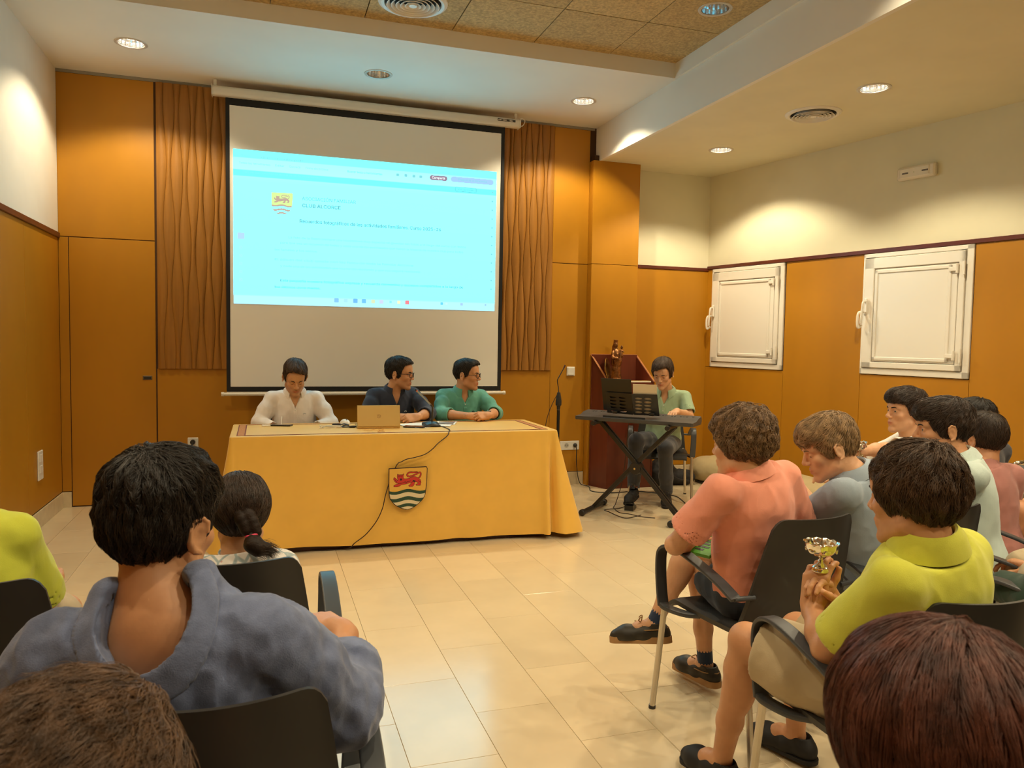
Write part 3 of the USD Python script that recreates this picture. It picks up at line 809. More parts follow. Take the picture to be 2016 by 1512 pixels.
# ---------------------------------------------------------------- the cloth-covered table
TZ, TX_0, TX_1, TY_0, TY_1 = 0.757, -0.190, 1.990, 5.00, 5.72
dark_wood = mat('dark_brown_panel', (0.075, 0.022, 0.010), 0.5)
ct = thing('conference_table', 'long table hidden beneath the yellow cloth, dark brown skirt showing at the floor', 'table', (0.9, 5.36, 0))
obj('tabletop', cbox(-1.07, 1.07, -0.34, 0.34, TZ - 0.035, TZ - 0.006, 0.004), dark_wood, ct)
obj('skirt_panel', cbox(-0.95, 1.02, -0.325, -0.305, 0.0, TZ - 0.035, 0.002), dark_wood, ct)
for sx in (-1, 1):
    for sy in (-0.26, 0.30):
        obj('leg', cbox(sx * 1.0 - 0.022, sx * 1.0 + 0.022, sy - 0.022, sy + 0.022, 0.0, TZ - 0.034, 0.003), dark_wood, ct)
cloth_mat = mat('yellow_cloth', (0.78, 0.455, 0.070), 0.42, 0.05, 7.0, 0.06, 420.0, sheen=0.30, spec=0.55)


def cloth_mesh():
    r = 0.012
    loop = np.array(sbox(TX_0 + r, TY_0 + r, TX_1 - r, TY_1 - r).buffer(r, quad_segs=6).exterior.coords)[:-1]
    ls = LineString(np.vstack([loop, loop[:1]])); n = 520
    S = np.linspace(0, ls.length, n, endpoint=False); p = np.array([ls.interpolate(s).coords[0] for s in S])
    nrm = np.array([unit(ls.interpolate((s + 1e-3) % ls.length).coords[0] - np.array(ls.interpolate((s - 1e-3) % ls.length).coords[0])) for s in S])
    out = np.stack([nrm[:, 1], -nrm[:, 0]], 1)
    if ((p[0] + out[0] * 0.01 - np.array([0.9, 5.36])) ** 2).sum() < ((p[0] - np.array([0.9, 5.36])) ** 2).sum():
        out = -out
    rows = 46; vs = []
    X, Y = p[:, 0], p[:, 1]
    for k in range(rows):
        s = k / (rows - 1)
        front = np.clip((TY_0 + 0.10 - Y) / 0.10, 0, 1); rightc = np.exp(-((X - TX_1) ** 2 + (Y - TY_0) ** 2) / 0.045); leftc = np.exp(-((X - TX_0) ** 2 + (Y - TY_0) ** 2) / 0.05)
        right = np.clip((X - TX_1 + 0.03) / 0.03, 0, 1); left = np.clip((TX_0 + 0.03 - X) / 0.03, 0, 1)
        flare = 0.012 + 0.085 * right + 0.06 * left + 0.075 * rightc + 0.06 * leftc
        fold = (fbm(np.stack([X * 0.9, Y * 0.9, np.full(n, 0.15 * s)], 1), 3.1, 3, 5) - 0.5) * 0.050 * front
        pleat = -0.085 * np.exp(-((X - (1.945 - 0.0 * s)) / 0.018) ** 2) * front * np.clip(s * 1.6, 0, 1) * (1 - 0.45 * s)
        bulge = 0.035 * np.exp(-((X - 1.90) / 0.03) ** 2) * front * s
        off = (s ** 1.15) * (flare + fold) + pleat + bulge
        rear = np.clip((Y - (TY_1 - 0.06)) / 0.06, 0, 1) * (np.abs(X - 0.9) < 1.05)
        hem = 0.58 * rear + 0.030 + 0.022 * np.clip((0.6 - X) / 0.8, 0, 1) * front + 0.012 * rightc + 0.01 * (fbm(np.stack([X, Y, Y * 0], 1), 4.0, 2, 9) - 0.5)
        z = TZ - 0.004 - (TZ - 0.004 - hem) * s
        # corner tails slew sideways so that the cloth hangs as a cone from each corner
        sl = s * 0.05 * rightc
        vs.append(np.stack([X + out[:, 0] * off + sl * right, Y + out[:, 1] * off, z], 1))
    ring = lambda q, z: np.stack([0.9 + (X - 0.9) * q[0], 5.36 + (Y - 5.36) * q[1], np.full(n, z)], 1)
    top = [ring((1 - 0.004, 1 - 0.012), TZ), ring((0.5, 0.5), TZ)]
    v = np.vstack([top[1], top[0]] + vs + [np.array([[0.9, 5.36, TZ]])]); R = len(top) + rows; f = []
    for i in range(R - 1):
        a = i * n + np.arange(n); b = i * n + (np.arange(n) + 1) % n
        f.append(np.stack([a, a + n, b + n], 1)); f.append(np.stack([a, b + n, b], 1))
    c = len(v) - 1; a = np.arange(n); f.append(np.stack([np.full(n, c), a, (a + 1) % n], 1))
    m = trimesh.Trimesh(v, np.vstack(f), process=False)
    m.fix_normals()
    return m


tc = thing('tablecloth', 'golden yellow cloth over the speakers\' table, shield emblem on its front', 'tablecloth', kind='thing')
obj('cloth', cloth_mesh(), cloth_mat, tc, smooth=50)
tb = sbox(-0.150, 5.050, 1.935, 5.665)
obj('trim_band', extrude(tb.difference(sbox(-0.098, 5.062, 1.885, 5.650)), 0.0012, TZ), mat('ochre_braid', (0.50, 0.20, 0.055), 0.8, 0.3, 160.0), tc, smooth=False)
obj('braid_edge', extrude(tb.difference(tb.buffer(-0.006)).union(sbox(-0.104, 5.060, 1.891, 5.652).difference(sbox(-0.096, 5.066, 1.883, 5.646))), 0.0018, TZ), mat('maroon_braid', (0.20, 0.045, 0.02), 0.8), tc, smooth=False)
crest_mats = (mat('crest_gold', (0.70, 0.40, 0.06), 0.7), mat('crest_red', (0.52, 0.030, 0.018), 0.7), mat('crest_green', (0.018, 0.055, 0.028), 0.7), mat('crest_cream', (0.66, 0.56, 0.36), 0.7), mat('crest_black', (0.03, 0.010, 0.008), 0.6))
crest(tc, 'crest', rx(90), (0.918, 4.962, 0.397), crest_mats)

# ---------------------------------------------------------------- on the table
gold_metal = mat('champagne_metal', (0.60, 0.40, 0.13), 0.38, 0.0, metal=0.55, spec=0.5)
lp = thing('laptop', 'champagne gold laptop, lid open with its back to the audience', 'laptop', (0.775, 5.30, TZ + 0.0012), -2)
obj('base', cbox(-0.148, 0.148, 0.0, 0.205, 0.0, 0.014, 0.004), gold_metal, lp)
Rl = rx(-14)
lid = obj('lid', place(cbox(-0.148, 0.148, -0.006, 0.0, 0.0, 0.150, 0.003), Rl, (0, 0.002, 0.012)), gold_metal, lp)
rg = Point(0, 0).buffer(0.0135); rg = rg.difference(rg.buffer(-0.002))
lg = mat('logo_bronze', (0.36, 0.23, 0.08), 0.3, metal=0.7)
obj('logo', cat_(place(extrude(rg, 0.0006), Rl @ rx(90), V(0, 0.002, 0.012) + Rl @ V(0, -0.0062, 0.072)), place(text('hp', 0.012, 0.0006, np.eye(3), (-0.007, -0.004, 0)), Rl @ rx(90), V(0, 0.002, 0.012) + Rl @ V(0, -0.0062, 0.072))), lg, lid, smooth=False)
obj('screen', place(cbox(-0.140, 0.140, 0.0, 0.0012, 0.010, 0.142, 0.0005), Rl, (0, 0.002, 0.012)), mat('laptop_screen', (0.02, 0.02, 0.025), 0.15), lp)
obj('keys', cat_(*[cbox(-0.13 + 0.022 * i, -0.112 + 0.022 * i, 0.03 + 0.022 * j, 0.048 + 0.022 * j, 0.013, 0.0155, 0.001) for i in range(12) for j in range(4)]), black_plastic, lp)

mc = thing('desk_microphone', 'black gooseneck conference microphone with a red ringed tip on the table', 'microphone', (1.162, 5.372, TZ + 0.0005))
base = SDF((-0.08, -0.08, -0.01), (0.08, 0.09, 0.06), 0.003)
base.chain([(-0.045, -0.045, 0.006), (0.045, -0.045, 0.006)], [0.012, 0.012], 0.01).chain([(-0.045, 0.05, 0.012), (0.045, 0.05, 0.012)], [0.016, 0.016], 0.02).ell((0, 0.01, 0.014), (0.055, 0.062, 0.022), k=0.015).plane((0, 0, 0), (0, 0, -1))
obj('base', base.mesh(), black_plastic, mc, smooth=True)
obj('stem', tube([(0.005, 0.01, 0.03), (0.004, 0.0, 0.09), (0.003, -0.01, 0.135), (-0.014, -0.018, 0.160)], 0.0065, 10), black_plastic, mc)
obj('gooseneck', tube([(-0.014, -0.018, 0.160), (-0.060, -0.02, 0.206), (-0.112, -0.022, 0.255)], 0.0056, 8, 5), mat('grey_steel', (0.30, 0.30, 0.29), 0.3, metal=0.9), mc)
obj('light_ring', tube([(-0.112, -0.022, 0.255), (-0.117, -0.022, 0.260)], 0.0072, 10, 0), mat('red_ring', (0.7, 0.10, 0.05), 0.3), mc)
obj('capsule', tube([(-0.117, -0.022, 0.260), (-0.127, -0.022, 0.269)], 0.008, 10, 0), black_plastic, mc)
wire_dark = mat('wire_brown', (0.035, 0.018, 0.010), 0.5)
cb = thing('microphone_cable', 'thin dark cable trailing from the microphone over the yellow cloth to the floor', 'cable')
obj('cord', tube([(1.19, 5.43, TZ + 0.012), (1.215, 5.40, TZ + 0.004), (1.235, 5.25, TZ + 0.004), (1.235, 5.12, TZ + 0.004), (1.205, 5.01, TZ + 0.004), (1.185, 4.982, 0.736), (1.123, 4.975, 0.69), (1.082, 4.972, 0.65), (1.03, 4.97, 0.617), (0.962, 4.968, 0.599), (0.911, 4.966, 0.59), (0.877, 4.964, 0.575), (0.845, 4.964, 0.555), (0.80, 4.966, 0.45), (0.77, 4.958, 0.354), (0.751, 4.956, 0.271), (0.712, 4.954, 0.189), (0.646, 4.954, 0.108), (0.571, 4.955, 0.052), (0.545, 4.97, 0.02), (0.49, 5.02, 0.004), (0.392, 5.01, 0.004), (0.266, 5.05, 0.004), (0.12, 5.11, 0.004)], 0.0032, 8, 6), wire_dark, cb)

def phone(label, loc, rz_, col):
    t = thing('phone', label, 'phone', loc, rz_)
    obj('body', place(extrude(Polygon(rrect(0.074, 0.150, 0.010, 4)), 0.008), None, (0, 0, 0)), black_plastic, t)
    obj('screen', place(extrude(Polygon(rrect(0.069, 0.145, 0.008, 4)), 0.0006), None, (0, 0, 0.008)), col, t)


phone('black phone on the yellow table before the person in the white shirt', (0.130, 5.575, TZ + 0.001), 70, mat('phone_glass', (0.03, 0.02, 0.02), 0.08))
phone('dark phone on the table between the laptop and the microphone', (1.030, 5.33, TZ + 0.001), 65, mat('phone_brown', (0.06, 0.025, 0.015), 0.10))
er = thing('eraser', 'small white eraser lying beside the phone near the table end', 'eraser', (0.030, 5.545, TZ), 10)
obj('rubber', cbox(-0.028, 0.028, -0.012, 0.012, 0.0, 0.012, 0.003), plastic_white, er)
pen = thing('stylus', 'thin white pen propped upright by the person in the white shirt', 'pen', (0.132, 5.600, TZ), 0)
obj('barrel', tube([(0, 0, 0.005), (0.003, 0.03, 0.060)], 0.0035, 8, 0), plastic_white, pen)
obj('tip', tube([(0, 0, 0.005), (-0.0003, -0.003, 0.0)], 0.002, 6, 0), mat('grey_tip', (0.4, 0.4, 0.4), 0.4), pen)

ms = thing('computer_mouse', 'white wired mouse on the table just left of the laptop', 'computer mouse', (0.575, 5.60, TZ), 15)
mm = SDF((-0.05, -0.07, -0.01), (0.05, 0.07, 0.05), 0.0025); mm.ell((0, 0, 0.008), (0.033, 0.056, 0.030)).plane((0, 0, 0.0), (0, 0, -1))
obj('shell', mm.mesh(), plastic_white, ms, smooth=True)
obj('wheel', place(trimesh.creation.cylinder(0.007, 0.006, sections=14), ry(90), (0, -0.025, 0.034)), mat('wheel_grey', (0.2, 0.2, 0.2), 0.5), ms)
obj('logo_dot', place(trimesh.creation.cylinder(0.003, 0.001, sections=12), None, (0, 0.005, 0.0382)), mat('wheel_grey', (0.2, 0.2, 0.2), 0.5), ms)
ad = thing('cable_adapter', 'black adapter lead coiled on the table left of the laptop', 'cable')
obj('plug_body', place(cbox(-0.03, 0.03, -0.012, 0.012, 0, 0.018, 0.005), rz(-20), (0.505, 5.50, TZ)), black_plastic, ad)
obj('plug_body', place(cbox(-0.022, 0.022, -0.010, 0.010, 0, 0.014, 0.004), rz(10), (0.600, 5.38, TZ)), black_plastic, ad)
obj('cord', tube([(0.53, 5.49, TZ + 0.008), (0.56, 5.52, TZ + 0.012), (0.59, 5.50, TZ + 0.005), (0.56, 5.44, TZ + 0.012), (0.53, 5.41, TZ + 0.005), (0.58, 5.385, TZ + 0.006), (0.64, 5.42, TZ + 0.005), (0.66, 5.52, TZ + 0.005)], 0.0045, 8), black_plastic, ad)
wc = thing('white_cable', 'tangled pale thin cable lying on the table near the mouse', 'cable')
rr = random.Random(8)
obj('cord', tube([(0.46 + 0.075 * math.cos(0.9 * i) + rr.uniform(-0.02, 0.02), 5.40 + 0.06 * math.sin(1.25 * i), TZ + 0.003 + 0.004 * (i % 3)) for i in range(18)], 0.0022, 6), mat('pale_wire', (0.62, 0.55, 0.42), 0.5), wc)
ow = thing('lanyard', 'orange ribbon looped on the table in front of the laptop', 'ribbon')
rib = mat('orange_ribbon', (0.62, 0.28, 0.02), 0.6)
obj('ribbon', sweep(spline([(0.66, 5.21, TZ + 0.003), (0.70, 5.18, TZ + 0.006), (0.75, 5.19, TZ + 0.012), (0.79, 5.20, TZ + 0.004), (0.76, 5.165, TZ + 0.006), (0.745, 5.10, TZ + 0.004), (0.765, 5.07, TZ + 0.004), (0.78, 5.10, TZ + 0.005), (0.755, 5.17, TZ + 0.008)], 6), rrect(0.009, 0.0018, 0.0008, 1), up=(0, 0, 1)), rib, ow)
paper = mat('paper_white', (0.80, 0.77, 0.70), 0.8)


def sheet(name, label, c, rz_, w, h, z, m, cat='paper', print_=None):
    t = thing(name, label, cat, (c[0], c[1], z), rz_)
    n = 8; gx, gy = np.meshgrid(np.linspace(-w / 2, w / 2, n), np.linspace(-h / 2, h / 2, n), indexing='ij')
    zz = 0.004 * (np.abs(gx / w * 2) ** 3) * (fbm(np.stack([gx, gy, gx * 0], -1), 6.0, 2, 3))
    top = np.stack([gx, gy, zz + 0.0016], -1).reshape(-1, 3); bot = top - (0, 0, 0.0012); N = n * n; f = []
    for i in range(n - 1):
        for j in range(n - 1):
            q = (i * n + j, (i + 1) * n + j, (i + 1) * n + j + 1, i * n + j + 1)
            f += [(q[0], q[1], q[2]), (q[0], q[2], q[3])] + [(N + q[2], N + q[1], N + q[0]), (N + q[3], N + q[2], N + q[0])]
    obj('sheet', trimesh.Trimesh(np.vstack([top, bot]), f, process=False), m, t, smooth=True)
    if print_ is not None:
        obj('print', cbox(-w * 0.4, w * 0.4, -h * 0.4, h * 0.4, 0.0030, 0.0036, 0.0002), print_, t, smooth=False)


sheet('paper_sheet', 'white sheet of paper beside the laptop under the clasped hands', (1.07, 5.44), 25, 0.21, 0.29, TZ, paper)
sheet('leaflet', 'printed leaflet with a dark photograph behind the desk microphone', (1.31, 5.55), -20, 0.15, 0.21, TZ, paper, 'leaflet', mat('leaflet_print', (0.22, 0.16, 0.15), 0.4, 0.6, 30.0))
sheet('paper_sheet', 'white sheet of paper lying at the foot of the desk microphone', (1.20, 5.47), 70, 0.21, 0.26, TZ + 0.0005, paper)

# ---------------------------------------------------------------- lectern corner
maho = mat('lectern_mahogany', (0.135, 0.026, 0.012), 0.33, 0.22, 10.0, 0.03, 60.0, (1, 1, 0.12), coord='world')
edge = mat('lectern_edge', (0.42, 0.16, 0.05), 0.5)
le = thing('lectern', 'red brown wooden lectern standing against the column, open slanting top', 'lectern')
A, B, C_, D_ = V(2.990, 6.690), V(3.078, 6.480), V(3.560, 6.480), V(3.468, 6.690)


def wallp(p, q, z0a, z0b, th, zlow=0.0):
    """Vertical board from p to q with its top sloping from z0a at p to z0b at q."""
    d = unit(q - p); n = V(-d[1], d[0]) * th
    pts = [V(*(p if k == 0 else q), 0) + V(*(n * s), 0) + V(0, 0, z) for k, zt in ((0, z0a), (1, z0b)) for s in (0, 1) for z in (zlow, zt)]
    return tm(m3.Manifold.hull_points(np.array(pts, np.float32)))


obj('side_panel', wallp(A, B, 1.262, 1.012, 0.019), maho, le)
obj('side_panel', wallp(C_, D_, 1.012, 1.262, 0.019), maho, le)
obj('back_panel', wallp(D_, A, 1.262, 1.262, 0.019), maho, le)
obj('front_panel', wallp(B, C_, 1.000, 1.000, 0.019), maho, le)
obj('shelf', extrude(Polygon([A, B, C_, D_]).buffer(-0.004), 0.018, 0.985), maho, le)
for p, q, a, b in ((A, B, 1.262, 1.012), (C_, D_, 1.012, 1.262)):
    obj('edge_band', wallp(p, q, a + 0.004, b + 0.004, 0.021, 0.0).slice_plane((0, 0, 0.99), (0, 0, 1)) if False else sweep([(*(p + (q - p) * 0.0), a), (*q, b)], rrect(0.022, 0.006, 0.002, 2), up=(0, 0, 1)), edge, le)
obj('edge_band', sweep([(*D_, 1.264), (*A, 1.264)], rrect(0.022, 0.005, 0.002, 2), up=(0, 0, 1)), edge, le)

bronze = mat('aged_bronze', (0.30, 0.13, 0.045), 0.32, 0.55, 40.0, 0.3, 120.0, metal=0.85)
st = thing('statue', 'small bronze statue of a robed figure carrying a child on the lectern', 'statue', (3.205, 6.58, 1.0035), -18)
sd = SDF((-0.09, -0.08, -0.005), (0.09, 0.08, 0.42), 0.0028)
sd.cone((0, 0, 0.008), (0, 0, 0.010), 0.055, 0.055, 0.0).plane((0, 0, 0.022), (0, 0, 1)).plane((0, 0, 0), (0, 0, -1))
sd.chain([(0.004, 0, 0.03), (-0.004, 0, 0.12), (0.006, 0, 0.20), (-0.006, 0, 0.27), (-0.010, 0.0, 0.315)], [0.046, 0.038, 0.041, 0.036, 0.020], 0.02, flat=None)
for a in np.linspace(0, 2 * math.pi, 9)[:-1]:
    sd.cone((0.043 * math.cos(a), 0.038 * math.sin(a), 0.03), (0.028 * math.cos(a + 0.5), 0.026 * math.sin(a + 0.5), 0.19), 0.008, 0.006, 0.008)
sd.ell((-0.012, -0.004, 0.352), (0.021, 0.022, 0.027), k=0.006)
sd.chain([(-0.012, 0.010, 0.383), (-0.020, 0.018, 0.33), (-0.034, 0.010, 0.26), (-0.040, 0.0, 0.17)], [0.020, 0.022, 0.018, 0.012], 0.012)
sd.cone((-0.012, 0, 0.375), (-0.012, 0, 0.398), 0.019, 0.022, 0.004).plane((0, 0, 0.402), (0, 0, 1))
sd.chain([(-0.035, -0.01, 0.285), (-0.045, -0.035, 0.235), (0.005, -0.048, 0.225)], [0.015, 0.013, 0.010], 0.008)
sd.chain([(0.020, -0.01, 0.285), (0.045, -0.03, 0.245), (0.030, -0.045, 0.235)], [0.014, 0.012, 0.010], 0.008)
sd.chain([(0.034, -0.034, 0.255), (0.036, -0.030, 0.300)], [0.020, 0.015], 0.008).ell((0.040, -0.034, 0.332), (0.015, 0.015, 0.018), k=0.004)
sd.chain([(0.046, -0.036, 0.30), (0.064, -0.05, 0.285)], [0.008, 0.006], 0.004).chain([(0.03, -0.045, 0.25), (0.02, -0.058, 0.215)], [0.009, 0.006], 0.004)
sm = sd.mesh(); vv = np.array(sm.vertices); nn = sm.vertex_normals
sm.vertices = vv + nn * ((np.abs(fbm(vv * V(1, 1, 0.35), 60.0, 3, 4) - 0.5))[:, None] * -0.012)
obj('figure', sm, bronze, st, smooth=True)
dish = thing('brass_dish', 'round brass dish propped on edge beside the bronze statue', 'dish', (3.098, 6.575, 1.0035 + 0.115))
Rd = frame(V(0.80, -0.60, 0.16)) @ rx(-90)
brass = mat('brass', (0.44, 0.27, 0.07), 0.28, 0.25, 20.0, metal=0.95)
obj('plate', place(lathe([(0.0, -0.004), (0.045, -0.004), (0.060, 0.010), (0.072, 0.014), (0.106, 0.016), (0.114, 0.020), (0.114, 0.014), (0.07, 0.006), (0.058, 0.002), (0.045, -0.010), (0.0, -0.010)], 48), Rd), brass, dish)
obj('medallion', place(lathe([(0.0, 0.002), (0.030, 0.001), (0.040, -0.004)], 32), Rd), mat('dark_brass', (0.22, 0.12, 0.035), 0.35, metal=0.9), dish)
for i, (cx, cy, w, h, rz_, z) in enumerate(((3.135, 6.518, 0.10, 0.05, 4, 1.0035), (3.33, 6.52, 0.20, 0.06, 0, 1.0035), (3.47, 6.525, 0.12, 0.06, -6, 1.0035))):
    lab = ('small yellow booklet on the lectern at the dish', 'long yellow booklet in the middle of the lectern shelf', 'yellow booklet on the lectern nearest to the keyboard player')[i]
    b_ = thing('booklet', lab, 'booklet', (cx, cy, z), rz_)
    obj('cover', cbox(-w / 2, w / 2, -h / 2, h / 2, 0, 0.016, 0.002), mat('booklet_yellow', (0.66, 0.45, 0.12), 0.6), b_)
    obj('pages', cbox(-w / 2 + 0.003, w / 2 + 0.0015, -h / 2 - 0.0015, h / 2 - 0.002, 0.003, 0.013, 0.001), paper, b_)

# microphone on a floor stand behind the table
fm = thing('microphone_stand', 'black floor stand with a thin bent microphone behind the table end', 'microphone stand', (2.430, 6.10, 0))
obj('stand_base', lathe([(0, 0), (0.13, 0), (0.135, 0.006), (0.12, 0.016), (0.02, 0.024), (0, 0.024)], 32), black_plastic, fm)
obj('pole', tube([(0, 0, 0.02), (0, 0, 0.83)], 0.013, 14, 0), mat('satin_black', (0.012, 0.012, 0.012), 0.3), fm)
obj('collar', tube([(0, 0, 0.792), (0, 0, 0.796)], 0.0145, 14, 0), mat('grey_steel', (0.3, 0.3, 0.29), 0.3), fm)
obj('grip', lathe([(0, 0.80), (0.014, 0.80), (0.016, 0.825), (0.026, 0.835), (0.026, 0.87), (0.015, 0.935), (0.012, 0.945), (0, 0.945)], 18), black_plastic, fm)
obj('gooseneck', tube([(0, 0, 0.94), (-0.006, 0, 0.99), (-0.014, 0.0, 1.048), (0.004, 0, 1.085), (0.040, 0, 1.150)], 0.0042, 8, 5), black_plastic, fm)
obj('capsule', tube([(0.040, 0, 1.150), (0.054, 0, 1.178)], 0.0065, 8, 0), mat('capsule_brown', (0.07, 0.02, 0.012), 0.5), fm)
obj('cable', tube([(-0.008, 0, 0.935), (-0.018, 0.01, 0.91), (-0.045, 0.01, 0.86), (-0.08, 0.01, 0.78), (-0.11, 0.01, 0.66), (-0.13, 0.0, 0.4), (-0.14, 0, 0.02)], 0.003, 6), wire_dark, fm)

# ---------------------------------------------------------------- keyboard on its X stand
KC, KA = V(2.845, 5.430), unit(V(3.17 - 2.50, 5.08 - 5.78))
kang = math.degrees(math.atan2(KA[1], KA[0]))
ks = thing('keyboard_stand', 'black folding X stand carrying the electronic keyboard', 'keyboard stand', (*KC, 0), kang)
kmat = mat('stand_black', (0.012, 0.011, 0.011), 0.42)
for s in (-1, 1):
    for dy in (-0.022, 0.022):
        y = dy + s * 0.05 * 0
        obj('tube', sweep([(-0.36 * s, y + 0.012 * s, 0.03), (-0.05 * s, y + 0.012 * s, 0.375), (0.30 * s, y + 0.012 * s, 0.735)], rrect(0.020, 0.032, 0.004, 2)), kmat, ks)
    obj('foot_bar', sweep([(-0.36 * s, -0.235, 0.028), (-0.36 * s, 0.235, 0.028)], rrect(0.030, 0.030, 0.006, 2)), kmat, ks)
    for e in (-1, 1):
        obj('rubber_foot', place(lathe([(0, -0.022), (0.022, -0.022), (0.026, -0.01), (0.026, 0.018), (0.018, 0.024), (0, 0.024)], 14), rx(90), (-0.36 * s, 0.235 * e, 0.027)), kmat, ks)
    obj('support_bar', sweep([(0.30 * s, -0.185, 0.742), (0.30 * s, 0.185, 0.742)], rrect(0.028, 0.024, 0.006, 2)), kmat, ks)
    for e in (-1, 1):
        obj('bumper', place(lathe([(0, -0.02), (0.018, -0.02), (0.021, 0.0), (0.018, 0.02), (0, 0.02)], 12), rx(90), (0.30 * s, 0.195 * e, 0.742)), kmat, ks)
obj('pivot', cat_(place(lathe([(0, -0.05), (0.045, -0.05), (0.05, -0.03), (0.05, 0.03), (0.045, 0.05), (0, 0.05)], 20), rx(90), (0, 0, 0.385))), kmat, ks)
obj('bolt', place(lathe([(0, 0), (0.009, 0), (0.009, 0.006), (0, 0.006)], 6), rx(90), (0, -0.05, 0.385)), mat('bright_bolt', (0.6, 0.58, 0.52), 0.25, metal=1.0), ks)

kb = thing('electronic_keyboard', 'dark grey electronic keyboard seen from behind on its X stand', 'keyboard instrument', (*KC, 0.757), kang)
body = mat('keyboard_grey', (0.055, 0.055, 0.056), 0.42, 0.0, 4.0, 0.04, 300.0)
prof = np.array([(-0.125, 0.020), (-0.10, 0.0), (0.150, 0.0), (0.160, 0.01), (0.160, 0.03), (0.04, 0.036), (-0.02, 0.055), (-0.105, 0.063), (-0.125, 0.050)])
hull = [V(s * 0.475, y, z) for s in (-1, 1) for y, z in prof * V(1, 1)]
hull = [V(s * (0.478 if k < 1 else 0.455), y * (1 - 0.10 * k), z) for s in (-1, 1) for k in (0,) for y, z in prof]
obj('case', place(sweep([(-0.478, 0, 0), (-0.470, 0, 0), (0.470, 0, 0), (0.478, 0, 0)], prof[:, ::-1] * V(1, 1) @ np.array([[0, 1], [1, 0]]), up=(0, 0, 1), scale=[0.93, 1, 1, 0.93]), np.diag([1, -1, 1]) @ np.diag([1, -1, 1])), body, kb)
obj('rear_panel', cbox(-0.25, 0.10, -0.1275, -0.123, 0.022, 0.046, 0.002), mat('panel_dark', (0.02, 0.02, 0.02), 0.5), kb)
for i in range(7):
    x = -0.22 + (0.04 * i if i < 4 else 0.10 + 0.035 * i)
    obj('socket', place(lathe([(0, 0), (0.008, 0), (0.009, 0.003), (0, 0.003)], 12), rx(90), (x, -0.1265, 0.034)), black_plastic, kb)
ivory = mat('key_ivory', (0.75, 0.72, 0.64), 0.25)
for i in range(36):
    x = -0.42 + i * 0.0236
    obj('white_key', cbox(x, x + 0.0225, 0.030, 0.158, 0.028, 0.050, 0.0015), ivory, kb)
for i in range(36):
    if i % 7 in (0, 1, 3, 4, 5):
        x = -0.42 + (i + 1) * 0.0236
        obj('black_key', cbox(x - 0.006, x + 0.006, 0.030, 0.110, 0.048, 0.060, 0.002), black_plastic, kb)
# music rest with its oval windows, folded book of black plastic holding sheets
mr = thing('music_rest', 'black plastic music rest with rows of oval holes on the keyboard', 'music rest', (*(KC + KA * -0.02), 0.815), kang)
Rm_ = rx(12)


def rest_half(x0, x1, skew):
    poly = Polygon([(x0, 0.0), (x1, 0.0), (x1 - skew, 0.172), (x0 - skew, 0.172)])
    for i in range(2):
        for j in range(5):
            cx = x0 + (x1 - x0) * (0.27 + 0.36 * i) - skew; cz = 0.022 + 0.028 * j
            poly = poly.difference(affinity.scale(Point(cx, cz).buffer(1.0, quad_segs=8), 0.030, 0.0085))
    return poly


obj('panel', place(extrude(rest_half(-0.235, 0.0, 0.0), 0.004), frame(V(0.16, 1, 0), (0, 0, 1)) @ Rm_ @ rx(90), (0, -0.055, 0.0)), mat('rest_black', (0.013, 0.012, 0.012), 0.35), mr)
obj('panel', place(extrude(rest_half(0.004, 0.205, 0.018), 0.004), frame(V(-0.16, 1, 0), (0, 0, 1)) @ Rm_ @ rx(90), (0, -0.055, 0.0)), mat('rest_black', (0.013, 0.012, 0.012), 0.35), mr)
obj('rest_foot', cbox(-0.17, -0.13, -0.075, -0.03, 0.0, 0.022, 0.003), mat('rest_black', (0.013, 0.012, 0.012), 0.35), mr)
obj('rest_foot', cbox(0.13, 0.17, -0.075, -0.03, 0.0, 0.022, 0.003), mat('rest_black', (0.013, 0.012, 0.012), 0.35), mr)
fo = thing('music_folder', 'open folder of sheet music leaning behind the black rest, cream page showing', 'sheet music', (*(KC + KA * -0.02), 0.815), kang)
obj('folder_cover', place(cbox(-0.275, -0.004, 0.0, 0.004, 0.02, 0.285, 0.001), frame(V(0.16, 1, 0), (0, 0, 1)) @ Rm_, (0, -0.043, 0.0)), mat('folder_black', (0.016, 0.016, 0.015), 0.3), fo)
obj('page', place(cbox(-0.006, 0.182, 0.0, 0.002, 0.005, 0.250, 0.0005), frame(V(-0.16, 1, 0), (0, 0, 1)) @ Rm_, (0, -0.045, 0.0)), mat('page_cream', (0.72, 0.62, 0.44), 0.7), fo)

pedal = thing('sustain_pedal', 'black sustain pedal on the floor under the keyboard player\'s shoe', 'pedal', (2.90, 5.635, 0), kang + 8)
obj('pedal_base', tm(m3.Manifold.hull_points(np.array([(x, y, z) for x in (-0.036, 0.036) for y, z in ((-0.05, 0), (-0.05, 0.042), (0.0, 0.05), (0.09, 0.02), (0.09, 0))], np.float32))), black_plastic, pedal)
obj('pedal_plate', place(cbox(-0.03, 0.03, -0.06, 0.045, 0, 0.006, 0.002), rx(-8), (0, 0.0, 0.050)), mat('satin_black', (0.012, 0.012, 0.012), 0.3), pedal)
pc = thing('pedal_cable', 'thin cable curling over the floor below the keyboard stand', 'cable')
obj('cord', tube([(2.906, 5.70, 0.02), (2.86, 5.70, 0.006), (2.808, 5.684, 0.004), (2.737, 5.682, 0.004), (2.679, 5.657, 0.004), (2.688, 5.579, 0.004), (2.693, 5.449, 0.004), (2.721, 5.353, 0.004), (2.816, 5.383, 0.004), (2.889, 5.419, 0.004)], 0.003, 6), wire_dark, pc)
pw = thing('power_cable', 'black power cable running from the wall socket across the floor behind the lectern', 'cable')
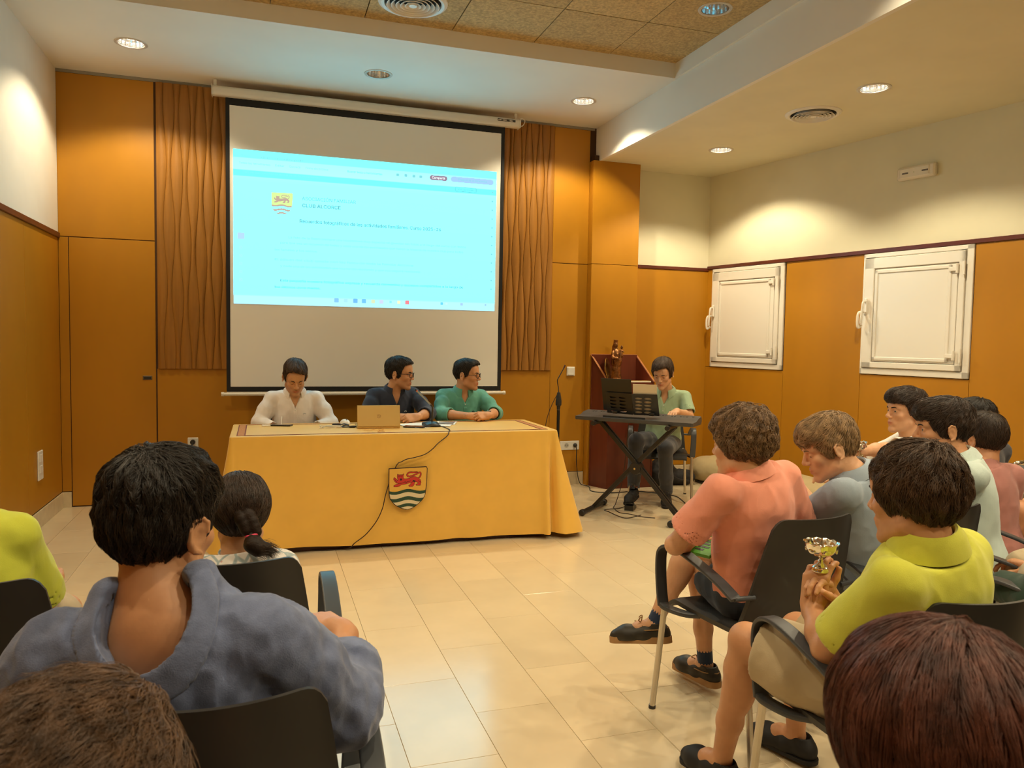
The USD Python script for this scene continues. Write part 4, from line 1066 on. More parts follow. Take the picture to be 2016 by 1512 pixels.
obj('cord', tube([(2.880, D - 0.045, 0.378), (2.880, D - 0.055, 0.32), (2.882, D - 0.05, 0.244), (2.90, D - 0.045, 0.10), (2.93, D - 0.05, 0.01), (2.965, 6.64, 0.004), (2.939, 6.54, 0.004), (2.899, 6.426, 0.004), (2.948, 6.342, 0.004), (3.076, 6.288, 0.004), (3.294, 6.309, 0.004), (3.458, 6.175, 0.004), (3.55, 6.02, 0.004), (3.502, 5.803, 0.004), (3.436, 5.611, 0.004), (3.41, 5.47, 0.004)], 0.0042, 8), black_plastic, pw)
obj('plug', place(lathe([(0, 0), (0.019, 0), (0.019, 0.012), (0.011, 0.020), (0.007, 0.035), (0, 0.035)], 16), rx(90), (2.880, D - 0.011, 0.381)), black_plastic, pw)
kc2 = thing('keyboard_cable', 'thin cable hanging from the keyboard to the floor', 'cable')
obj('cord', tube([(2.80, 5.50, 0.775), (2.82, 5.56, 0.60), (2.86, 5.70, 0.25), (2.83, 5.76, 0.03), (2.795, 5.727, 0.004), (2.761, 5.543, 0.004), (2.818, 5.473, 0.004), (2.864, 5.371, 0.004), (2.95, 5.30, 0.004)], 0.003, 6), wire_dark, kc2)

# floor cushions and a bag in the far corner
bean_mat = mat('beige_cushion', (0.47, 0.37, 0.20), 0.9, 0.06, 8.0, 0.15, 260.0)


def cushion(label, c, R, r, seed, dent):
    t = thing('floor_cushion', label, 'cushion', (c[0], c[1], 0))
    s = SDF((-r[0] - 0.06, -r[1] - 0.06, -0.02), (r[0] + 0.06, r[1] + 0.06, 2 * r[2] + 0.06), 0.014)
    s.ell((0, 0, r[2]), r).ell((-r[0] * 0.35, 0, r[2] * 0.9), (r[0] * 0.6, r[1] * 0.95, r[2] * 0.95), k=0.06).plane((0, 0, 0.0), (0, 0, -1), 0.02)
    m = s.mesh(); v = np.array(m.vertices); m.vertices = v + m.vertex_normals * ((fbm(v, 7.0, 3, seed) - 0.5) * 0.035)[:, None] * np.clip(v[:, 2:] / 0.05, 0, 1)
    obj('cover', place(m, R), bean_mat, t, smooth=True)
    obj('base_piping', place(tube([(r[0] * 0.80 * math.cos(a), r[1] * 0.80 * math.sin(a), 0.012) for a in np.linspace(0, 2 * math.pi, 24)[:-1]], 0.010, 6, 3, True), R), mat('piping_dark', (0.05, 0.035, 0.02), 0.8), t)


cushion('beige floor cushion in the far corner behind the keyboard player', (4.30, 6.48), rz(-75), (0.33, 0.20, 0.135), 4, 0)
cushion('beige floor cushion along the window wall behind the boy in grey blue', (4.46, 5.45), rz(-78), (0.45, 0.24, 0.125), 9, 0)
bg = thing('backpack', 'black bag slumped on the floor behind the keyboard player\'s chair', 'bag', (3.80, 6.55, 0))
s = SDF((-0.30, -0.2, -0.02), (0.32, 0.2, 0.33), 0.010); s.ell((-0.10, 0, 0.12), (0.15, 0.11, 0.14)).ell((0.12, 0, 0.07), (0.15, 0.10, 0.08), k=0.05).plane((0, 0, 0), (0, 0, -1))
m = s.mesh(); v = np.array(m.vertices); m.vertices = v + m.vertex_normals * ((fbm(v, 14.0, 3, 2) - 0.5) * 0.03)[:, None] * np.clip(v[:, 2:] / 0.05, 0, 1)
obj('body', m, mat('black_cloth', (0.012, 0.011, 0.012), 0.8), bg, smooth=True)
obj('strap', tube([(-0.16, -0.08, 0.20), (-0.1, -0.13, 0.15), (0.0, -0.13, 0.08), (0.14, -0.11, 0.05)], 0.012, 8), mat('black_cloth', (0.012, 0.011, 0.012), 0.8), bg)

# ---------------------------------------------------------------- armchairs
shell_mat = mat('anthracite_plastic', (0.030, 0.028, 0.026), 0.48, 0.0, 4.0, 0.05, 500.0, spec=0.5)
arm_mat = mat('slate_plastic', (0.050, 0.054, 0.060), 0.42, 0.0, 4.0, 0.04, 400.0)
leg_mat = mat('satin_steel_leg', (0.62, 0.57, 0.48), 0.32, metal=0.85)


def shell_grid(fn, nu, nv, th):
    u, v = np.meshgrid(np.linspace(-1, 1, nu), np.linspace(0, 1, nv), indexing='ij')
    a = fn(u, v, 0.0); b = fn(u, v, th); N = nu * nv; f = []
    idx = lambda i, j: i * nv + j
    for i in range(nu - 1):
        for j in range(nv - 1):
            q = (idx(i, j), idx(i + 1, j), idx(i + 1, j + 1), idx(i, j + 1))
            f += [(q[0], q[1], q[2]), (q[0], q[2], q[3]), (N + q[2], N + q[1], N + q[0]), (N + q[3], N + q[2], N + q[0])]
    rim = [idx(i, 0) for i in range(nu)] + [idx(nu - 1, j) for j in range(1, nv)] + [idx(i, nv - 1) for i in range(nu - 2, -1, -1)] + [idx(0, j) for j in range(nv - 2, 0, -1)]
    for k in range(len(rim)):
        p, q = rim[k], rim[(k + 1) % len(rim)]
        f += [(p, N + q, q), (p, N + p, N + q)]
    m = trimesh.Trimesh(np.vstack([a.reshape(-1, 3), b.reshape(-1, 3)]), f, process=False)
    m.fix_normals(); return m


def back_fn(u, v, t):
    hw = 0.222 - 0.030 * v - 0.02 * v ** 2
    # rounded top corners
    cr = np.clip((np.abs(u) - 0.72) / 0.28, 0, 1); vv = v * (1 - 0.085 * cr ** 3 * (v > 0))
    z = 0.405 + 0.425 * vv
    y = -0.170 - 0.085 * v ** 1.15 - 0.055 * (1 - u ** 2) * (0.5 + 0.5 * v) + 0.03 * (1 - v) ** 4
    lip = np.clip((0.20 + 0.22 * u ** 2 - v) / 0.03, 0, 1)
    return np.stack([u * hw, y - t * (1 + 0.9 * lip), z], -1)


def seat_fn(u, v, t):
    hw = 0.215 + 0.010 * np.sin(math.pi * v)
    y = -0.195 + 0.425 * v
    z = 0.440 - 0.020 * (1 - u ** 2) * np.sin(math.pi * np.clip(v * 0.9 + 0.05, 0, 1)) - 0.035 * np.clip((v - 0.85) / 0.15, 0, 1) ** 2 - 0.006 * np.clip(np.abs(u) - 0.85, 0, 1) / 0.15
    return np.stack([u * hw, y, z - t], -1)


def armchair(label, loc, rotz, group=None):
    t = thing('armchair', label, 'chair', loc, rotz, group)
    obj('backrest', shell_grid(back_fn, 33, 29, 0.009), shell_mat, t, smooth=40)
    obj('seat', shell_grid(seat_fn, 25, 25, 0.016), shell_mat, t, smooth=40)
    for s in (-1, 1):
        path = spline([(s * 0.262, -0.205, 0.560), (s * 0.266, -0.12, 0.598), (s * 0.268, 0.02, 0.636), (s * 0.268, 0.110, 0.650), (s * 0.268, 0.165, 0.644), (s * 0.268, 0.198, 0.615), (s * 0.268, 0.203, 0.560), (s * 0.266, 0.198, 0.480), (s * 0.262, 0.190, 0.415)], 6)
        obj('armrest', sweep(path, rrect(0.046, 0.013, 0.005, 2), up=(1, 0, 0)) if False else sweep(path, rrect(0.013, 0.046, 0.005, 2)[:, ::-1] if False else rrect(0.046, 0.013, 0.005, 2), up=None if False else np.cross(np.gradient(path, axis=0), V(1, 0, 0))), arm_mat, t)
        obj('arm_bracket', sweep(spline([(s * 0.264, 0.192, 0.420), (s * 0.258, 0.165, 0.410), (s * 0.236, 0.09, 0.410), (s * 0.205, 0.04, 0.418)], 6), rrect(0.040, 0.016, 0.005, 2), up=(0, 0, 1)), arm_mat, t)
        obj('arm_pivot', tube([(s * 0.266, -0.200, 0.560), (s * 0.190, -0.210, 0.560)], 0.0085, 10, 0), arm_mat, t)
        lg = obj('leg', tube([(s * 0.258, 0.185, 0.412), (s * 0.266, 0.235, 0.004)], 0.0115, 12, 0), leg_mat, t)
        obj('foot', tube([(s * 0.2658, 0.2345, 0.012), (s * 0.2662, 0.2355, 0.0)], 0.0135, 12, 0), black_plastic, lg)
        lg = obj('leg', tube([(s * 0.185, -0.10, 0.418), (s * 0.215, -0.20, 0.40), (s * 0.235, -0.275, 0.004)], 0.0115, 12, 4), leg_mat, t)
        obj('foot', tube([(s * 0.2348, -0.2742, 0.012), (s * 0.2352, -0.2758, 0.0)], 0.0135, 12, 0), black_plastic, lg)
    return t


CHAIR0 = armchair('dark armchair under the boy in the coral polo shirt', (1.70, 2.31, 0), 6)
for lab, loc, r in (('dark armchair under the boy in the lime polo shirt with the trophy', (1.568, 1.539, 0), -3),
                    ('dark armchair under the girl with the braid', (-0.074, 2.268, 0), 0),
                    ('dark armchair under the boy in the blue linen shirt', (-0.070, 1.509, 0), 0),
                    ('dark armchair at the picture edge under the person in lime green', (-0.655, 2.235, 0), 2),
                    ('dark armchair under the boy in the grey blue polo shirt', (2.300, 2.33, 0), 4),
                    ('dark armchair under the keyboard player', (3.36, 5.97, 0), 152),
                    ('dark chair behind the table under the person in the white shirt', (0.225, 6.02, 0), 178),
                    ('dark chair behind the table under the person in the navy shirt', (0.98, 6.05, 0), 180),
                    ('dark chair behind the table under the person in the teal shirt', (1.60, 6.05, 0), 181),
                    ('dark armchair under the boy in the pale aqua polo shirt', (2.720, 2.250, 0), 42)):
    copy_of(CHAIR0, loc, r, lab)

# ---------------------------------------------------------------- people
def skin_mat(name, c):
    if name in MATS:
        return MATS[name]
    nodes = {'p': ('principled_bsdf', {'roughness': 0.48, 'specular_ior_level': 0.4, 'subsurface_weight': 0.12, 'subsurface_scale': 0.006, 'subsurface_radius': (1.0, 0.35, 0.2)}),
             'a': ('attribute', {'attribute': 'tint'}), 'm': ('mix_color', {'blend_type': 'multiply', 'fac': 1.0, 'a': c}),
             'tc': ('texture_coordinate', {}), 'n': ('noise_texture', {'scale': 22.0, 'detail': 4.0}), 'r': ('rgb_ramp', {'ramp': [(0.3, (0.93, 0.90, 0.88)), (0.7, (1.04, 1.02, 1.02))]}),
             'm2': ('mix_color', {'blend_type': 'multiply', 'fac': 1.0}), 'nb': ('noise_texture', {'scale': 260.0}), 'b': ('bump', {'strength': 0.10, 'distance': 0.001})}
    MATS[name] = usdkit.material(stage, f'/World/Looks/{name}', nodes, [('a.color', 'm.b'), ('tc.object', 'n.vector'), ('n.fac', 'r.fac'), ('m.result', 'm2.a'), ('r.color', 'm2.b'), ('m2.result', 'p.base_color'), ('tc.object', 'nb.vector'), ('nb.fac', 'b.height'), ('b.normal', 'p.normal')], surface='p.BSDF')
    return MATS[name]


def hair_mats(name, c):
    """(material of the hair's mass, material of its strands)."""
    mass = mat(f'{name}_mass', tuple(0.55 * x for x in c), 0.55, 0.3, 30.0, 0.6, 160.0, spec=0.25)
    if f'{name}_strand' not in MATS:
        nodes = {'p': ('principled_bsdf', {'roughness': 0.42, 'specular_ior_level': 0.42}), 'a': ('attribute', {'attribute': 'tint'}),
                 'm': ('mix_color', {'blend_type': 'multiply', 'fac': 1.0, 'a': c})}
        MATS[f'{name}_strand'] = usdkit.material(stage, f'/World/Looks/{name}_strand', {
            'p': ('principled_bsdf', {'base_color': c, 'roughness': 0.40, 'specular_ior_level': 0.45}),
            'g': ('geometry', {}), 'n': ('noise_texture', {'scale': 45.0, 'detail': 2.0}), 'r': ('rgb_ramp', {'ramp': [(0.3, tuple(0.55 * x for x in c)), (0.7, tuple(min(1, 1.5 * x) for x in c))]})},
            [('g.position', 'n.vector'), ('n.fac', 'r.fac'), ('r.color', 'p.base_color')], surface='p.BSDF')
    return mass, MATS[f'{name}_strand']


eye_white = mat('eye_white', (0.62, 0.58, 0.52), 0.15)
iris_brown = mat('iris_brown', (0.035, 0.016, 0.008), 0.1)
lens_glass = None


def smoothstep(a, b, x):
    t = np.clip((x - a) / (b - a), 0, 1); return t * t * (3 - 2 * t)


HC, HR = V(0, -0.012, 0.036), V(0.076, 0.096, 0.087)     # cranium


def head_sdf(s, nb, chest=None, jaw=1.0, gaze=0.0, lid=0.5, h=0.0032, female=False, ears=True):
    """Head and neck in the head's own frame: x to its right, y forward, z up. nb: base of the neck; chest: (centre, radii, R) to grow into."""
    lo, hi = V(-0.115, -0.135, -0.16), V(0.115, 0.135, 0.14)
    ext = [nb - 0.085, nb + 0.085]
    if chest is not None:
        for c, r, R in chest:
            e = np.sqrt(((R * r) ** 2).sum(1)); ext += [c - e, c + e]
    lo = np.minimum(lo, np.min(ext, 0)) - 0.01; hi = np.maximum(hi, np.max(ext, 0)) + 0.01
    S = SDF(lo, hi, h)
    S.ell(HC, HR, k=0)
    S.ell((0, 0.030, -0.030), (0.056, 0.060, 0.076), k=0.03)
    for x in (-1, 1):
        S.cone((x * 0.050, 0.004, -0.060), (x * 0.012, 0.070, -0.098), 0.021 * jaw, 0.015, 0.025)
        S.ell((x * 0.040, 0.060, -0.018), (0.021, 0.020, 0.019), k=0.018)
        S.cone((x * 0.012, 0.083, 0.026), (x * 0.046, 0.068, 0.025), 0.011, 0.009, 0.012)
    S.ell((0, 0.074, -0.098), (0.019, 0.017, 0.015), k=0.014)
    S.ell((0, 0.060, 0.055), (0.052, 0.035, 0.040), k=0.03)
    for x in (-1, 1):
        S.ell((x * 0.031, 0.098, 0.007), (0.018, 0.018, 0.013), k=0.010, how='sub')
    S.cone((0, 0.085, 0.020), (0, 0.105, -0.020), 0.0075, 0.0105, 0.009)
    S.ell((0, 0.105, -0.024), (0.0115, 0.0125, 0.0095), k=0.005)
    for x in (-1, 1):
        S.ell((x * 0.0125, 0.096, -0.028), (0.0075, 0.0105, 0.0075), k=0.005)
        S.ell((x * 0.0062, 0.104, -0.0345), (0.0035, 0.005, 0.0035), k=0.002, how='sub')
    S.ell((0, 0.074, -0.060), (0.030, 0.020, 0.022), k=0.014)
    S.chain([(-0.024, 0.080, -0.060), (-0.009, 0.0915, -0.0555), (0, 0.0925, -0.0568), (0.009, 0.0915, -0.0555), (0.024, 0.080, -0.060)], [0.003, 0.0052, 0.0050, 0.0052, 0.003], 0.004)
    S.chain([(-0.020, 0.081, -0.064), (0, 0.0905, -0.0685), (0.020, 0.081, -0.064)], [0.003, 0.0068, 0.003], 0.004)
    S.chain([(-0.023, 0.086, -0.0612), (0, 0.0985, -0.0622), (0.023, 0.086, -0.0612)], [0.0012, 0.0014, 0.0012], 0.0025, 'sub')
    for x in (-1, 1):                                    # lids round the eyes
        S.ell((x * 0.031, 0.0735, 0.006), (0.0150, 0.0142, 0.0135), k=0.003)
        S.ell((x * 0.031, 0.090, 0.0045 - 0.006 * gaze), (0.0125, 0.014, 0.0052 * lid + 0.0006), k=0.0015, how='sub')
    for x in (-1, 1) if ears else ():                    # ears
        c = V(x * 0.079, -0.012, -0.004)
        R = rz(-x * 24) @ rx(-10)
        S.ell(c + R @ V(x * 0.004, -0.004, 0), (0.0055, 0.0185, 0.031), R, k=0.006)
        rim = [c + R @ V(x * 0.008, y, z) for y, z in ((0.013, 0.010), (0.010, 0.025), (-0.003, 0.032), (-0.017, 0.025), (-0.021, 0.008), (-0.015, -0.012), (-0.004, -0.026), (0.008, -0.028))]
        S.chain(rim, [0.0035] * 5 + [0.004, 0.0055, 0.004], 0.003)
        S.ell(c + R @ V(x * 0.012, 0.000, 0.000), (0.0065, 0.0095, 0.015), R, k=0.003, how='sub')
    nr = 0.052 * (0.88 if female else 1.0)
    S.chain([(0, -0.022, -0.045), V(0, -0.030, -0.085) * 0.55 + nb * 0.45 * 0.9, nb], [nr, nr * 0.98, nr * 1.10], 0.03)
    if chest is not None:
        for c, r, R in chest:
            S.ell(c, r, R, k=0.05)
    return S


def head_tint(v, beard=0.0):
    t = np.ones_like(v)
    lip = np.exp(-(((v[:, 0]) / 0.022) ** 4)) * np.exp(-(((v[:, 2] + 0.0615) / 0.0100) ** 4)) * smoothstep(0.074, 0.082, v[:, 1])
    t *= 1 + lip[:, None] * (V(0.82, 0.52, 0.50) - 1)
    ck = np.exp(-(((np.abs(v[:, 0]) - 0.042) / 0.022) ** 2) - ((v[:, 2] + 0.028) / 0.024) ** 2) * smoothstep(0.02, 0.06, v[:, 1])
    t *= 1 + ck[:, None] * (V(1.0, 0.88, 0.86) - 1) * 0.45
    if beard:
        bd = smoothstep(-0.030, -0.050, v[:, 2]) * smoothstep(-0.13, -0.105, v[:, 2]) * smoothstep(-0.01, 0.03, v[:, 1]) * (1 - lip)
        t *= 1 + bd[:, None] * beard * (V(0.70, 0.68, 0.70) - 1)
    return t


def hair_sdf(st, h=0.0035):
    """Hair cap: cranium grown by a thickness that varies with direction, ended along a hairline."""
    top, side, back, front = st.get('top', 0.022), st.get('side', 0.011), st.get('back', 0.016), st.get('front', 0.022)
    line = np.array(st['line'])                          # (y, z): hair is kept above z at y
    S = SDF((-0.155, -0.185, -0.20), (0.155, 0.175, 0.19), h)
    seed, lump = st.get('seed', 1), st.get('lump', 0.006)

    def fn(x, y, z):
        px_, py_, pz_ = x - HC[0], y - HC[1], z - HC[2]
        q0, q1, q2 = px_ / HR[0], py_ / HR[1], pz_ / HR[2]
        k0 = np.sqrt(q0 ** 2 + q1 ** 2 + q2 ** 2) + 1e-6
        d = (k0 - 1) * 0.086
        nx, ny, nz = q0 / k0, q1 / k0, q2 / k0
        th = side + (top - side) * smoothstep(0.05, 0.85, nz) + (back - side) * smoothstep(0.2, 0.9, -ny) * (1 - smoothstep(0.5, 0.95, nz)) + (front - side) * smoothstep(0.30, 0.85, ny) * smoothstep(0.0, 0.35, nz)
        th = th + st.get('part', 0.0) * nx * smoothstep(0.2, 0.8, nz)
        d = d - th
        near = np.abs(d) < 0.03 + lump
        nx, ny, nz = (np.broadcast_to(q, d.shape)[near] for q in (nx, ny, nz))
        ang = np.arctan2(nx, ny + 0.35); P_ = np.stack([np.cos(ang) * 2.2, np.sin(ang) * 2.2, nz * 0.9], -1)
        d[near] -= lump * (meshkit.fbm(P_ * st.get('lump_scale', 2.6) + 50, 3, seed) - 0.5) * 2.0
        zl = np.interp(y, line[:, 0], line[:, 1]) + st.get('tilt', 0.0) * x * smoothstep(0.0, 0.06, y)
        xx, yy = np.broadcast_arrays(x[:, :, 0], y[:, :, 0])
        zl = zl + (st.get('ragged', 0.010) * (meshkit.noise(np.stack([xx * 70, yy * 70, xx * 0], -1) + 30, seed + 3) - 0.5))[:, :, None]
        cut = (zl - z) * 0.85
        kk = 0.008
        hh = np.clip(0.5 - 0.5 * (cut - d) / kk, 0, 1)
        return cut + (d - cut) * hh + kk * hh * (1 - hh)
    S.func(fn)
    for e in st.get('extra', ()):                        # locks and tails
        S.chain(e[0], e[1], e[2] if len(e) > 2 else 0.012)
    if st.get('ears', True):
        for x in (-1, 1):
            S.ell((x * 0.094, -0.012, -0.006), (0.030, 0.026, st.get('ear_cut', 0.030)), k=0.006, how='sub')
    return S


def strands(mesh, n, st, seed, length, width, rng_seed=0):
    """Strands that start on the hair's surface and follow its flow: away from the crown and downwards."""
    g = np.random.default_rng(seed + 77)
    v, f = np.array(mesh.vertices), np.array(mesh.faces)
    nrm = np.array(mesh.vertex_normals)
    area = mesh.area_faces; pick = g.choice(len(f), n, p=area / area.sum())
    w = g.dirichlet((1, 1, 1), n); p = (v[f[pick]] * w[:, :, None]).sum(1)
    tree = cKDTree(v); crown = V(*st.get('crown', (0.0, -0.055, 0.125)))
    steps = st.get('steps', 6); L = length * g.uniform(0.55, 1.25, n)
    out = np.zeros((n, steps + 1, 3)); base = g.uniform(-0.0005, 0.0035, n)
    fwd = st.get('flow', (0, 0, 0)); curl = st.get('curl', 0.0)
    jitter = g.normal(0, st.get('jitter', 0.22), (n, 3)); ph = g.uniform(0, 6.28, n)
    for s in range(steps + 1):
        _, i = tree.query(p); nn = nrm[i]; sp = v[i]
        p = p - nn * ((p - sp) * nn).sum(1, keepdims=True) + nn * (base + 0.004 * st.get('lift', 0.4) * (s / steps) ** 2)[:, None]
        out[:, s] = p
        d = p - crown; d = d / (np.linalg.norm(d, axis=1, keepdims=True) + 1e-6)
        hz = np.clip((0.08 - p[:, 2:]) / 0.10, 0, 1)
        d = d * (1 - 0.6 * hz) + V(0, 0, -1) * hz + V(*fwd) * np.clip(1.2 - hz, 0, 1) + jitter
        if curl:
            d = d + curl * np.stack([np.sin(ph + s * 1.9), np.cos(ph + s * 1.9), np.sin(ph * 2 + s * 1.9)], 1)
        d = d - nn * (d * nn).sum(1, keepdims=True); d = d / (np.linalg.norm(d, axis=1, keepdims=True) + 1e-6)
        p = p + d * (L / steps)[:, None]
    return out, width


def add_curves(name, parent, pts, width, material):
    n, k = pts.shape[:2]
    c = UsdGeom.BasisCurves.Define(stage, numbered(P(parent), name))
    c.CreateTypeAttr('linear'); c.CreateCurveVertexCountsAttr(Vt.IntArray.FromNumpy(np.full(n, k, np.int32)))
    c.CreatePointsAttr(Vt.Vec3fArray.FromNumpy(pts.reshape(-1, 3).astype(np.float32)))
    t = np.linspace(0, 1, k); w = width * (1 - 0.75 * t ** 2)
    c.CreateWidthsAttr(Vt.FloatArray.FromNumpy(np.tile(w, n).astype(np.float32))); c.SetWidthsInterpolation('vertex')
    UsdShade.MaterialBindingAPI.Apply(c.GetPrim()).Bind(material)
    return data(c.GetPrim(), kind='stuff')


def hand_parts(S, wrist, d, n, side, curl=(0.35, 0.35, 0.4, 0.45), thumb=(0.5, 0.3), sc=1.0, spread=0.06, k=0.010):
    """Palm, four fingers and a thumb. d: towards the fingers; n: out of the back of the hand; side +1: the thumb lies towards d x n."""
    d = unit(d); n = unit(np.asarray(n, float) - d * (np.asarray(n, float) @ d)); x = np.cross(d, n) * side
    A = lambda a, b, c: wrist + sc * (x * a + d * b + n * c)
    kn = [(0.027, 0.088), (0.009, 0.093), (-0.010, 0.088), (-0.027, 0.078)]
    for a, b in kn:
        S.cone(A(a * 0.6, 0.008, -0.003), A(a, b, 0.0), 0.0155 * sc, 0.0105 * sc, k * 1.2)
    S.ell(A(0, 0.045, -0.007), V(0.032, 0.042, 0.014) * sc, np.stack([x, d, n], 1), k=0.012)
    S.ell(A(0.020, 0.030, -0.013), V(0.014, 0.026, 0.013) * sc, np.stack([x, d, n], 1), k=0.010)
    S.cone(A(0, -0.02, 0), A(0, 0.02, 0), 0.0235 * sc, 0.024 * sc, 0.015)
    for i, ((a, b), L, r) in enumerate(zip(kn, (0.074, 0.082, 0.076, 0.060), (0.0090, 0.0092, 0.0088, 0.0078))):
        p = A(a, b, 0); sp = spread * (1.5 - i); ang = 0.0
        dirv = unit(d + x * sp)
        pts, rs = [p], [r * sc]
        for seg, bend in ((0.46, 1.15), (0.30, 1.55), (0.24, 1.0)):
            ang += curl[i] * bend
            q = dirv * math.cos(ang) - n * math.sin(ang)
            pts.append(pts[-1] + q * L * seg * sc); rs.append(rs[-1] * 0.91)
        S.chain(pts, rs, 0.0035)
    t0 = A(0.020, 0.022, -0.008); out, fl = thumb
    q1 = unit(x * (0.75 * out + 0.25) + d * 0.75 - n * (0.25 + 0.5 * fl)); q2 = unit(q1 + d * 0.4 - x * fl * 0.8); q3 = unit(q2 - x * fl * 0.7)
    pts = [t0, t0 + q1 * 0.042 * sc]; pts.append(pts[-1] + q2 * 0.032 * sc); pts.append(pts[-1] + q3 * 0.026 * sc)
    S.chain(pts, [0.0135 * sc, 0.0110 * sc, 0.0098 * sc, 0.0080 * sc], 0.006)
    return A


def collar_mesh(c, axis, fwd, rx_, ry_, gap, hgt=0.036, fall=0.040, open_=0.0, spread=0.030):
    """A turned-down collar around the neck: stand, fold and fall, open at the front by gap radians each side."""
    f = frame(np.cross(axis, np.cross(fwd, axis)), axis); n = 44
    ph = np.linspace(math.pi / 2 + gap, math.pi / 2 + 2 * math.pi - gap, n)
    fr = (np.cos(ph - math.pi / 2) + 1) / 2                # 1 at the front
    rows = []
    fl = fall * (1 + 0.55 * np.exp(-(np.minimum(ph - ph[0], ph[-1] - ph) / 0.30) ** 2))
    prof = [(0.000, -0.008, 0), (-0.002, hgt * 0.5, 0), (-0.001, hgt, 0), (0.004, hgt + 0.004, 0), (spread * 0.6, hgt - 0.3 * 1, 1), (spread, hgt - 1, 1), (spread - 0.003, hgt - 1, 1), (spread * 0.6 - 0.003, hgt - 0.35, 1), (0.004, hgt, 0), (0.003, hgt * 0.5, 0), (0.003, -0.008, 0)]
    for r, z, k in prof:
        zz = (hgt + (z - hgt) * fl) if k else np.full(n, z)
        lift = -0.006 * fr ** 1.5 + open_ * fr ** 4 * -0.02
        extra = k * 0.004 * (1 - fr)
        rr_ = 1.0 + open_ * fr ** 2 * 0.25
        rows.append(np.stack([np.cos(ph) * (rx_ * rr_ + r + extra), np.sin(ph) * (ry_ * rr_ + r + extra), zz + lift], -1))
    v = np.array(rows); m = len(prof); V_ = v.reshape(-1, 3) @ f.T + c; F = []
    for i in range(m):
        for j in range(n - 1):
            q = (i * n + j, i * n + j + 1, ((i + 1) % m) * n + j + 1, ((i + 1) % m) * n + j)
            F += [(q[0], q[1], q[2]), (q[0], q[2], q[3])]
    for j, o in ((0, 1), (n - 1, 0)):
        for i in range(1, m - 1):
            t = (j, i * n + j, (i + 1) * n + j); F.append(t if o else t[::-1])
    me = trimesh.Trimesh(V_, F, process=False); me.fix_normals(); return me


def wrinkle(m, amp, sc=(9, 9, 5), seed=0, ridge=0.6, hems=()):
    v = np.array(m.vertices); q = v * V(*sc) + 40; calm = np.ones(len(v))
    for p, dv in hems:
        w = v - p; al = w @ dv; calm *= 1 - 0.9 * np.exp(-(al / 0.02) ** 2) * (np.linalg.norm(w, axis=1) < 0.13)
    a = meshkit.fbm(q, 3, seed); b = np.abs(meshkit.fbm(q * 1.7 + 9, 2, seed + 5) - 0.5) * 2
    m.vertices = v + m.vertex_normals * (calm * amp * ((a - 0.5) * 1.6 + ridge * (0.25 - b)))[:, None]
    return m


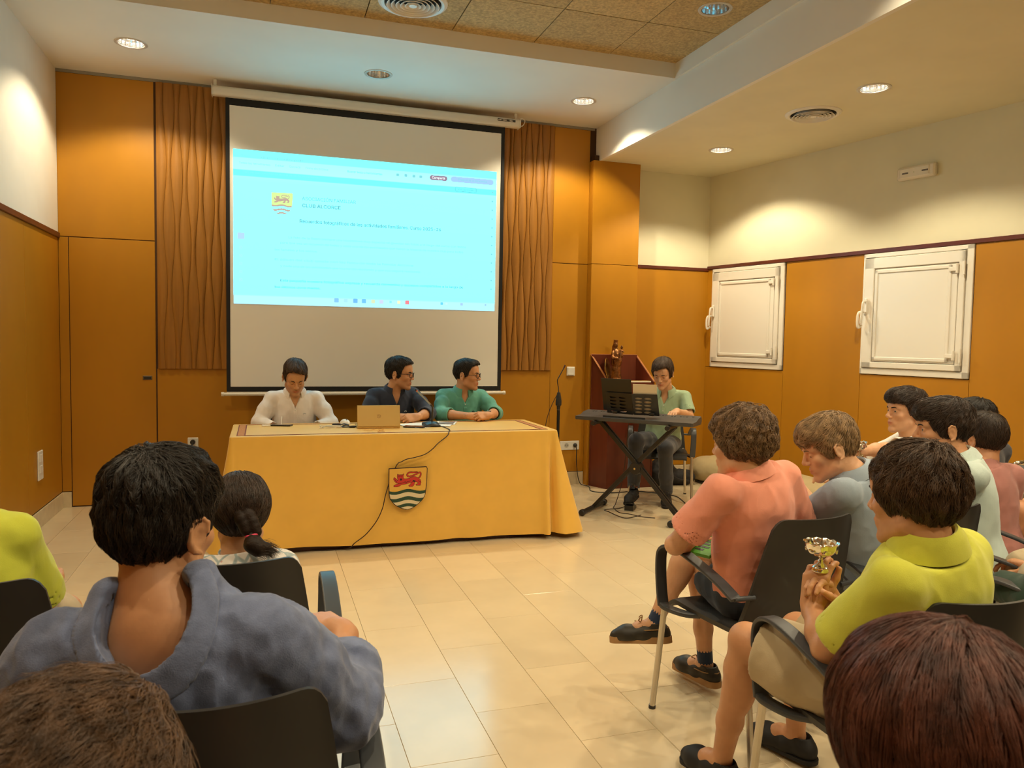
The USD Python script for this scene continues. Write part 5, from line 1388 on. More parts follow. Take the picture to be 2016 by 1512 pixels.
def person(name, label, pelvis, neck, right, head, look, skin, hair, strand_n=900, up=(0, 0, 1), sc=1.0, hsc=1.0, arms=None, legs=None, top=None, bottom=None, shoes=None, beard=0.0, gaze=0.0, lid=0.5,
           female=False, glasses=None, h=0.006, hh=0.0032, hair_h=0.0035, girth=1.0, strand_len=0.06, strand_w=0.0016, watch=None, category='person', brows=True, nape_open=0.0, seed=1, shoulder=(0.160, -0.045, -0.01), hair_group=None, waist_drop=0.0, neck_fwd=0.0, belly=1.0):
    """A figure from its joints, in world metres. arms/legs: {'L': {...}, 'R': {...}}. top/bottom/shoes: clothing."""
    pelvis, neck, head = V(*pelvis), V(*neck), V(*head)
    base = V(pelvis[0], pelvis[1], 0)
    T = thing(name, label, category, base)
    r = unit(right); u = unit(neck - pelvis); r = unit(r - u * (r @ u)); f = np.cross(u, r); TR = np.stack([r, f, u], 1)
    LT = np.linalg.norm(neck - pelvis)
    at_ = lambda t, x=0.0, y=0.0: pelvis + u * LT * t + r * x + f * y
    r0 = unit(V(*unit(right)) * 0.75 + r * 0.25)
    sh = {s: neck + r0 * (sg * shoulder[0] * sc) + u * shoulder[1] * sc + f * shoulder[2] * sc for s, sg in (('R', 1), ('L', -1))}
    arms, legs = arms or {}, legs or {}
    g = girth
    W = lambda m: place(m, None, -base)
    body, tints = [], []

    def add(m, tint=None):
        if len(m.vertices):
            body.append(W(m)); tints.append(np.ones((len(m.vertices), 3)) if tint is None else tint)

    # ---- head
    HRm = frame(look, up); inv = lambda p: HRm.T @ (np.asarray(p, float) - head) / hsc
    nb = inv(neck + f * (0.012 + neck_fwd) * sc + u * 0.0)
    chest = [(inv(at_(0.80, 0, 0.0)), V(0.150 * g, 0.085 * g, 0.10) * sc / hsc, HRm.T @ TR)] if top and top.get('open', 0) > 0 else None
    if nape_open and chest:
        chest = [(inv(at_(0.80, 0, -0.004)), V(0.112, 0.078, 0.115) * sc / hsc, HRm.T @ TR)]
    S = head_sdf(sc, nb, chest, jaw=1.0 if not female else 0.85, gaze=gaze, lid=lid, h=hh, female=female, ears=hair.get('ears', True))
    hm = S.mesh(); tv = head_tint(np.array(hm.vertices), beard)
    toW = lambda m: place(m, HRm * hsc, head)
    add(toW(hm), tv)
    # ---- arms
    tp = top or {}
    long_ = tp.get('sleeve', 'short')
    for s, a in arms.items():
        e, w = V(*a['elbow']), V(*a['wrist']); asc = sc * a.get('sc', 1.0)
        pts = [sh[s], e, w]; lo, hi = bbox_of(pts + ([w + unit(a['dir']) * 0.2 * asc] if 'dir' in a else []), 0.10)
        S = SDF(lo, hi, a.get('h', 0.0042))
        m1 = sh[s] * 0.45 + e * 0.55; m2 = e * 0.62 + w * 0.38
        S.chain([sh[s], m1, e], [0.047 * asc * g, 0.041 * asc * g, 0.036 * asc], 0.015).chain([e, m2, w], [0.037 * asc, 0.038 * asc, 0.0245 * asc], 0.015)
        if 'dir' in a:
            hand_parts(S, w, V(*a['dir']), V(*a['back']), a.get('side', 1 if s == 'L' else -1), a.get('curl', (0.3, 0.35, 0.4, 0.45)), a.get('thumb', (0.5, 0.3)), asc * a.get('hsc', 1.0), a.get('spread', 0.05))
        add(S.mesh())
    if watch:
        a = arms[watch]; e, w = V(*a['elbow']), V(*a['wrist']); ax = unit(w - e); b1 = unit(np.cross(ax, [0, 0, 1])); b2 = np.cross(ax, b1); c = w - ax * 0.012
        wt = obj('watch_strap', W(sweep([c + (b1 * math.cos(q) + b2 * math.sin(q)) * 0.0275 * sc for q in np.linspace(0, 2 * math.pi, 25)[:-1]], rrect(0.003, 0.018, 0.001, 1), True, up=ax)), mat('watch_black', (0.015, 0.014, 0.014), 0.5), T)
        obj('watch_case', W(place(lathe([(0, 0), (0.016, 0), (0.016, 0.007), (0.014, 0.009), (0, 0.009)], 20), frame(ax, (0, 0, 1)), c + V(0, 0, 0.027) * sc)), mat('watch_steel', (0.5, 0.5, 0.5), 0.25, metal=0.9), wt)
    # ---- legs
    lsc = sc
    for s, a in legs.items():
        k_, an = V(*a['knee']), V(*a['ankle']); hip = pelvis + r * (0.085 if s == 'R' else -0.085) * sc - u * 0.02
        if bottom and bottom.get('kind') == 'trousers' and not a.get('skin'):
            continue
        lo, hi = bbox_of([hip, k_, an], 0.13); S = SDF(lo, hi, a.get('h', 0.0055))
        S.chain([hip, hip * 0.4 + k_ * 0.6, k_], [0.075 * lsc * g, 0.064 * lsc * g, 0.050 * lsc], 0.02)
        sd_ = unit(an - k_); bk = unit(np.cross(np.cross(sd_, unit(k_ - hip)), sd_)) * -1.0
        S.chain([k_, k_ + sd_ * 0.11 * lsc, k_ * 0.35 + an * 0.65, an], [0.049 * lsc, 0.047 * lsc, 0.039 * lsc, 0.030 * lsc], 0.02)
        S.ell(k_ * 0.66 + an * 0.34 + bk * 0.016 * lsc, V(0.040, 0.046, 0.105) * lsc, frame(bk, -sd_), k=0.02)
        if a.get('foot', True):
            td = unit(V(*a.get('toe', f))); S.chain([an, an + td * 0.06 * lsc - V(0, 0, 0.02) * lsc, an + td * 0.13 * lsc - V(0, 0, 0.045) * lsc], [0.031 * lsc, 0.032 * lsc, 0.022 * lsc], 0.015)
        add(S.mesh())
    bm = cat_(*body); obj('body', bm, skin, T, smooth=True, tint=np.vstack(tints))
    # ---- hair
    hmass, hstr = hair['mats']
    hs = hair_sdf(hair, hair_h).mesh()
    if hair.get('fn'):
        hs = hair['fn'](hs)
    hp = obj('hair', W(toW(hs)), hmass, T, smooth=True)
    if strand_n:
        pts, w_ = strands(hs, strand_n, hair, seed, strand_len, strand_w)
        pts = (pts.reshape(-1, 3) @ (HRm * hsc).T + head - base).reshape(pts.shape)
        add_curves('strands', hp, pts, strand_w, hstr)
    # ---- face
    for x in (-1, 1):
        e = obj('eye', W(toW(place(trimesh.creation.icosphere(2, 0.0122), None, (x * 0.031, 0.0725, 0.006)))), eye_white, T, smooth=True)
        ir = place(lathe([(0, 0.0006), (0.0030, 0.0004), (0.0058, -0.0008), (0.0060, -0.002)], 14), rx(-90), (0, 0.0122, 0))
        ir = place(ir, rx(-28 * gaze) @ rz(hair.get('eye_turn', 0)), (x * 0.031, 0.0725, 0.006))
        obj('iris', W(toW(ir)), iris_brown, e, smooth=True)
        if brows:
            pth = spline([(x * 0.014, 0.0965, 0.0235), (x * 0.026, 0.0945, 0.0275), (x * 0.038, 0.087, 0.0275), (x * 0.050, 0.075, 0.0225)], 4)
            obj('eyebrow', W(toW(sweep(pth, circle(0.0032, 6), scale=np.interp(np.linspace(0, 1, len(pth)), [0, 0.2, 0.6, 1], [0.7, 1.15, 1.0, 0.3])))), hmass, T, smooth=True)
    if glasses is not None:
        gl = None
        parts = []
        fw = V(0, 0.108, 0.004)
        for x in (-1, 1):
            rim = [V(x * (0.033 + 0.023 * math.cos(a)), 0.106 - 0.010 * abs(math.cos(a) * 0.5 + 0.5) * 1.0, 0.003 + 0.0175 * math.sin(a)) for a in np.linspace(0, 2 * math.pi, 25)[:-1]]
            rim = [V(q[0], 0.108 - 8.0 * (abs(q[0]) - 0.012) ** 2, q[2] + 0.002 * (q[2] > 0)) for q in rim]
            gl = obj('glasses_rim', W(toW(tube(rim, 0.0027, 6, 2, True))), glasses, T, smooth=True)
            obj('temple', W(toW(tube([(x * 0.056, 0.0925, 0.010), (x * 0.0745, 0.072, 0.012), (x * 0.082, 0.02, 0.010), (x * 0.083, -0.012, 0.006), (x * 0.080, -0.030, -0.012)], 0.0024, 6, 4))), glasses, T, smooth=True)
        obj('bridge', W(toW(tube([(-0.011, 0.108, 0.008), (0, 0.111, 0.011), (0.011, 0.108, 0.008)], 0.0024, 6, 4))), glasses, T, smooth=True)
    # ---- top garment
    if top:
        m_top = top['mat']; ease = top.get('ease', 0.012)
        pts = [pelvis - u * 0.10, neck] + list(sh.values()) + [V(*a['elbow']) for a in arms.values()] + [V(*a['wrist']) for a in arms.values()]
        lo, hi = bbox_of(pts, 0.17); S = SDF(lo, hi, h)
        S.ell(at_(0.70, 0, -0.005), V(0.146 * g + ease, 0.100 * g + ease, 0.185) * sc, TR, k=0)
        S.ell(at_(0.34, 0, 0.006), V(0.140 * g * belly + ease * 1.5, 0.104 * g * belly + ease, 0.20) * sc, TR, k=0.06)
        S.ell(at_(0.02 - waist_drop, 0, 0.0), V(0.158 * g * belly + ease, 0.118 * g + ease, 0.13) * sc, TR, k=0.06)
        for s in ('R', 'L'):
            S.cone(at_(0.97, (0.045 if s == 'R' else -0.045) * sc, -0.006), sh[s] - u * 0.006, 0.044 * sc, 0.040 * sc + ease * 0.8, 0.032)
        S.cone(at_(0.90), neck - u * 0.020, 0.078 * sc, 0.062 * sc, 0.035)
        cuts = []
        for s, a in arms.items():
            e, w = V(*a['elbow']), V(*a['wrist'])
            if long_ == 'short':
                t = tp.get('sleeve_t', 0.78); q = sh[s] + (e - sh[s]) * t
                rS, rE = (0.045 * sc + ease * 0.9), (0.047 * sc + ease * 1.15)
                S.cone(sh[s], q + unit(e - sh[s]) * 0.05, rS, rE, 0.025)
                cuts.append((q, unit(e - sh[s]), rE, e, s))
            else:
                t = tp.get('cuff_t', 0.45 if long_ == 'rolled' else 0.97); q = e + (w - e) * t
                S.chain([sh[s], sh[s] * 0.5 + e * 0.5, e], [0.045 * sc + ease * 0.9, 0.045 * sc + ease, 0.042 * sc + ease], 0.03)
                S.chain([e, q + unit(w - e) * 0.04], [0.043 * sc + ease, (0.042 if long_ == 'rolled' else 0.034) * sc + ease * 0.8], 0.02)
                if long_ == 'rolled':
                    S.chain([q - unit(w - e) * 0.030, q], [0.045 * sc + ease * 1.1, 0.046 * sc + ease * 1.1], 0.004)
                cuts.append((q, unit(w - e), 0.045 * sc + ease, w, s))
        for q, dv, rE, e, s in cuts:                      # cut each sleeve square at its hem and hollow it
            ref = e
            lo2, hi2 = q - 0.14, q + 0.14
            win, gg = S._win(q, q + dv * 0.14, 0.085)
            if win is not None:
                al = (gg[0] - q[0]) * dv[0] + (gg[1] - q[1]) * dv[1] + (gg[2] - q[2]) * dv[2]
                rad = np.sqrt(np.maximum(0, (gg[0] - q[0]) ** 2 + (gg[1] - q[1]) ** 2 + (gg[2] - q[2]) ** 2 - al ** 2))
                near = rad - 0.105
                S.d[win] = np.maximum(S.d[win], -np.maximum(-al, near).astype(np.float32))
            S.cone(q - dv * 0.035, q + dv * 0.02, rE - 0.010, rE - 0.009, 0.0, 'sub')
        nc = neck + u * (0.054 + top.get('neck_up', 0.0)) * sc + f * (0.030 + neck_fwd)
        if not nape_open:
            S.ell(nc, V(0.150, 0.150, 0.060) * sc, frame(f, unit(u + f * top.get('collar_tilt', 0.28))), k=0.010, how='sub')
        hemp = [(q, dv) for q, dv, *_ in cuts]
        # neck opening
        op = top.get('open', 0.0)
        nr = (0.060 + top.get('neck_loose', 0.0)) * sc
        S.cone(neck + u * 0.005 + f * (0.014 + neck_fwd), neck + u * 0.10 + f * (0.03 + neck_fwd), nr, nr * 1.25, 0.006, 'sub')
        if op > 0:
            for t in np.linspace(0, 1, 7):
                S.ell(at_(0.97 - op * t, 0, 0.105 * g * sc), V(0.036 * (1 - t) + 0.004, 0.06, 0.03) * sc, TR, k=0.004, how='sub')
        if nape_open:
            for x in (-1, 1):
                S.cone(neck + r * (x * 0.080) - u * 0.02, neck + r * (x * 0.074) + f * 0.02 + u * 0.055, 0.034, 0.022, 0.030)
            ncut, rcut = neck + u * 0.045 - f * 0.045, V(0.074, 0.085, 0.125) * nape_open
            pre = S.d.copy(); C2 = SDF(lo, hi, h); C2.ell(ncut, rcut + 0.040, TR, k=0)
            S.ell(ncut, rcut, TR, k=0.006, how='sub')
        hem = top.get('hem', -0.12)
        S.plane(at_(hem), -u, 0.004)
        tmesh = wrinkle(S.mesh(), top.get('wrinkle', 0.006), top.get('wscale', (9, 9, 6)), seed, hems=hemp)
        tg = obj(top.get('name', 'shirt'), W(tmesh), m_top, T, smooth=True)
        if top.get('collar', True):
            obj('collar', W(collar_mesh(neck + f * (0.014 + neck_fwd) * sc + u * top.get('collar_up', 0.006), unit(u + f * top.get('collar_tilt', 0.14)), f, 0.061 * sc + top.get('neck_loose', 0) * 0.8, 0.062 * sc + top.get('neck_loose', 0) * 0.8, top.get('gap', 0.35), top.get('stand', 0.036) * sc, top.get('fall', 0.040) * sc, op * 1.2)), top.get('collar_mat', m_top), tg, smooth=35)
        elif nape_open:
            C2.d = np.maximum(pre - 0.007, C2.d); C2.d = np.maximum(C2.d, -(pre + 0.006)); C2.ell(ncut, rcut, TR, k=0.004, how='sub')
            obj('collar', W(wrinkle(C2.mesh(), 0.003, (12, 12, 12), 3)), m_top, tg, smooth=True)
        else:
            ring = [neck + f * (0.016 + neck_fwd) * sc + (r * math.cos(a) * nr * 1.12 + f * math.sin(a) * nr * 1.12) + u * (0.022 - 0.030 * math.sin(a)) * sc for a in np.linspace(0, 2 * math.pi, 25)[:-1]]
            obj('neckband', W(tube(ring, 0.007 * sc, 8, 2, True)), m_top, tg, smooth=True)
        tree = cKDTree(np.array(tmesh.vertices)); 
        front = lambda t, x: (lambda p0: tmesh.vertices[np.argmin(np.where(((tmesh.vertices - p0) @ f) > 0, np.linalg.norm((tmesh.vertices - p0) - np.outer((tmesh.vertices - p0) @ f, f), axis=1), 9))])(at_(t, x))
        if top.get('placket'):
            pp = [front(t, 0.0) + f * 0.001 for t in np.linspace(0.93 - op, top['placket'], 10)]
            obj('placket', W(sweep(spline(pp, 2), rrect(0.026 * sc, 0.004, 0.0015, 1), up=f)), m_top, tg, smooth=30)
            for t in np.linspace(0.90 - op, top['placket'] + 0.04, top.get('buttons', 4)):
                q = front(t, 0.0)
                obj('button', W(place(lathe([(0, 0.002), (0.0045, 0.002), (0.0052, 0.0), (0, 0)], 12), frame(u, f), q + f * 0.003)), top.get('button_mat', plastic_white), tg, smooth=30)
        if top.get('motif') is not None:
            q = front(0.66, -0.068 * sc)
            obj('chest_motif', W(place(extrude(LineString([(-0.008, 0), (-0.002, 0.006), (0.008, 0.002)]).buffer(0.0032), 0.002), frame(u, f), q + f * 0.002)), top['motif'], tg, smooth=False)
    # ---- trousers or shorts
    if bottom:
        pts = [pelvis]; 
        for s, a in legs.items():
            pts += [V(*a['knee']), V(*a['ankle'])]
        lo, hi = bbox_of(pts, 0.20); S = SDF(lo, hi, bottom.get('h', 0.0075)); be = bottom.get('ease', 0.012)
        S.ell(pelvis + u * 0.0, V(0.152 * g + be, 0.118 * g + be, 0.13) * sc, TR, k=0)
        hems = []
        for s, a in legs.items():
            k_, an = V(*a['knee']), V(*a['ankle']); hip = pelvis + r * (0.085 if s == 'R' else -0.085) * sc - u * 0.02
            S.chain([hip, hip * 0.4 + k_ * 0.6, k_], [0.082 * sc * g + be, 0.070 * sc * g + be, 0.056 * sc + be], 0.03)
            if bottom['kind'] == 'trousers':
                sdv = unit(an - k_); q = k_ + (an - k_) * bottom.get('t', 0.95)
                S.chain([k_, k_ * 0.4 + an * 0.6, q + sdv * 0.05], [0.055 * sc + be, 0.049 * sc + be, 0.043 * sc + be], 0.025)
                hems.append((q, sdv, 0.043 * sc + be, False))
            else:
                sdv = unit(k_ - hip); q = hip + (k_ - hip) * bottom.get('t', 0.86)
                hems.append((q, sdv, 0.060 * sc + be, True))
        for q, dv, rE, loose in hems:
            if loose:
                S.cone(q - dv * 0.10, q + dv * 0.04, rE + 0.010, rE + 0.012, 0.03)
            win, gg = S._win(q, q + dv * 0.22, 0.10)
            if win is not None:
                al = (gg[0] - q[0]) * dv[0] + (gg[1] - q[1]) * dv[1] + (gg[2] - q[2]) * dv[2]
                rad = np.sqrt(np.maximum(0, (gg[0] - q[0]) ** 2 + (gg[1] - q[1]) ** 2 + (gg[2] - q[2]) ** 2 - al ** 2))
                S.d[win] = np.maximum(S.d[win], -np.maximum(-al, rad - 0.13).astype(np.float32))
            S.cone(q - dv * 0.04, q + dv * 0.03, rE - 0.004, rE - 0.002, 0.0, 'sub')
        obj(bottom.get('name', 'trousers' if bottom['kind'] == 'trousers' else 'shorts'), W(wrinkle(S.mesh(), bottom.get('wrinkle', 0.006), (8, 8, 8), seed + 3, hems=[(q, dv) for q, dv, *_ in hems])), bottom['mat'], T, smooth=True)
    # ---- shoes
    if shoes:
        for s, a in legs.items():
            an = V(*a['ankle']); td = unit(V(*a.get('toe', f))); up_ = unit(V(*a.get('footup', (0, 0, 1)))); FR = frame(td, up_); ss = sc * shoes.get('sc', 1.0)
            o = an - up_ * 0.075 * ss
            S = SDF((-0.07, -0.11, -0.03), (0.07, 0.22, 0.14), 0.004)
            S.chain([(0, -0.045, 0.035), (0, 0.03, 0.038), (0, 0.11, 0.030), (0, 0.155, 0.024)], [0.034, 0.037, 0.040, 0.030], 0.03, flat=None).chain([(0, -0.03, 0.05), (0, -0.015, 0.085)], [0.037, 0.036], 0.02)
            S.plane((0, 0, 0.012), (0, 0, -1)); S.cone((0, -0.022, 0.075), (0, -0.012, 0.14), 0.029, 0.034, 0.003, 'sub'); S.plane((0, 0, 0.083 if not shoes.get('high') else 0.10), (0, 0, 1), 0.003)
            sm_ = S.mesh(); sm_.apply_scale(ss)
            sp = obj('shoe', W(place(sm_, FR, o)), shoes['mat'], T, smooth=True)
            sole = np.array(affinity.scale(LineString([(0, -0.045), (0, 0.02), (0.003, 0.10), (0.002, 0.150)]).buffer(0.038, quad_segs=6), 1.0, 1.0).exterior.coords)[:-1]
            so = extrude(Polygon(sole), 0.014 if not shoes.get('sole_h') else shoes['sole_h']); so.apply_scale(ss)
            obj('sole', W(place(so, FR, o + up_ * 0.0)), shoes.get('sole', shoes['mat']), sp, smooth=40)
            if shoes.get('sock') is not None:
                kd = unit(V(*a['knee']) - an)
                obj('sock', W(tube([an - kd * 0.03, an + kd * 0.03 * sc, an + kd * 0.075 * sc], 0.034 * sc, 16, 3)), shoes['sock'], T, smooth=True)
            if shoes.get('laces') is not None:
                q = lambda x, y, z: o + FR @ (V(x, y, z) * ss)
                obj('lace', W(tube([q(-0.030, 0.035, 0.072), q(0.0, 0.052, 0.083), q(0.030, 0.035, 0.072)], 0.0022, 6)), shoes['laces'], sp)
                obj('lace', W(tube([q(-0.030, 0.060, 0.064), q(0.0, 0.072, 0.073), q(0.030, 0.060, 0.064)], 0.0022, 6)), shoes['laces'], sp)
                obj('bow', W(tube([q(0.0, 0.045, 0.084), q(0.020, 0.040, 0.108), q(0.030, 0.055, 0.100), q(0.0, 0.045, 0.084), q(-0.022, 0.036, 0.110), q(-0.034, 0.050, 0.098), q(0.0, 0.045, 0.084), q(0.024, 0.075, 0.085)], 0.0020, 6)), shoes['laces'], sp)
                obj('side_lace', W(tube([q(0.038, 0.03, 0.056), q(0.041, 0.0, 0.058), q(0.036, -0.04, 0.060), q(0.0, -0.072, 0.062), q(-0.036, -0.04, 0.060), q(-0.041, 0.0, 0.058), q(-0.038, 0.03, 0.056)], 0.0024, 6)), shoes['laces'], sp)
    return T

# ---------------------------------------------------------------- the people
skin_a = skin_mat('skin_tan', (0.55, 0.270, 0.135))
skin_b = skin_mat('skin_light', (0.64, 0.36, 0.205))
skin_c = skin_mat('skin_warm', (0.58, 0.295, 0.150))
H_BLACK = hair_mats('black_hair', (0.020, 0.014, 0.010))
H_DARK = hair_mats('dark_brown_hair', (0.040, 0.022, 0.013))
H_BROWN = hair_mats('brown_hair', (0.075, 0.040, 0.020))
H_CHEST = hair_mats('chestnut_hair', (0.19, 0.11, 0.052))
H_WAVY = hair_mats('wavy_brown_hair', (0.115, 0.060, 0.028))
H_BLOND = hair_mats('sandy_hair', (0.31, 0.195, 0.095))
H_RED = hair_mats('auburn_hair', (0.115, 0.040, 0.026))

L_MAN = [(-0.20, -0.082), (-0.09, -0.078), (-0.05, -0.068), (-0.028, -0.045), (-0.006, -0.018), (0.012, -0.030), (0.024, -0.012), (0.036, 0.034), (0.055, 0.074), (0.085, 0.094), (0.14, 0.098)]
L_BOY = [(-0.20, -0.098), (-0.08, -0.092), (-0.04, -0.078), (-0.010, -0.040), (0.015, -0.036), (0.034, -0.004), (0.058, 0.026), (0.085, 0.036), (0.15, 0.030)]
L_SHAG = [(-0.20, -0.112), (-0.08, -0.108), (-0.03, -0.090), (0.0, -0.062), (0.025, -0.040), (0.045, 0.000), (0.075, 0.022), (0.15, 0.020)]


def style(mats, line, **k):
    return dict(mats=mats, line=line, **k)


def cloth(name, c, **k):
    return mat(name, c, 0.86, k.pop('var', 0.06), k.pop('scale', 12.0), 0.18, 380.0, sheen=0.2, **k)


navy_motif, pale_motif = mat('navy_thread', (0.03, 0.04, 0.07), 0.7), mat('pale_thread', (0.6, 0.6, 0.6), 0.7)
horn = mat('tortoise_frames', (0.030, 0.012, 0.006), 0.25)
dark_trousers = cloth('charcoal_trousers', (0.030, 0.031, 0.036))
F = lambda x, y, z=0.0: V(x, y, z)
RT = lambda f: V(f[1], -f[0], 0)

# three speakers behind the table
f = F(0.02, -1)
person('person', 'person in a white shirt behind the table looking down, brown hair', (0.235, 6.06, 0.53), (0.240, 6.02, 0.960), RT(f), (0.238, 5.945, 1.072), F(0.10, -0.90, -0.48), skin_b,
       style(H_BROWN, L_MAN, top=0.026, side=0.010, back=0.012, front=0.022, seed=3, lump=0.008, tilt=0.22, eye_turn=0), arms={
           'R': dict(elbow=(-0.020, 5.93, 0.740), wrist=(0.115, 5.80, 0.700), dir=(0.7, -0.6, 0.1), back=(0, -0.3, 1)), 'L': dict(elbow=(0.500, 5.92, 0.735), wrist=(0.36, 5.80, 0.700), dir=(-0.7, -0.6, 0.1), back=(0, -0.3, 1))},
       legs={'R': dict(knee=(0.12, 5.66, 0.47), ankle=(0.12, 5.64, 0.09)), 'L': dict(knee=(0.36, 5.66, 0.47), ankle=(0.36, 5.64, 0.09))}, gaze=1.0, lid=0.30, beard=0.5,
       top=dict(mat=cloth('white_shirt', (0.80, 0.74, 0.70)), sleeve='long', open=0.17, placket=0.1, buttons=3, wrinkle=0.010, motif=pale_motif, gap=0.55, fall=0.050), bottom=dict(kind='trousers', mat=dark_trousers), shoes=dict(mat=black_plastic), seed=11, strand_n=700)
f = F(0.10, -1)
person('person', 'person in a navy shirt and glasses at the table, black hair, looking aside', (1.000, 6.10, 0.53), (1.000, 6.04, 0.975), RT(f), (1.036, 5.985, 1.098), F(0.90, -0.46, -0.06), skin_c,
       style(H_BLACK, L_MAN, top=0.026, side=0.009, back=0.014, front=0.020, seed=7, lump=0.008, lump_scale=4.0, curl=0.5), arms={
           'R': dict(elbow=(0.765, 5.90, 0.785), wrist=(0.985, 5.655, 0.797), dir=(0.90, -0.30, 0.0), back=(0.1, -0.7, 0.7), curl=(0.75, 0.8, 0.8, 0.8), thumb=(0.3, 0.4)), 'L': dict(elbow=(1.245, 5.855, 0.803), wrist=(1.110, 5.640, 0.800), dir=(-0.90, -0.35, -0.05), back=(0.25, -0.75, 0.6), curl=(0.7, 0.75, 0.75, 0.8), thumb=(0.3, 0.4))},
       legs={'R': dict(knee=(0.90, 5.66, 0.47), ankle=(0.90, 5.66, 0.09)), 'L': dict(knee=(1.12, 5.66, 0.47), ankle=(1.12, 5.66, 0.09))}, beard=0.6, lid=0.8, glasses=horn,
       top=dict(mat=cloth('navy_shirt', (0.016, 0.022, 0.045)), sleeve='rolled', cuff_t=0.42, open=0.17, placket=0.1, buttons=4, wrinkle=0.010, motif=pale_motif, gap=0.50, fall=0.048), bottom=dict(kind='trousers', mat=dark_trousers), shoes=dict(mat=black_plastic), seed=12, girth=1.06, strand_n=700)
f = F(-0.02, -1)
person('person', 'person in a teal shirt and dark glasses at the table end, short black hair', (1.560, 6.08, 0.53), (1.560, 6.03, 0.965), RT(f), (1.578, 5.975, 1.092), F(0.86, -0.50, -0.02), skin_c,
       style(H_BLACK, L_MAN, top=0.018, side=0.004, back=0.005, front=0.024, seed=9, lump=0.004, lift=0.8), arms={
           'R': dict(elbow=(1.345, 5.88, 0.790), wrist=(1.530, 5.660, 0.797), dir=(0.93, -0.20, 0.02), back=(0.1, -0.7, 0.7), curl=(0.75, 0.8, 0.8, 0.8), thumb=(0.3, 0.4)), 'L': dict(elbow=(1.795, 5.86, 0.800), wrist=(1.668, 5.640, 0.803), dir=(-0.92, -0.28, 0.0), back=(0.25, -0.75, 0.6), curl=(0.7, 0.75, 0.75, 0.8), thumb=(0.3, 0.4))},
       legs={'R': dict(knee=(1.46, 5.66, 0.47), ankle=(1.46, 5.66, 0.09)), 'L': dict(knee=(1.68, 5.66, 0.47), ankle=(1.68, 5.66, 0.09))}, beard=0.4, lid=0.8, glasses=horn, watch='L',
       top=dict(mat=cloth('teal_shirt', (0.10, 0.33, 0.25)), sleeve='rolled', cuff_t=0.35, open=0.10, placket=0.1, buttons=4, wrinkle=0.010, motif=navy_motif, gap=0.35, fall=0.046), bottom=dict(kind='trousers', mat=dark_trousers), shoes=dict(mat=black_plastic), seed=13, girth=1.04, strand_n=600)

# the keyboard player
f = F(-0.62, -0.78)
person('person', 'person in a pale green polo shirt playing the keyboard, dark brown hair', (3.385, 5.99, 0.53), (3.360, 5.905, 0.965), RT(f), (3.262, 5.80, 1.118), F(-0.66, -0.66, -0.36), skin_b,
       style(H_BROWN, [(-0.20, -0.092), (-0.09, -0.088), (-0.04, -0.072), (-0.010, -0.030), (0.012, -0.045), (0.026, -0.02), (0.040, 0.026), (0.060, 0.062), (0.085, 0.078), (0.14, 0.080)], top=0.026, side=0.016, back=0.020, front=0.026, seed=17, lump=0.006, tilt=-0.35), arms={
           'L': dict(elbow=(3.475, 5.70, 0.760), wrist=(3.165, 5.385, 0.838), dir=(-0.75, -0.65, -0.05), back=(0, 0, 1), curl=(0.4, 0.4, 0.4, 0.4)), 'R': dict(elbow=(3.12, 5.99, 0.770), wrist=(2.905, 5.655, 0.838), dir=(-0.70, -0.70, -0.05), back=(0, 0, 1), curl=(0.4, 0.4, 0.4, 0.4))},
       legs={'R': dict(knee=(2.985, 5.72, 0.560), ankle=(2.995, 5.765, 0.135), toe=(-0.68, -0.72, -0.12)), 'L': dict(knee=(3.185, 5.585, 0.510), ankle=(3.30, 5.74, 0.085), toe=(-0.50, -0.85, 0))}, gaze=0.8, lid=0.45,
       top=dict(mat=cloth('mint_polo', (0.33, 0.46, 0.30)), sleeve='short', sleeve_t=0.80, open=0.13, placket=0.62, buttons=2, wrinkle=0.008, motif=navy_motif, gap=0.42, fall=0.045, hem=-0.16), bottom=dict(kind='trousers', mat=cloth('slate_trousers', (0.038, 0.040, 0.050)), ease=0.008), shoes=dict(mat=mat('black_suede', (0.010, 0.009, 0.009), 0.7)), seed=14, girth=0.94, strand_n=900)

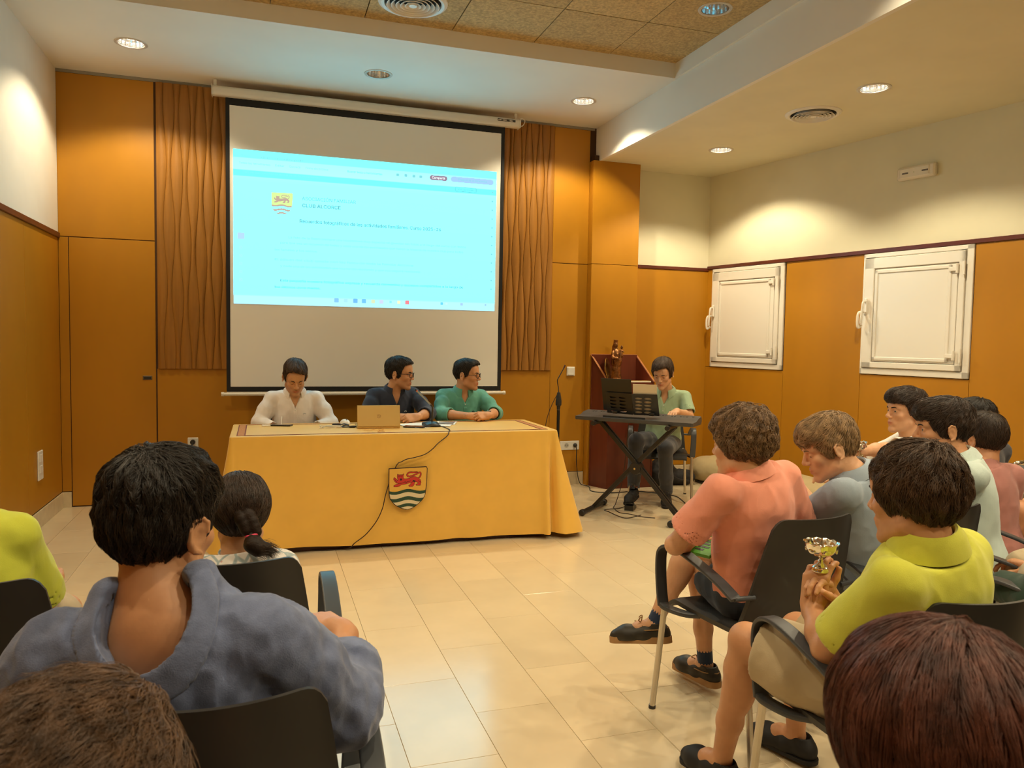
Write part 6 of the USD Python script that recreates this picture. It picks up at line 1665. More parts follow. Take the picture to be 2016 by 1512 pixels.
# the boys on the right
f = F(-0.12, 0.99)
person('person', 'boy in a coral polo shirt leaning on the arm of his chair, wavy brown hair', (1.690, 2.29, 0.53), (1.580, 2.190, 0.955), RT(F(-0.25, 0.97)), (1.548, 2.205, 1.040), F(-0.42, 0.90, -0.06), skin_b,
       style(H_CHEST, L_SHAG, top=0.030, side=0.014, back=0.020, front=0.024, seed=21, lump=0.014, lump_scale=4.0, curl=0.55, ears=False, ragged=0.03, jitter=0.35), sc=0.92, hsc=0.95, arms={
           'L': dict(elbow=(1.362, 2.300, 0.690), wrist=(1.535, 2.460, 0.655), dir=(0.88, 0.25, 0.20), back=(-0.2, 0.3, 1), curl=(0.5, 0.55, 0.6, 0.6)), 'R': dict(elbow=(1.885, 2.290, 0.690), wrist=(1.74, 2.49, 0.640), dir=(-0.8, 0.4, 0.1), back=(0, 0.3, 1))},
       legs={'L': dict(knee=(1.665, 2.625, 0.520), ankle=(1.700, 2.610, 0.095), toe=(-0.25, 0.97, 0.0)), 'R': dict(knee=(1.615, 2.600, 0.610), ankle=(1.478, 2.640, 0.272), toe=(-0.80, 0.55, -0.12), footup=(0.10, 0.12, 1))},
       top=dict(mat=cloth('coral_polo', (0.84, 0.32, 0.215)), sleeve='short', sleeve_t=0.74, ease=0.022, wrinkle=0.012, gap=0.30, fall=0.045, stand=0.034, hem=-0.22), bottom=dict(kind='shorts', mat=cloth('navy_shorts', (0.018, 0.026, 0.042)), t=0.55, ease=0.018),
       shoes=dict(mat=mat('dark_boat_leather', (0.022, 0.018, 0.012), 0.5), sole=mat('tan_sole', (0.40, 0.22, 0.085), 0.6), sole_h=0.027, sock=cloth('blue_sock', (0.016, 0.034, 0.085)), laces=mat('tan_lace', (0.30, 0.17, 0.06), 0.7)), seed=15, strand_n=3200, strand_len=0.075, strand_w=0.0016)
f = F(-0.10, 0.99)
person('person', 'boy in a lime yellow polo shirt holding a silver trophy, brown bowl haircut', (1.560, 1.500, 0.53), (1.485, 1.365, 0.915), RT(F(-0.30, 0.95)), (1.458, 1.393, 1.030), F(-0.28, 0.95, -0.08), skin_c,
       style(H_BROWN, L_SHAG, top=0.022, side=0.012, back=0.014, front=0.010, seed=25, lump=0.012, ears=False, ragged=0.030, jitter=0.30, lift=0.9), sc=0.95, hsc=0.97, arms={
           'L': dict(elbow=(1.320, 1.500, 0.640), wrist=(1.372, 1.622, 0.705), dir=(0.10, -0.05, 0.99), back=(-0.85, -0.45, 0.05), curl=(0.45, 0.5, 0.55, 0.6), thumb=(0.10, 0.15), h=0.0034), 'R': dict(elbow=(1.640, 1.560, 0.650), wrist=(1.455, 1.628, 0.700), dir=(-0.62, -0.05, 0.75), back=(0.75, 0.25, 0.45), curl=(0.5, 0.55, 0.6, 0.6), thumb=(0.2, 0.3), h=0.0034)},
       legs={'L': dict(knee=(1.315, 1.815, 0.545), ankle=(1.345, 1.960, 0.105), toe=(-0.15, 0.98, -0.05)), 'R': dict(knee=(1.560, 1.900, 0.520), ankle=(1.700, 2.060, 0.085), toe=(-0.35, 0.90, 0))}, girth=1.14, belly=1.12,
       top=dict(mat=cloth('lime_polo', (0.60, 0.60, 0.055)), sleeve='short', sleeve_t=0.80, ease=0.020, wrinkle=0.010, gap=0.30, fall=0.055, stand=0.040, collar_up=0.022, hem=-0.20), bottom=dict(kind='shorts', mat=cloth('khaki_shorts', (0.48, 0.375, 0.225)), t=0.86, ease=0.020, wrinkle=0.012),
       shoes=dict(mat=mat('black_suede', (0.010, 0.009, 0.009), 0.7)), seed=16, h=0.0055, hh=0.003, hair_h=0.0032, strand_n=6000, strand_len=0.075, strand_w=0.0014)
f = F(-0.35, 0.93)
person('person', 'boy in a grey blue polo shirt with sandy fair hair bending his head down', (2.200, 2.290, 0.53), (2.050, 2.225, 0.925), RT(F(-0.45, 0.89)), (1.972, 2.272, 1.010), F(-0.84, 0.42, -0.36), skin_b,
       style(H_BLOND, L_BOY, top=0.024, side=0.009, back=0.013, front=0.026, seed=29, lump=0.010, jitter=0.3, lift=0.9, flow=(0, 0.5, 0)), sc=0.90, hsc=0.92, arms={
           'L': dict(elbow=(1.930, 2.390, 0.690), wrist=(1.92, 2.56, 0.66), dir=(0.3, 0.9, 0), back=(0, 0, 1)), 'R': dict(elbow=(2.330, 2.330, 0.680), wrist=(2.22, 2.52, 0.64), dir=(-0.5, 0.8, 0), back=(0, 0, 1))},
       legs={'L': dict(knee=(2.030, 2.560, 0.830), ankle=(2.06, 2.60, 0.46), toe=(-0.2, 0.97, 0)), 'R': dict(knee=(2.24, 2.68, 0.50), ankle=(2.26, 2.66, 0.09), toe=(0, 1, 0))}, gaze=0.8, lid=0.4,
       top=dict(mat=cloth('grey_blue_polo', (0.30, 0.365, 0.44)), sleeve='short', sleeve_t=0.92, ease=0.018, wrinkle=0.011, gap=0.30, fall=0.040, stand=0.034, hem=-0.15), bottom=dict(kind='shorts', mat=cloth('slate_shorts', (0.10, 0.115, 0.14)), t=0.62), shoes=dict(mat=black_plastic), seed=17, strand_n=2600, strand_len=0.07, strand_w=0.0016)
f = F(-0.75, 0.40)
person('person', 'boy in a white T-shirt seen in profile by the window wall, short dark hair', (3.330, 3.150, 0.53), (3.262, 3.140, 0.915), RT(f), (3.213, 3.150, 1.045), F(-0.97, 0.20, 0.02), skin_b,
       style(H_DARK, [(-0.20, -0.075), (-0.09, -0.070), (-0.05, -0.055), (-0.025, -0.020), (-0.005, 0.000), (0.012, -0.012), (0.030, 0.018), (0.050, 0.048), (0.085, 0.052), (0.14, 0.052)], top=0.026, side=0.007, back=0.010, front=0.030, seed=33, lump=0.006, jitter=0.3, lift=0.8), sc=0.90, hsc=0.93, arms={
           'L': dict(elbow=(2.985, 3.050, 0.870), wrist=(2.825, 3.020, 0.870), dir=(-0.9, 0.1, 0.05), back=(0, -0.5, 0.8), curl=(0.7, 0.7, 0.7, 0.7)), 'R': dict(elbow=(3.12, 3.40, 0.70), wrist=(2.95, 3.35, 0.70), dir=(-0.9, 0.1, 0), back=(0, 0, 1))},
       legs={'L': dict(knee=(2.98, 3.12, 0.50), ankle=(2.95, 3.12, 0.09)), 'R': dict(knee=(2.98, 3.34, 0.50), ankle=(2.95, 3.34, 0.09))}, lid=0.8,
       top=dict(mat=cloth('white_tee', (0.80, 0.76, 0.70)), sleeve='short', sleeve_t=0.72, ease=0.018, wrinkle=0.010, collar=False, hem=-0.02), bottom=dict(kind='shorts', mat=cloth('navy_shorts', (0.018, 0.026, 0.042)), t=0.8), shoes=dict(mat=black_plastic), seed=18, strand_n=1200, strand_len=0.05)
f = F(-0.78, 0.62)
person('person', 'boy in a pale aqua polo shirt half hidden behind the lime shirt', (2.690, 2.270, 0.53), (2.600, 2.275, 0.950), RT(f), (2.556, 2.320, 1.062), F(-0.82, 0.56, -0.05), skin_c,
       style(H_DARK, L_BOY, top=0.022, side=0.008, back=0.012, front=0.026, seed=37, lump=0.010, jitter=0.3, lift=0.8, flow=(0, 0.4, 0)), sc=0.92, hsc=0.93, arms={
           'L': dict(elbow=(2.46, 2.30, 0.70), wrist=(2.40, 2.50, 0.66), dir=(0.3, 0.9, 0), back=(0, 0, 1)), 'R': dict(elbow=(2.72, 2.44, 0.68), wrist=(2.58, 2.58, 0.65), dir=(-0.4, 0.9, 0), back=(0, 0, 1))},
       legs={'L': dict(knee=(2.46, 2.60, 0.50), ankle=(2.48, 2.66, 0.09)), 'R': dict(knee=(2.64, 2.68, 0.50), ankle=(2.64, 2.72, 0.09))}, lid=0.8,
       top=dict(mat=cloth('aqua_polo', (0.52, 0.62, 0.58)), sleeve='short', sleeve_t=0.80, ease=0.016, wrinkle=0.008, gap=0.30, fall=0.045, hem=-0.15), bottom=dict(kind='shorts', mat=cloth('khaki_shorts', (0.48, 0.375, 0.225)), t=0.8), shoes=dict(mat=black_plastic), seed=19, strand_n=2200, strand_len=0.07)
f = F(0.12, 0.99)
person('person', 'boy in a dusty pink shirt seen from behind, cropped dark hair', (3.300, 2.700, 0.42), (3.245, 2.715, 0.820), RT(f), (3.290, 2.755, 0.948), F(0.10, 0.99, -0.06), skin_a,
       style(H_DARK, L_MAN, top=0.018, side=0.009, back=0.012, front=0.016, seed=41, lump=0.003), sc=0.92, hsc=1.0, arms={
           'L': dict(elbow=(3.09, 2.80, 0.58), wrist=(3.14, 2.98, 0.52), dir=(0.3, 0.9, 0), back=(0, 0, 1)), 'R': dict(elbow=(3.50, 2.80, 0.58), wrist=(3.42, 2.98, 0.52), dir=(-0.3, 0.9, 0), back=(0, 0, 1))},
       legs={'L': dict(knee=(3.20, 3.10, 0.46), ankle=(3.20, 3.12, 0.09)), 'R': dict(knee=(3.40, 3.10, 0.46), ankle=(3.40, 3.12, 0.09))},
       top=dict(mat=cloth('dusty_pink_shirt', (0.38, 0.155, 0.130)), sleeve='short', sleeve_t=0.85, ease=0.020, wrinkle=0.012, gap=0.30, fall=0.042, hem=-0.20), bottom=dict(kind='shorts', mat=cloth('navy_shorts', (0.018, 0.026, 0.042)), t=0.8), shoes=dict(mat=black_plastic), seed=20, strand_n=1200, strand_len=0.03)
person('person', 'dark haired head just showing above the boy in the dusty pink shirt', (3.860, 3.250, 0.45), (3.845, 3.240, 0.845), RT(F(0.0, 1)), (3.825, 3.270, 0.958), F(-0.10, 0.99, -0.06), skin_a,
       style(H_BLACK, L_MAN, top=0.030, side=0.014, back=0.018, front=0.026, seed=43, lump=0.010, lump_scale=4.0), sc=0.92, hsc=1.0, arms={
           'L': dict(elbow=(3.66, 3.34, 0.58), wrist=(3.72, 3.52, 0.52), dir=(0.3, 0.9, 0), back=(0, 0, 1)), 'R': dict(elbow=(4.05, 3.34, 0.58), wrist=(3.98, 3.52, 0.52), dir=(-0.3, 0.9, 0), back=(0, 0, 1))},
       legs={'L': dict(knee=(3.76, 3.64, 0.46), ankle=(3.76, 3.66, 0.09)), 'R': dict(knee=(3.96, 3.64, 0.46), ankle=(3.96, 3.66, 0.09))},
       top=dict(mat=cloth('dark_tee', (0.05, 0.05, 0.06)), sleeve='short', collar=False), bottom=dict(kind='shorts', mat=cloth('navy_shorts', (0.018, 0.026, 0.042)), t=0.8), shoes=dict(mat=black_plastic), seed=22, strand_n=500, strand_len=0.04)

# the near people on the left
f = F(0.10, 0.99)
linen = mat('blue_linen', (0.150, 0.185, 0.315), 0.88, 0.30, 26.0, 0.35, 420.0, sheen=0.25, detail=5.0)
person('person', 'boy in a loose blue linen shirt with thick black hair, near the viewer', (-0.080, 1.470, 0.53), (-0.165, 1.390, 0.905), RT(F(0.14, 0.99)), (-0.168, 1.462, 1.043), F(0.50, 0.86, -0.10), skin_c,
       style(H_BLACK, [(-0.20, -0.122), (-0.09, -0.115), (-0.05, -0.095), (-0.026, -0.060), (-0.004, -0.020), (0.012, -0.040), (0.030, -0.030), (0.045, 0.010), (0.085, 0.040), (0.14, 0.040)], top=0.028, side=0.009, back=0.014, front=0.024, seed=47, lump=0.011, lump_scale=3.6, ear_cut=0.026), sc=1.02, hsc=1.0, arms={
           'R': dict(elbow=(0.150, 1.430, 0.690), wrist=(0.165, 1.660, 0.748), dir=(-0.5, 0.8, 0.1), back=(0, 0, 1)), 'L': dict(elbow=(-0.460, 1.480, 0.640), wrist=(-0.30, 1.68, 0.62), dir=(0.4, 0.9, 0), back=(0, 0, 1))},
       legs={'L': dict(knee=(-0.18, 1.90, 0.50), ankle=(-0.18, 1.92, 0.09)), 'R': dict(knee=(0.04, 1.90, 0.50), ankle=(0.04, 1.92, 0.09))}, nape_open=1.0,
       top=dict(mat=linen, sleeve='rolled', cuff_t=0.50, ease=0.026, wrinkle=0.024, wscale=(12, 12, 8), collar=False, open=0.02, neck_loose=0.01), bottom=dict(kind='trousers', mat=dark_trousers), shoes=dict(mat=black_plastic), seed=31, h=0.0055, hh=0.003, hair_h=0.003, strand_n=9000, strand_len=0.055, strand_w=0.0011)
f = F(0.05, 1)
dress_nodes = {'tc': ('texture_coordinate', {}), 'm': ('mapping', {'rotation': (0.6, 0.5, 0.8), 'scale': (1, 1, 1)}), 'v': ('voronoi_texture', {'scale': 22.0, 'feature': 'distance_to_edge'}), 'r': ('rgb_ramp', {'ramp': [(0.0, (0.36, 0.44, 0.46)), (0.05, (0.40, 0.48, 0.50)), (0.09, (0.82, 0.78, 0.74)), (1.0, (0.84, 0.80, 0.76))]}),
               'v2': ('voronoi_texture', {'scale': 34.0, 'feature': 'f1'}), 'r2': ('rgb_ramp', {'ramp': [(0.0, (0.72, 0.36, 0.34)), (0.16, (0.80, 0.50, 0.46)), (0.20, (1, 1, 1)), (1.0, (1, 1, 1))]}), 'x': ('mix_color', {'blend_type': 'multiply', 'fac': 1.0}), 'p': ('principled_bsdf', {'roughness': 0.9})}
dress = usdkit.material(stage, '/World/Looks/sprigged_cotton', dress_nodes, [('tc.object', 'm.vector'), ('m.vector', 'v.vector'), ('v.distance', 'r.fac'), ('m.vector', 'v2.vector'), ('v2.distance', 'r2.fac'), ('r.color', 'x.a'), ('r2.color', 'x.b'), ('x.result', 'p.base_color')], surface='p.BSDF')
G = person('person', 'girl with a plaited braid and pink hair tie in a white sprigged dress', (-0.060, 2.260, 0.52), (-0.066, 2.310, 0.745), RT(f), (-0.058, 2.335, 0.866), F(0.12, 0.99, -0.10), skin_b,
           style(H_DARK, [(-0.20, -0.070), (-0.09, -0.066), (-0.04, -0.060), (0.0, -0.04), (0.03, -0.02), (0.06, 0.04), (0.09, 0.07), (0.15, 0.07)], top=0.014, side=0.014, back=0.018, front=0.012, seed=51, lump=0.003, ears=False, crown=(0, 0.02, 0.14), flow=(0.35, -0.2, -0.3)), sc=0.74, hsc=0.93, female=True, arms={
               'L': dict(elbow=(-0.26, 2.34, 0.56), wrist=(-0.20, 2.50, 0.54), dir=(0.4, 0.9, 0), back=(0, 0, 1)), 'R': dict(elbow=(0.055, 2.37, 0.57), wrist=(0.02, 2.50, 0.54), dir=(-0.4, 0.9, 0), back=(0, 0, 1))},
           legs={'L': dict(knee=(-0.14, 2.60, 0.50), ankle=(-0.14, 2.62, 0.12)), 'R': dict(knee=(0.02, 2.60, 0.50), ankle=(0.02, 2.62, 0.12))},
           top=dict(mat=dress, name='dress', sleeve='short', sleeve_t=0.5, ease=0.020, collar=False, wrinkle=0.008, hem=-0.2), bottom=dict(kind='shorts', name='skirt', mat=dress, t=0.8, ease=0.03), shoes=dict(mat=plastic_white), seed=32, h=0.005, strand_n=3000, strand_len=0.09, strand_w=0.0014, hair_h=0.003)
gb = V(-0.060, 2.260, 0)
bp = spline([(-0.058, 2.245, 0.905), (-0.046, 2.230, 0.885), (-0.034, 2.222, 0.863), (-0.027, 2.218, 0.842)], 6)
S = SDF((-0.14, 2.14, 0.72), (0.10, 2.32, 0.97), 0.0028)
for i, q in enumerate(bp[::2]):
    s = 1 if i % 2 else -1; rr_ = 0.022 - 0.006 * i / len(bp[::2])
    S.ell(q + V(s * 0.011, -0.003, 0), (rr_, rr_ * 0.85, rr_ * 1.05), ry(s * 35), k=0.004)
hm_, hs_ = H_DARK
HG = UsdGeom.Xform(G)
br = obj('braid', place(S.mesh(), None, -gb), hm_, G, smooth=True)
obj('hair_tie', place(tube([V(-0.025, 2.215, 0.836) + V(0.016 * math.cos(a), 0.014 * math.sin(a), 0.004 * math.cos(a)) for a in np.linspace(0, 2 * math.pi, 17)[:-1]], 0.0048, 8, 2, True), None, -gb), mat('pink_band', (0.75, 0.06, 0.13), 0.6), br, smooth=True)
S = SDF((-0.10, 2.12, 0.70), (0.12, 2.30, 0.88), 0.0028)
S.chain([(-0.025, 2.215, 0.836), (-0.022, 2.205, 0.812), (-0.008, 2.200, 0.800), (0.012, 2.204, 0.796), (0.026, 2.212, 0.784)], [0.014, 0.024, 0.021, 0.013, 0.004], 0.012)
tm_ = S.mesh(); tp_ = obj('braid_tail', place(tm_, None, -gb), hm_, G, smooth=True)
gr = np.random.default_rng(4); st0 = np.array([(-0.025, 2.215, 0.836), (-0.022, 2.205, 0.812), (-0.008, 2.200, 0.800), (0.013, 2.204, 0.796), (0.030, 2.214, 0.780)])
pts_ = np.stack([spline(st0 + gr.normal(0, 1, 3) * np.linspace(0.3, 1.0, 5)[:, None] * 0.011, 2) for _ in range(350)])
add_curves('strands', tp_, pts_ - gb, 0.0013, hs_)
obj('bow_ribbon', place(tube([V(-0.035, 2.205, 0.705), V(-0.022, 2.192, 0.718), V(-0.010, 2.190, 0.735), V(-0.014, 2.190, 0.755), V(-0.024, 2.190, 0.745), V(-0.018, 2.188, 0.725), V(0.010, 2.187, 0.728), V(0.045, 2.195, 0.745), V(0.070, 2.222, 0.752)], 0.0032, 8, 5), None, -gb), mat('rose_piping', (0.60, 0.26, 0.22), 0.8), G, smooth=True)

person('person', 'person in a lime green shirt cut off by the picture edge', (-0.720, 2.330, 0.53), (-0.800, 2.430, 0.850), RT(F(0.05, 1)), (-0.840, 2.490, 0.958), F(0.05, 0.99, -0.10), skin_c,
       style(H_DARK, L_BOY, top=0.026, side=0.014, back=0.018, front=0.026, seed=53), sc=0.92, hsc=0.96, arms={
           'R': dict(elbow=(-0.610, 2.500, 0.600), wrist=(-0.62, 2.68, 0.62), dir=(-0.3, 0.9, 0), back=(0, 0, 1)), 'L': dict(elbow=(-0.98, 2.48, 0.62), wrist=(-0.90, 2.66, 0.60), dir=(0.3, 0.9, 0), back=(0, 0, 1))},
       legs={'L': dict(knee=(-0.80, 2.72, 0.50), ankle=(-0.80, 2.74, 0.09)), 'R': dict(knee=(-0.60, 2.72, 0.50), ankle=(-0.60, 2.74, 0.09))},
       top=dict(mat=cloth('lime_green_polo', (0.56, 0.60, 0.050)), sleeve='short', sleeve_t=0.95, ease=0.022, wrinkle=0.012, hem=-0.2), bottom=dict(kind='shorts', mat=cloth('khaki_shorts', (0.48, 0.375, 0.225)), t=0.8), shoes=dict(mat=black_plastic), seed=34, strand_n=400)

# two heads close to the viewer
person('person', 'close head with long wavy light brown hair, low in the picture', (-0.18, 0.72, 0.50), (-0.170, 0.755, 0.775), RT(F(0.1, 1)), (-0.172, 0.825, 0.908), F(0.15, 0.98, -0.18), skin_b,
       style(H_WAVY, [(-0.25, -0.16), (-0.05, -0.15), (0.0, -0.12), (0.03, -0.06), (0.06, 0.03), (0.09, 0.06), (0.15, 0.06)], top=0.022, side=0.022, back=0.032, front=0.018, seed=57, lump=0.014, lump_scale=3.0, ears=False, flow=(-0.5, -0.2, 0.0), curl=0.45, crown=(0.05, 0.03, 0.135), jitter=0.18, steps=10, lift=3.5), hsc=0.98, female=True, arms={
           'L': dict(elbow=(-0.42, 0.80, 0.60), wrist=(-0.34, 0.98, 0.58), dir=(0.4, 0.9, 0), back=(0, 0, 1)), 'R': dict(elbow=(0.06, 0.80, 0.60), wrist=(0.0, 0.98, 0.58), dir=(-0.4, 0.9, 0), back=(0, 0, 1))},
       legs={'L': dict(knee=(-0.26, 1.12, 0.48), ankle=(-0.26, 1.14, 0.09)), 'R': dict(knee=(-0.08, 1.12, 0.48), ankle=(-0.08, 1.14, 0.09))}, bottom=dict(kind='trousers', mat=dark_trousers), shoes=dict(mat=black_plastic),
       top=dict(mat=cloth('grey_blouse', (0.2, 0.2, 0.22)), sleeve='short', collar=False), seed=35, strand_n=12000, strand_len=0.17, strand_w=0.0009, hair_h=0.003, brows=False)
person('person', 'close head with glossy dark auburn hair seen from above', (0.62, 0.42, 0.50), (0.622, 0.485, 0.830), RT(F(0.2, 0.98)), (0.645, 0.570, 0.972), F(0.25, 0.95, -0.22), skin_b,
       style(H_RED, [(-0.25, -0.16), (-0.05, -0.16), (0.0, -0.15), (0.03, -0.10), (0.055, 0.0), (0.08, 0.05), (0.15, 0.05)], top=0.020, side=0.024, back=0.026, front=0.034, seed=61, lump=0.006, ears=False, crown=(0.012, -0.030, 0.135), extra=[([(0.005, 0.085, 0.080), (0.055, 0.090, 0.086), (0.105, 0.060, 0.066)], [0.030, 0.036, 0.034], 0.02)], jitter=0.10, steps=9), hsc=1.02, female=True, arms={
           'L': dict(elbow=(0.38, 0.52, 0.62), wrist=(0.44, 0.70, 0.60), dir=(0.4, 0.9, 0), back=(0, 0, 1)), 'R': dict(elbow=(0.88, 0.52, 0.62), wrist=(0.80, 0.70, 0.60), dir=(-0.4, 0.9, 0), back=(0, 0, 1))},
       legs={'L': dict(knee=(0.56, 0.86, 0.48), ankle=(0.56, 0.88, 0.09)), 'R': dict(knee=(0.74, 0.84, 0.48), ankle=(0.74, 0.86, 0.09))}, bottom=dict(kind='trousers', mat=dark_trousers), shoes=dict(mat=black_plastic),
       top=dict(mat=cloth('dark_blouse', (0.02, 0.016, 0.018)), sleeve='short', collar=False), seed=36, strand_n=14000, strand_len=0.16, strand_w=0.0008, hair_h=0.003, brows=False)

# ---------------------------------------------------------------- things held, and the far right edge
silver = mat('trophy_silver', (0.86, 0.80, 0.70), 0.10, metal=1.0)


def trophy(label, loc, sc=1.0, tilt=None):
    t = thing('trophy', label, 'trophy cup', loc)
    R = tilt if tilt is not None else np.eye(3)
    n = 72; a = np.linspace(0, 2 * math.pi, n, endpoint=False); lobes = 12
    prof = [(0.004, 0.030), (0.006, 0.036), (0.012, 0.040), (0.024, 0.044), (0.034, 0.053), (0.039, 0.063), (0.040, 0.072), (0.043, 0.077), (0.0445, 0.0775), (0.0425, 0.0755), (0.0385, 0.071), (0.0375, 0.063), (0.033, 0.055), (0.022, 0.046), (0.0, 0.042)]
    v, f = [], []
    for i, (r, z) in enumerate(prof):
        w = 0.0 if r < 0.02 else (0.035 if i < 7 or i > 9 else 0.02)
        for q in a:
            v.append(((r * (1 + w * abs(math.sin(lobes * q / 2)))) * math.cos(q), (r * (1 + w * abs(math.sin(lobes * q / 2)))) * math.sin(q), z + (0.0015 * math.sin(lobes * q) if 6 < i < 11 else 0)))
    for i in range(len(prof) - 1):
        for j in range(n):
            q = (i * n + j, i * n + (j + 1) % n, (i + 1) * n + (j + 1) % n, (i + 1) * n + j)
            f += [(q[0], q[1], q[2]), (q[0], q[2], q[3])]
    bowl = trimesh.Trimesh(np.array(v) * sc, f, process=False)
    obj('bowl', place(bowl, R), silver, t, smooth=40)
    st_ = lathe([(0.0, 0.0), (0.021, 0.0), (0.022, 0.003), (0.020, 0.009), (0.021, 0.011), (0.018, 0.015), (0.010, 0.021), (0.006, 0.025), (0.0075, 0.028), (0.005, 0.031), (0.0, 0.031)], 32); st_.apply_scale(sc)
    obj('foot', place(st_, R), silver, t, smooth=40)
    rng_ = np.random.default_rng(5)
    for k in range(6):                                   # embossed leaves round the bowl
        q = k * math.pi / 3 + 0.2
        lf = trimesh.creation.icosphere(1, 1.0); lf.apply_scale((0.0035, 0.011, 0.008)); lf = place(lf, rz(math.degrees(q)), (0.0375 * math.cos(q), 0.0375 * math.sin(q), 0.058)); lf.apply_scale(sc)
        obj('leaf', place(lf, R), silver, t, smooth=True)
    return t


trophy('silver trophy cup held up by the boy in the lime polo shirt', (1.388, 1.612, 0.800), 1.0)
trophy('small silver trophy cup held out by the boy in the white T-shirt', (2.790, 3.000, 0.842), 0.95, ry(-12))
gc = thing('programme_card', 'white card held in the hands of the boy in the lime polo shirt', 'card', (1.425, 1.650, 0.700), 20)
obj('sheet', place(cbox(-0.05, 0.05, -0.001, 0.001, -0.05, 0.05, 0.0005), rx(-25)), paper, gc)
gb_ = thing('booklet', 'green booklet with black lettering in the lap of the boy in coral', 'booklet', (1.556, 2.400, 0.640), 25)
gm = mat('booklet_green', (0.07, 0.30, 0.02), 0.45)
obj('cover', place(cbox(-0.075, 0.075, -0.055, 0.055, 0.0, 0.012, 0.002), ry(-14)), gm, gb_)
obj('lettering', place(cat_(*[cbox(-0.05 + 0.022 * i, -0.036 + 0.022 * i, -0.012 - 0.01 * (i % 2), 0.022, 0.012, 0.0128, 0.0003) for i in range(5)]), ry(-14)), black_plastic, gb_)

chrome = mat('chrome_tube', (0.78, 0.74, 0.66), 0.14, metal=1.0)
fc = thing('folding_chair', 'chrome tube folding chair with grey seat at the window wall side', 'folding chair', (3.80, 3.00, 0.24))
o = V(3.80, 3.00, 0.24)
for dy in (0.0, 0.42):
    sh_ = V(0.10, dy, 0)
    obj('arm_loop', tube([V(3.729, 2.95, 0.60) - o + sh_ * V(0, 1, 1), V(3.729, 2.95, 0.735) - o + sh_ * V(0, 1, 1), V(3.750, 2.948, 0.780) - o + sh_ * V(0, 1, 1), V(3.795, 2.934, 0.795) - o + sh_ * V(0, 1, 1), V(4.05, 2.93, 0.795) - o + sh_ * V(0, 1, 1), V(4.10, 2.93, 0.70) - o + sh_ * V(0, 1, 1)], 0.013, 12), chrome, fc)
    obj('side_rail', tube([V(3.443, 2.93, 0.570) - o + V(0, dy, 0), V(3.640, 2.95, 0.610) - o + V(0, dy, 0), V(3.890, 2.97, 0.677) - o + V(0, dy, 0), V(4.10, 2.98, 0.73) - o + V(0, dy, 0)], 0.015, 12, 6, scale=np.interp(np.linspace(0, 1, 19), [0, 0.2, 1], [0.35, 1, 1])), chrome, fc)
    for a_, b_ in (((3.595, 2.955, 0.245), (3.76, 2.943, 0.622)), ((3.645, 2.965, 0.245), (3.82, 2.93, 0.657))):
        obj('leg', sweep([V(*a_) - o + V(0, dy, 0), V(*b_) - o + V(0, dy, 0)], rrect(0.014, 0.026, 0.003, 2)), mat('beige_bar', (0.50, 0.42, 0.30), 0.35, metal=0.4), fc)
    obj('rear_leg', tube([V(4.10, 2.95, 0.72) - o + V(0, dy, 0), V(4.14, 2.95, 0.245) - o + V(0, dy, 0)], 0.012, 10, 0), chrome, fc)
    for k in (0.25, 0.55, 0.85):
        p_, q_ = V(3.595, 2.955, 0.245) * (1 - k) + V(3.76, 2.943, 0.622) * k - o, V(3.645, 2.965, 0.245) * (1 - k) + V(3.82, 2.93, 0.657) * k - o
        obj('cross_bar', tube([p_ + V(0, dy, 0), q_ + V(0, dy, 0)], 0.006, 8, 0), chrome, fc)
obj('seat', place(cbox(-0.21, 0.21, -0.20, 0.20, 0, 0.035, 0.012), ry(-10), V(3.92, 3.16, 0.66) - o), mat('grey_seat', (0.07, 0.08, 0.09), 0.7), fc)
pf = thing('low_platform', 'low pale wooden platform of two boards under the folding chair', 'platform', (3.92, 3.15, 0))
lw = mat('pale_wood', (0.56, 0.42, 0.22), 0.5, 0.12, 6.0)
obj('board', cbox(-0.42, 0.50, -0.30, 0.45, 0.205, 0.240, 0.004), lw, pf)
obj('board', cbox(-0.40, 0.48, -0.33, 0.43, 0.125, 0.165, 0.004), lw, pf)
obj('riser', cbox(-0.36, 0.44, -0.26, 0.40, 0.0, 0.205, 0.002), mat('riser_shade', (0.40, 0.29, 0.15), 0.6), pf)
rs = thing('red_shoe', 'red shoe on the floor below the platform at the picture edge', 'shoe', (3.62, 2.62, 0), 60)
s = SDF((-0.06, -0.10, -0.02), (0.06, 0.2, 0.12), 0.004); s.chain([(0, -0.04, 0.035), (0, 0.04, 0.038), (0, 0.14, 0.026)], [0.033, 0.038, 0.030], 0.02).cone((0, -0.03, 0.04), (0, -0.015, 0.075), 0.036, 0.034, 0.02).plane((0, 0, 0.010), (0, 0, -1)).cone((0, -0.022, 0.07), (0, -0.012, 0.13), 0.027, 0.032, 0.003, 'sub').plane((0, 0, 0.085), (0, 0, 1), 0.003)
obj('upper', s.mesh(), mat('red_canvas', (0.42, 0.02, 0.02), 0.6), rs, smooth=True)
obj('sole', extrude(LineString([(0, -0.04), (0, 0.14)]).buffer(0.037), 0.014), mat('tan_sole', (0.30, 0.155, 0.055), 0.6), rs)

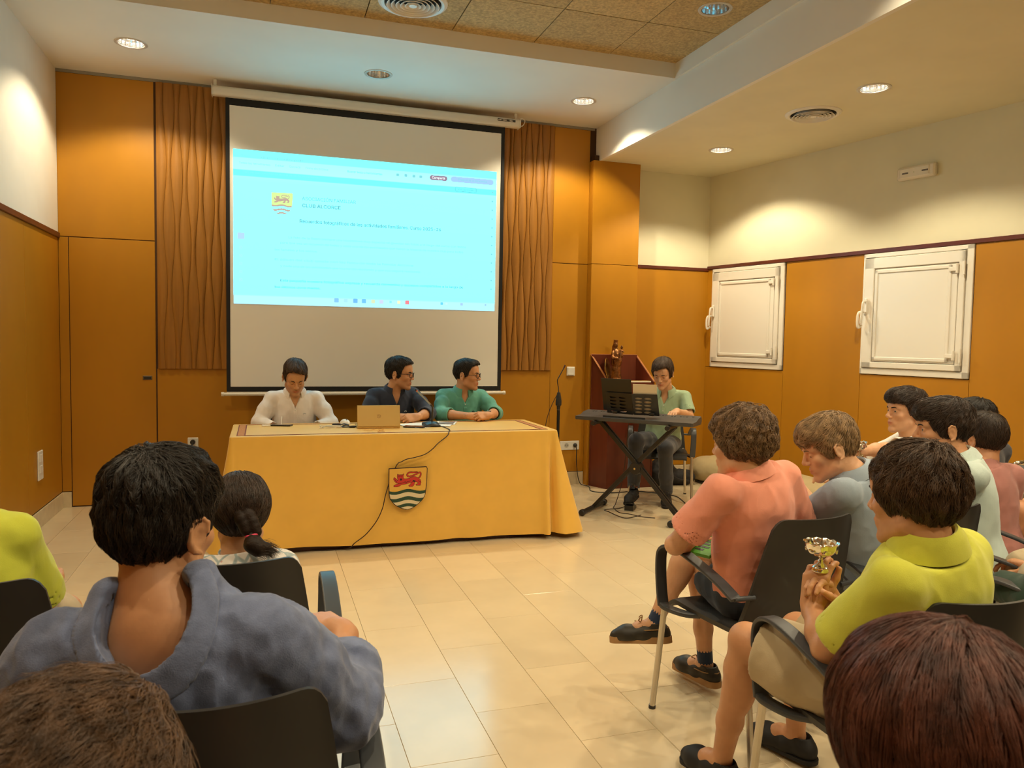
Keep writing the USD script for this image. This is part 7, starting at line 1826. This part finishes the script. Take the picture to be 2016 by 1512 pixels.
f = F(-0.95, 0.25)
person('person', 'person with bare knees at the picture edge beside the folding chair', (3.80, 2.48, 0.53), (3.86, 2.47, 0.95), RT(f), (3.84, 2.48, 1.08), F(-0.9, 0.4, 0), skin_a,
       style(H_DARK, L_BOY, top=0.022, side=0.01, back=0.014, front=0.024, seed=71), sc=0.92, hsc=0.95, arms={
           'L': dict(elbow=(3.80, 2.25, 0.70), wrist=(3.60, 2.28, 0.66), dir=(-0.9, 0.1, 0), back=(0, 0, 1)), 'R': dict(elbow=(3.84, 2.72, 0.70), wrist=(3.64, 2.70, 0.66), dir=(-0.9, 0.1, 0), back=(0, 0, 1))},
       legs={'L': dict(knee=(3.410, 2.50, 0.600), ankle=(3.44, 2.50, 0.09)), 'R': dict(knee=(3.405, 2.645, 0.625), ankle=(3.47, 2.66, 0.09))},
       top=dict(mat=cloth('dark_tee', (0.05, 0.05, 0.06)), sleeve='short', collar=False), bottom=dict(kind='shorts', mat=cloth('navy_shorts', (0.018, 0.026, 0.042)), t=0.62), shoes=dict(mat=black_plastic), seed=37, strand_n=200)
f = F(-0.25, 0.97)
person('person', 'person in a dark green top and beige trousers cut off by the picture edge', (2.52, 1.72, 0.53), (2.50, 1.64, 0.93), RT(f), (2.50, 1.68, 1.06), F(-0.3, 0.95, 0), skin_a,
       style(H_DARK, L_BOY, top=0.022, side=0.01, back=0.014, front=0.024, seed=73), sc=0.95, hsc=0.95, arms={
           'L': dict(elbow=(2.285, 1.70, 0.620), wrist=(2.33, 1.90, 0.60), dir=(0.3, 0.9, 0), back=(0, 0, 1)), 'R': dict(elbow=(2.72, 1.74, 0.66), wrist=(2.62, 1.94, 0.62), dir=(-0.3, 0.9, 0), back=(0, 0, 1))},
       legs={'L': dict(knee=(2.66, 2.02, 0.590), ankle=(2.62, 2.10, 0.15)), 'R': dict(knee=(2.72, 2.10, 0.50), ankle=(2.74, 2.10, 0.09))},
       top=dict(mat=cloth('bottle_green_top', (0.022, 0.055, 0.038)), sleeve='long', collar=False, wrinkle=0.012, ease=0.02), bottom=dict(kind='trousers', mat=cloth('beige_trousers', (0.46, 0.36, 0.22)), wrinkle=0.010), shoes=dict(mat=black_plastic), seed=38, strand_n=200)
for lab, loc, r in (('dark armchair at the picture edge under the person in dark green', (2.52, 1.73, 0), 12), ('dark armchair under the person with bare knees', (3.82, 2.48, 0), 80),
                    ('dark armchair under the person with wavy light brown hair', (-0.18, 0.70, 0), 0), ('dark armchair under the person with auburn hair', (0.63, 0.42, 0), -8)):
    copy_of(CHAIR0, loc, r, lab)
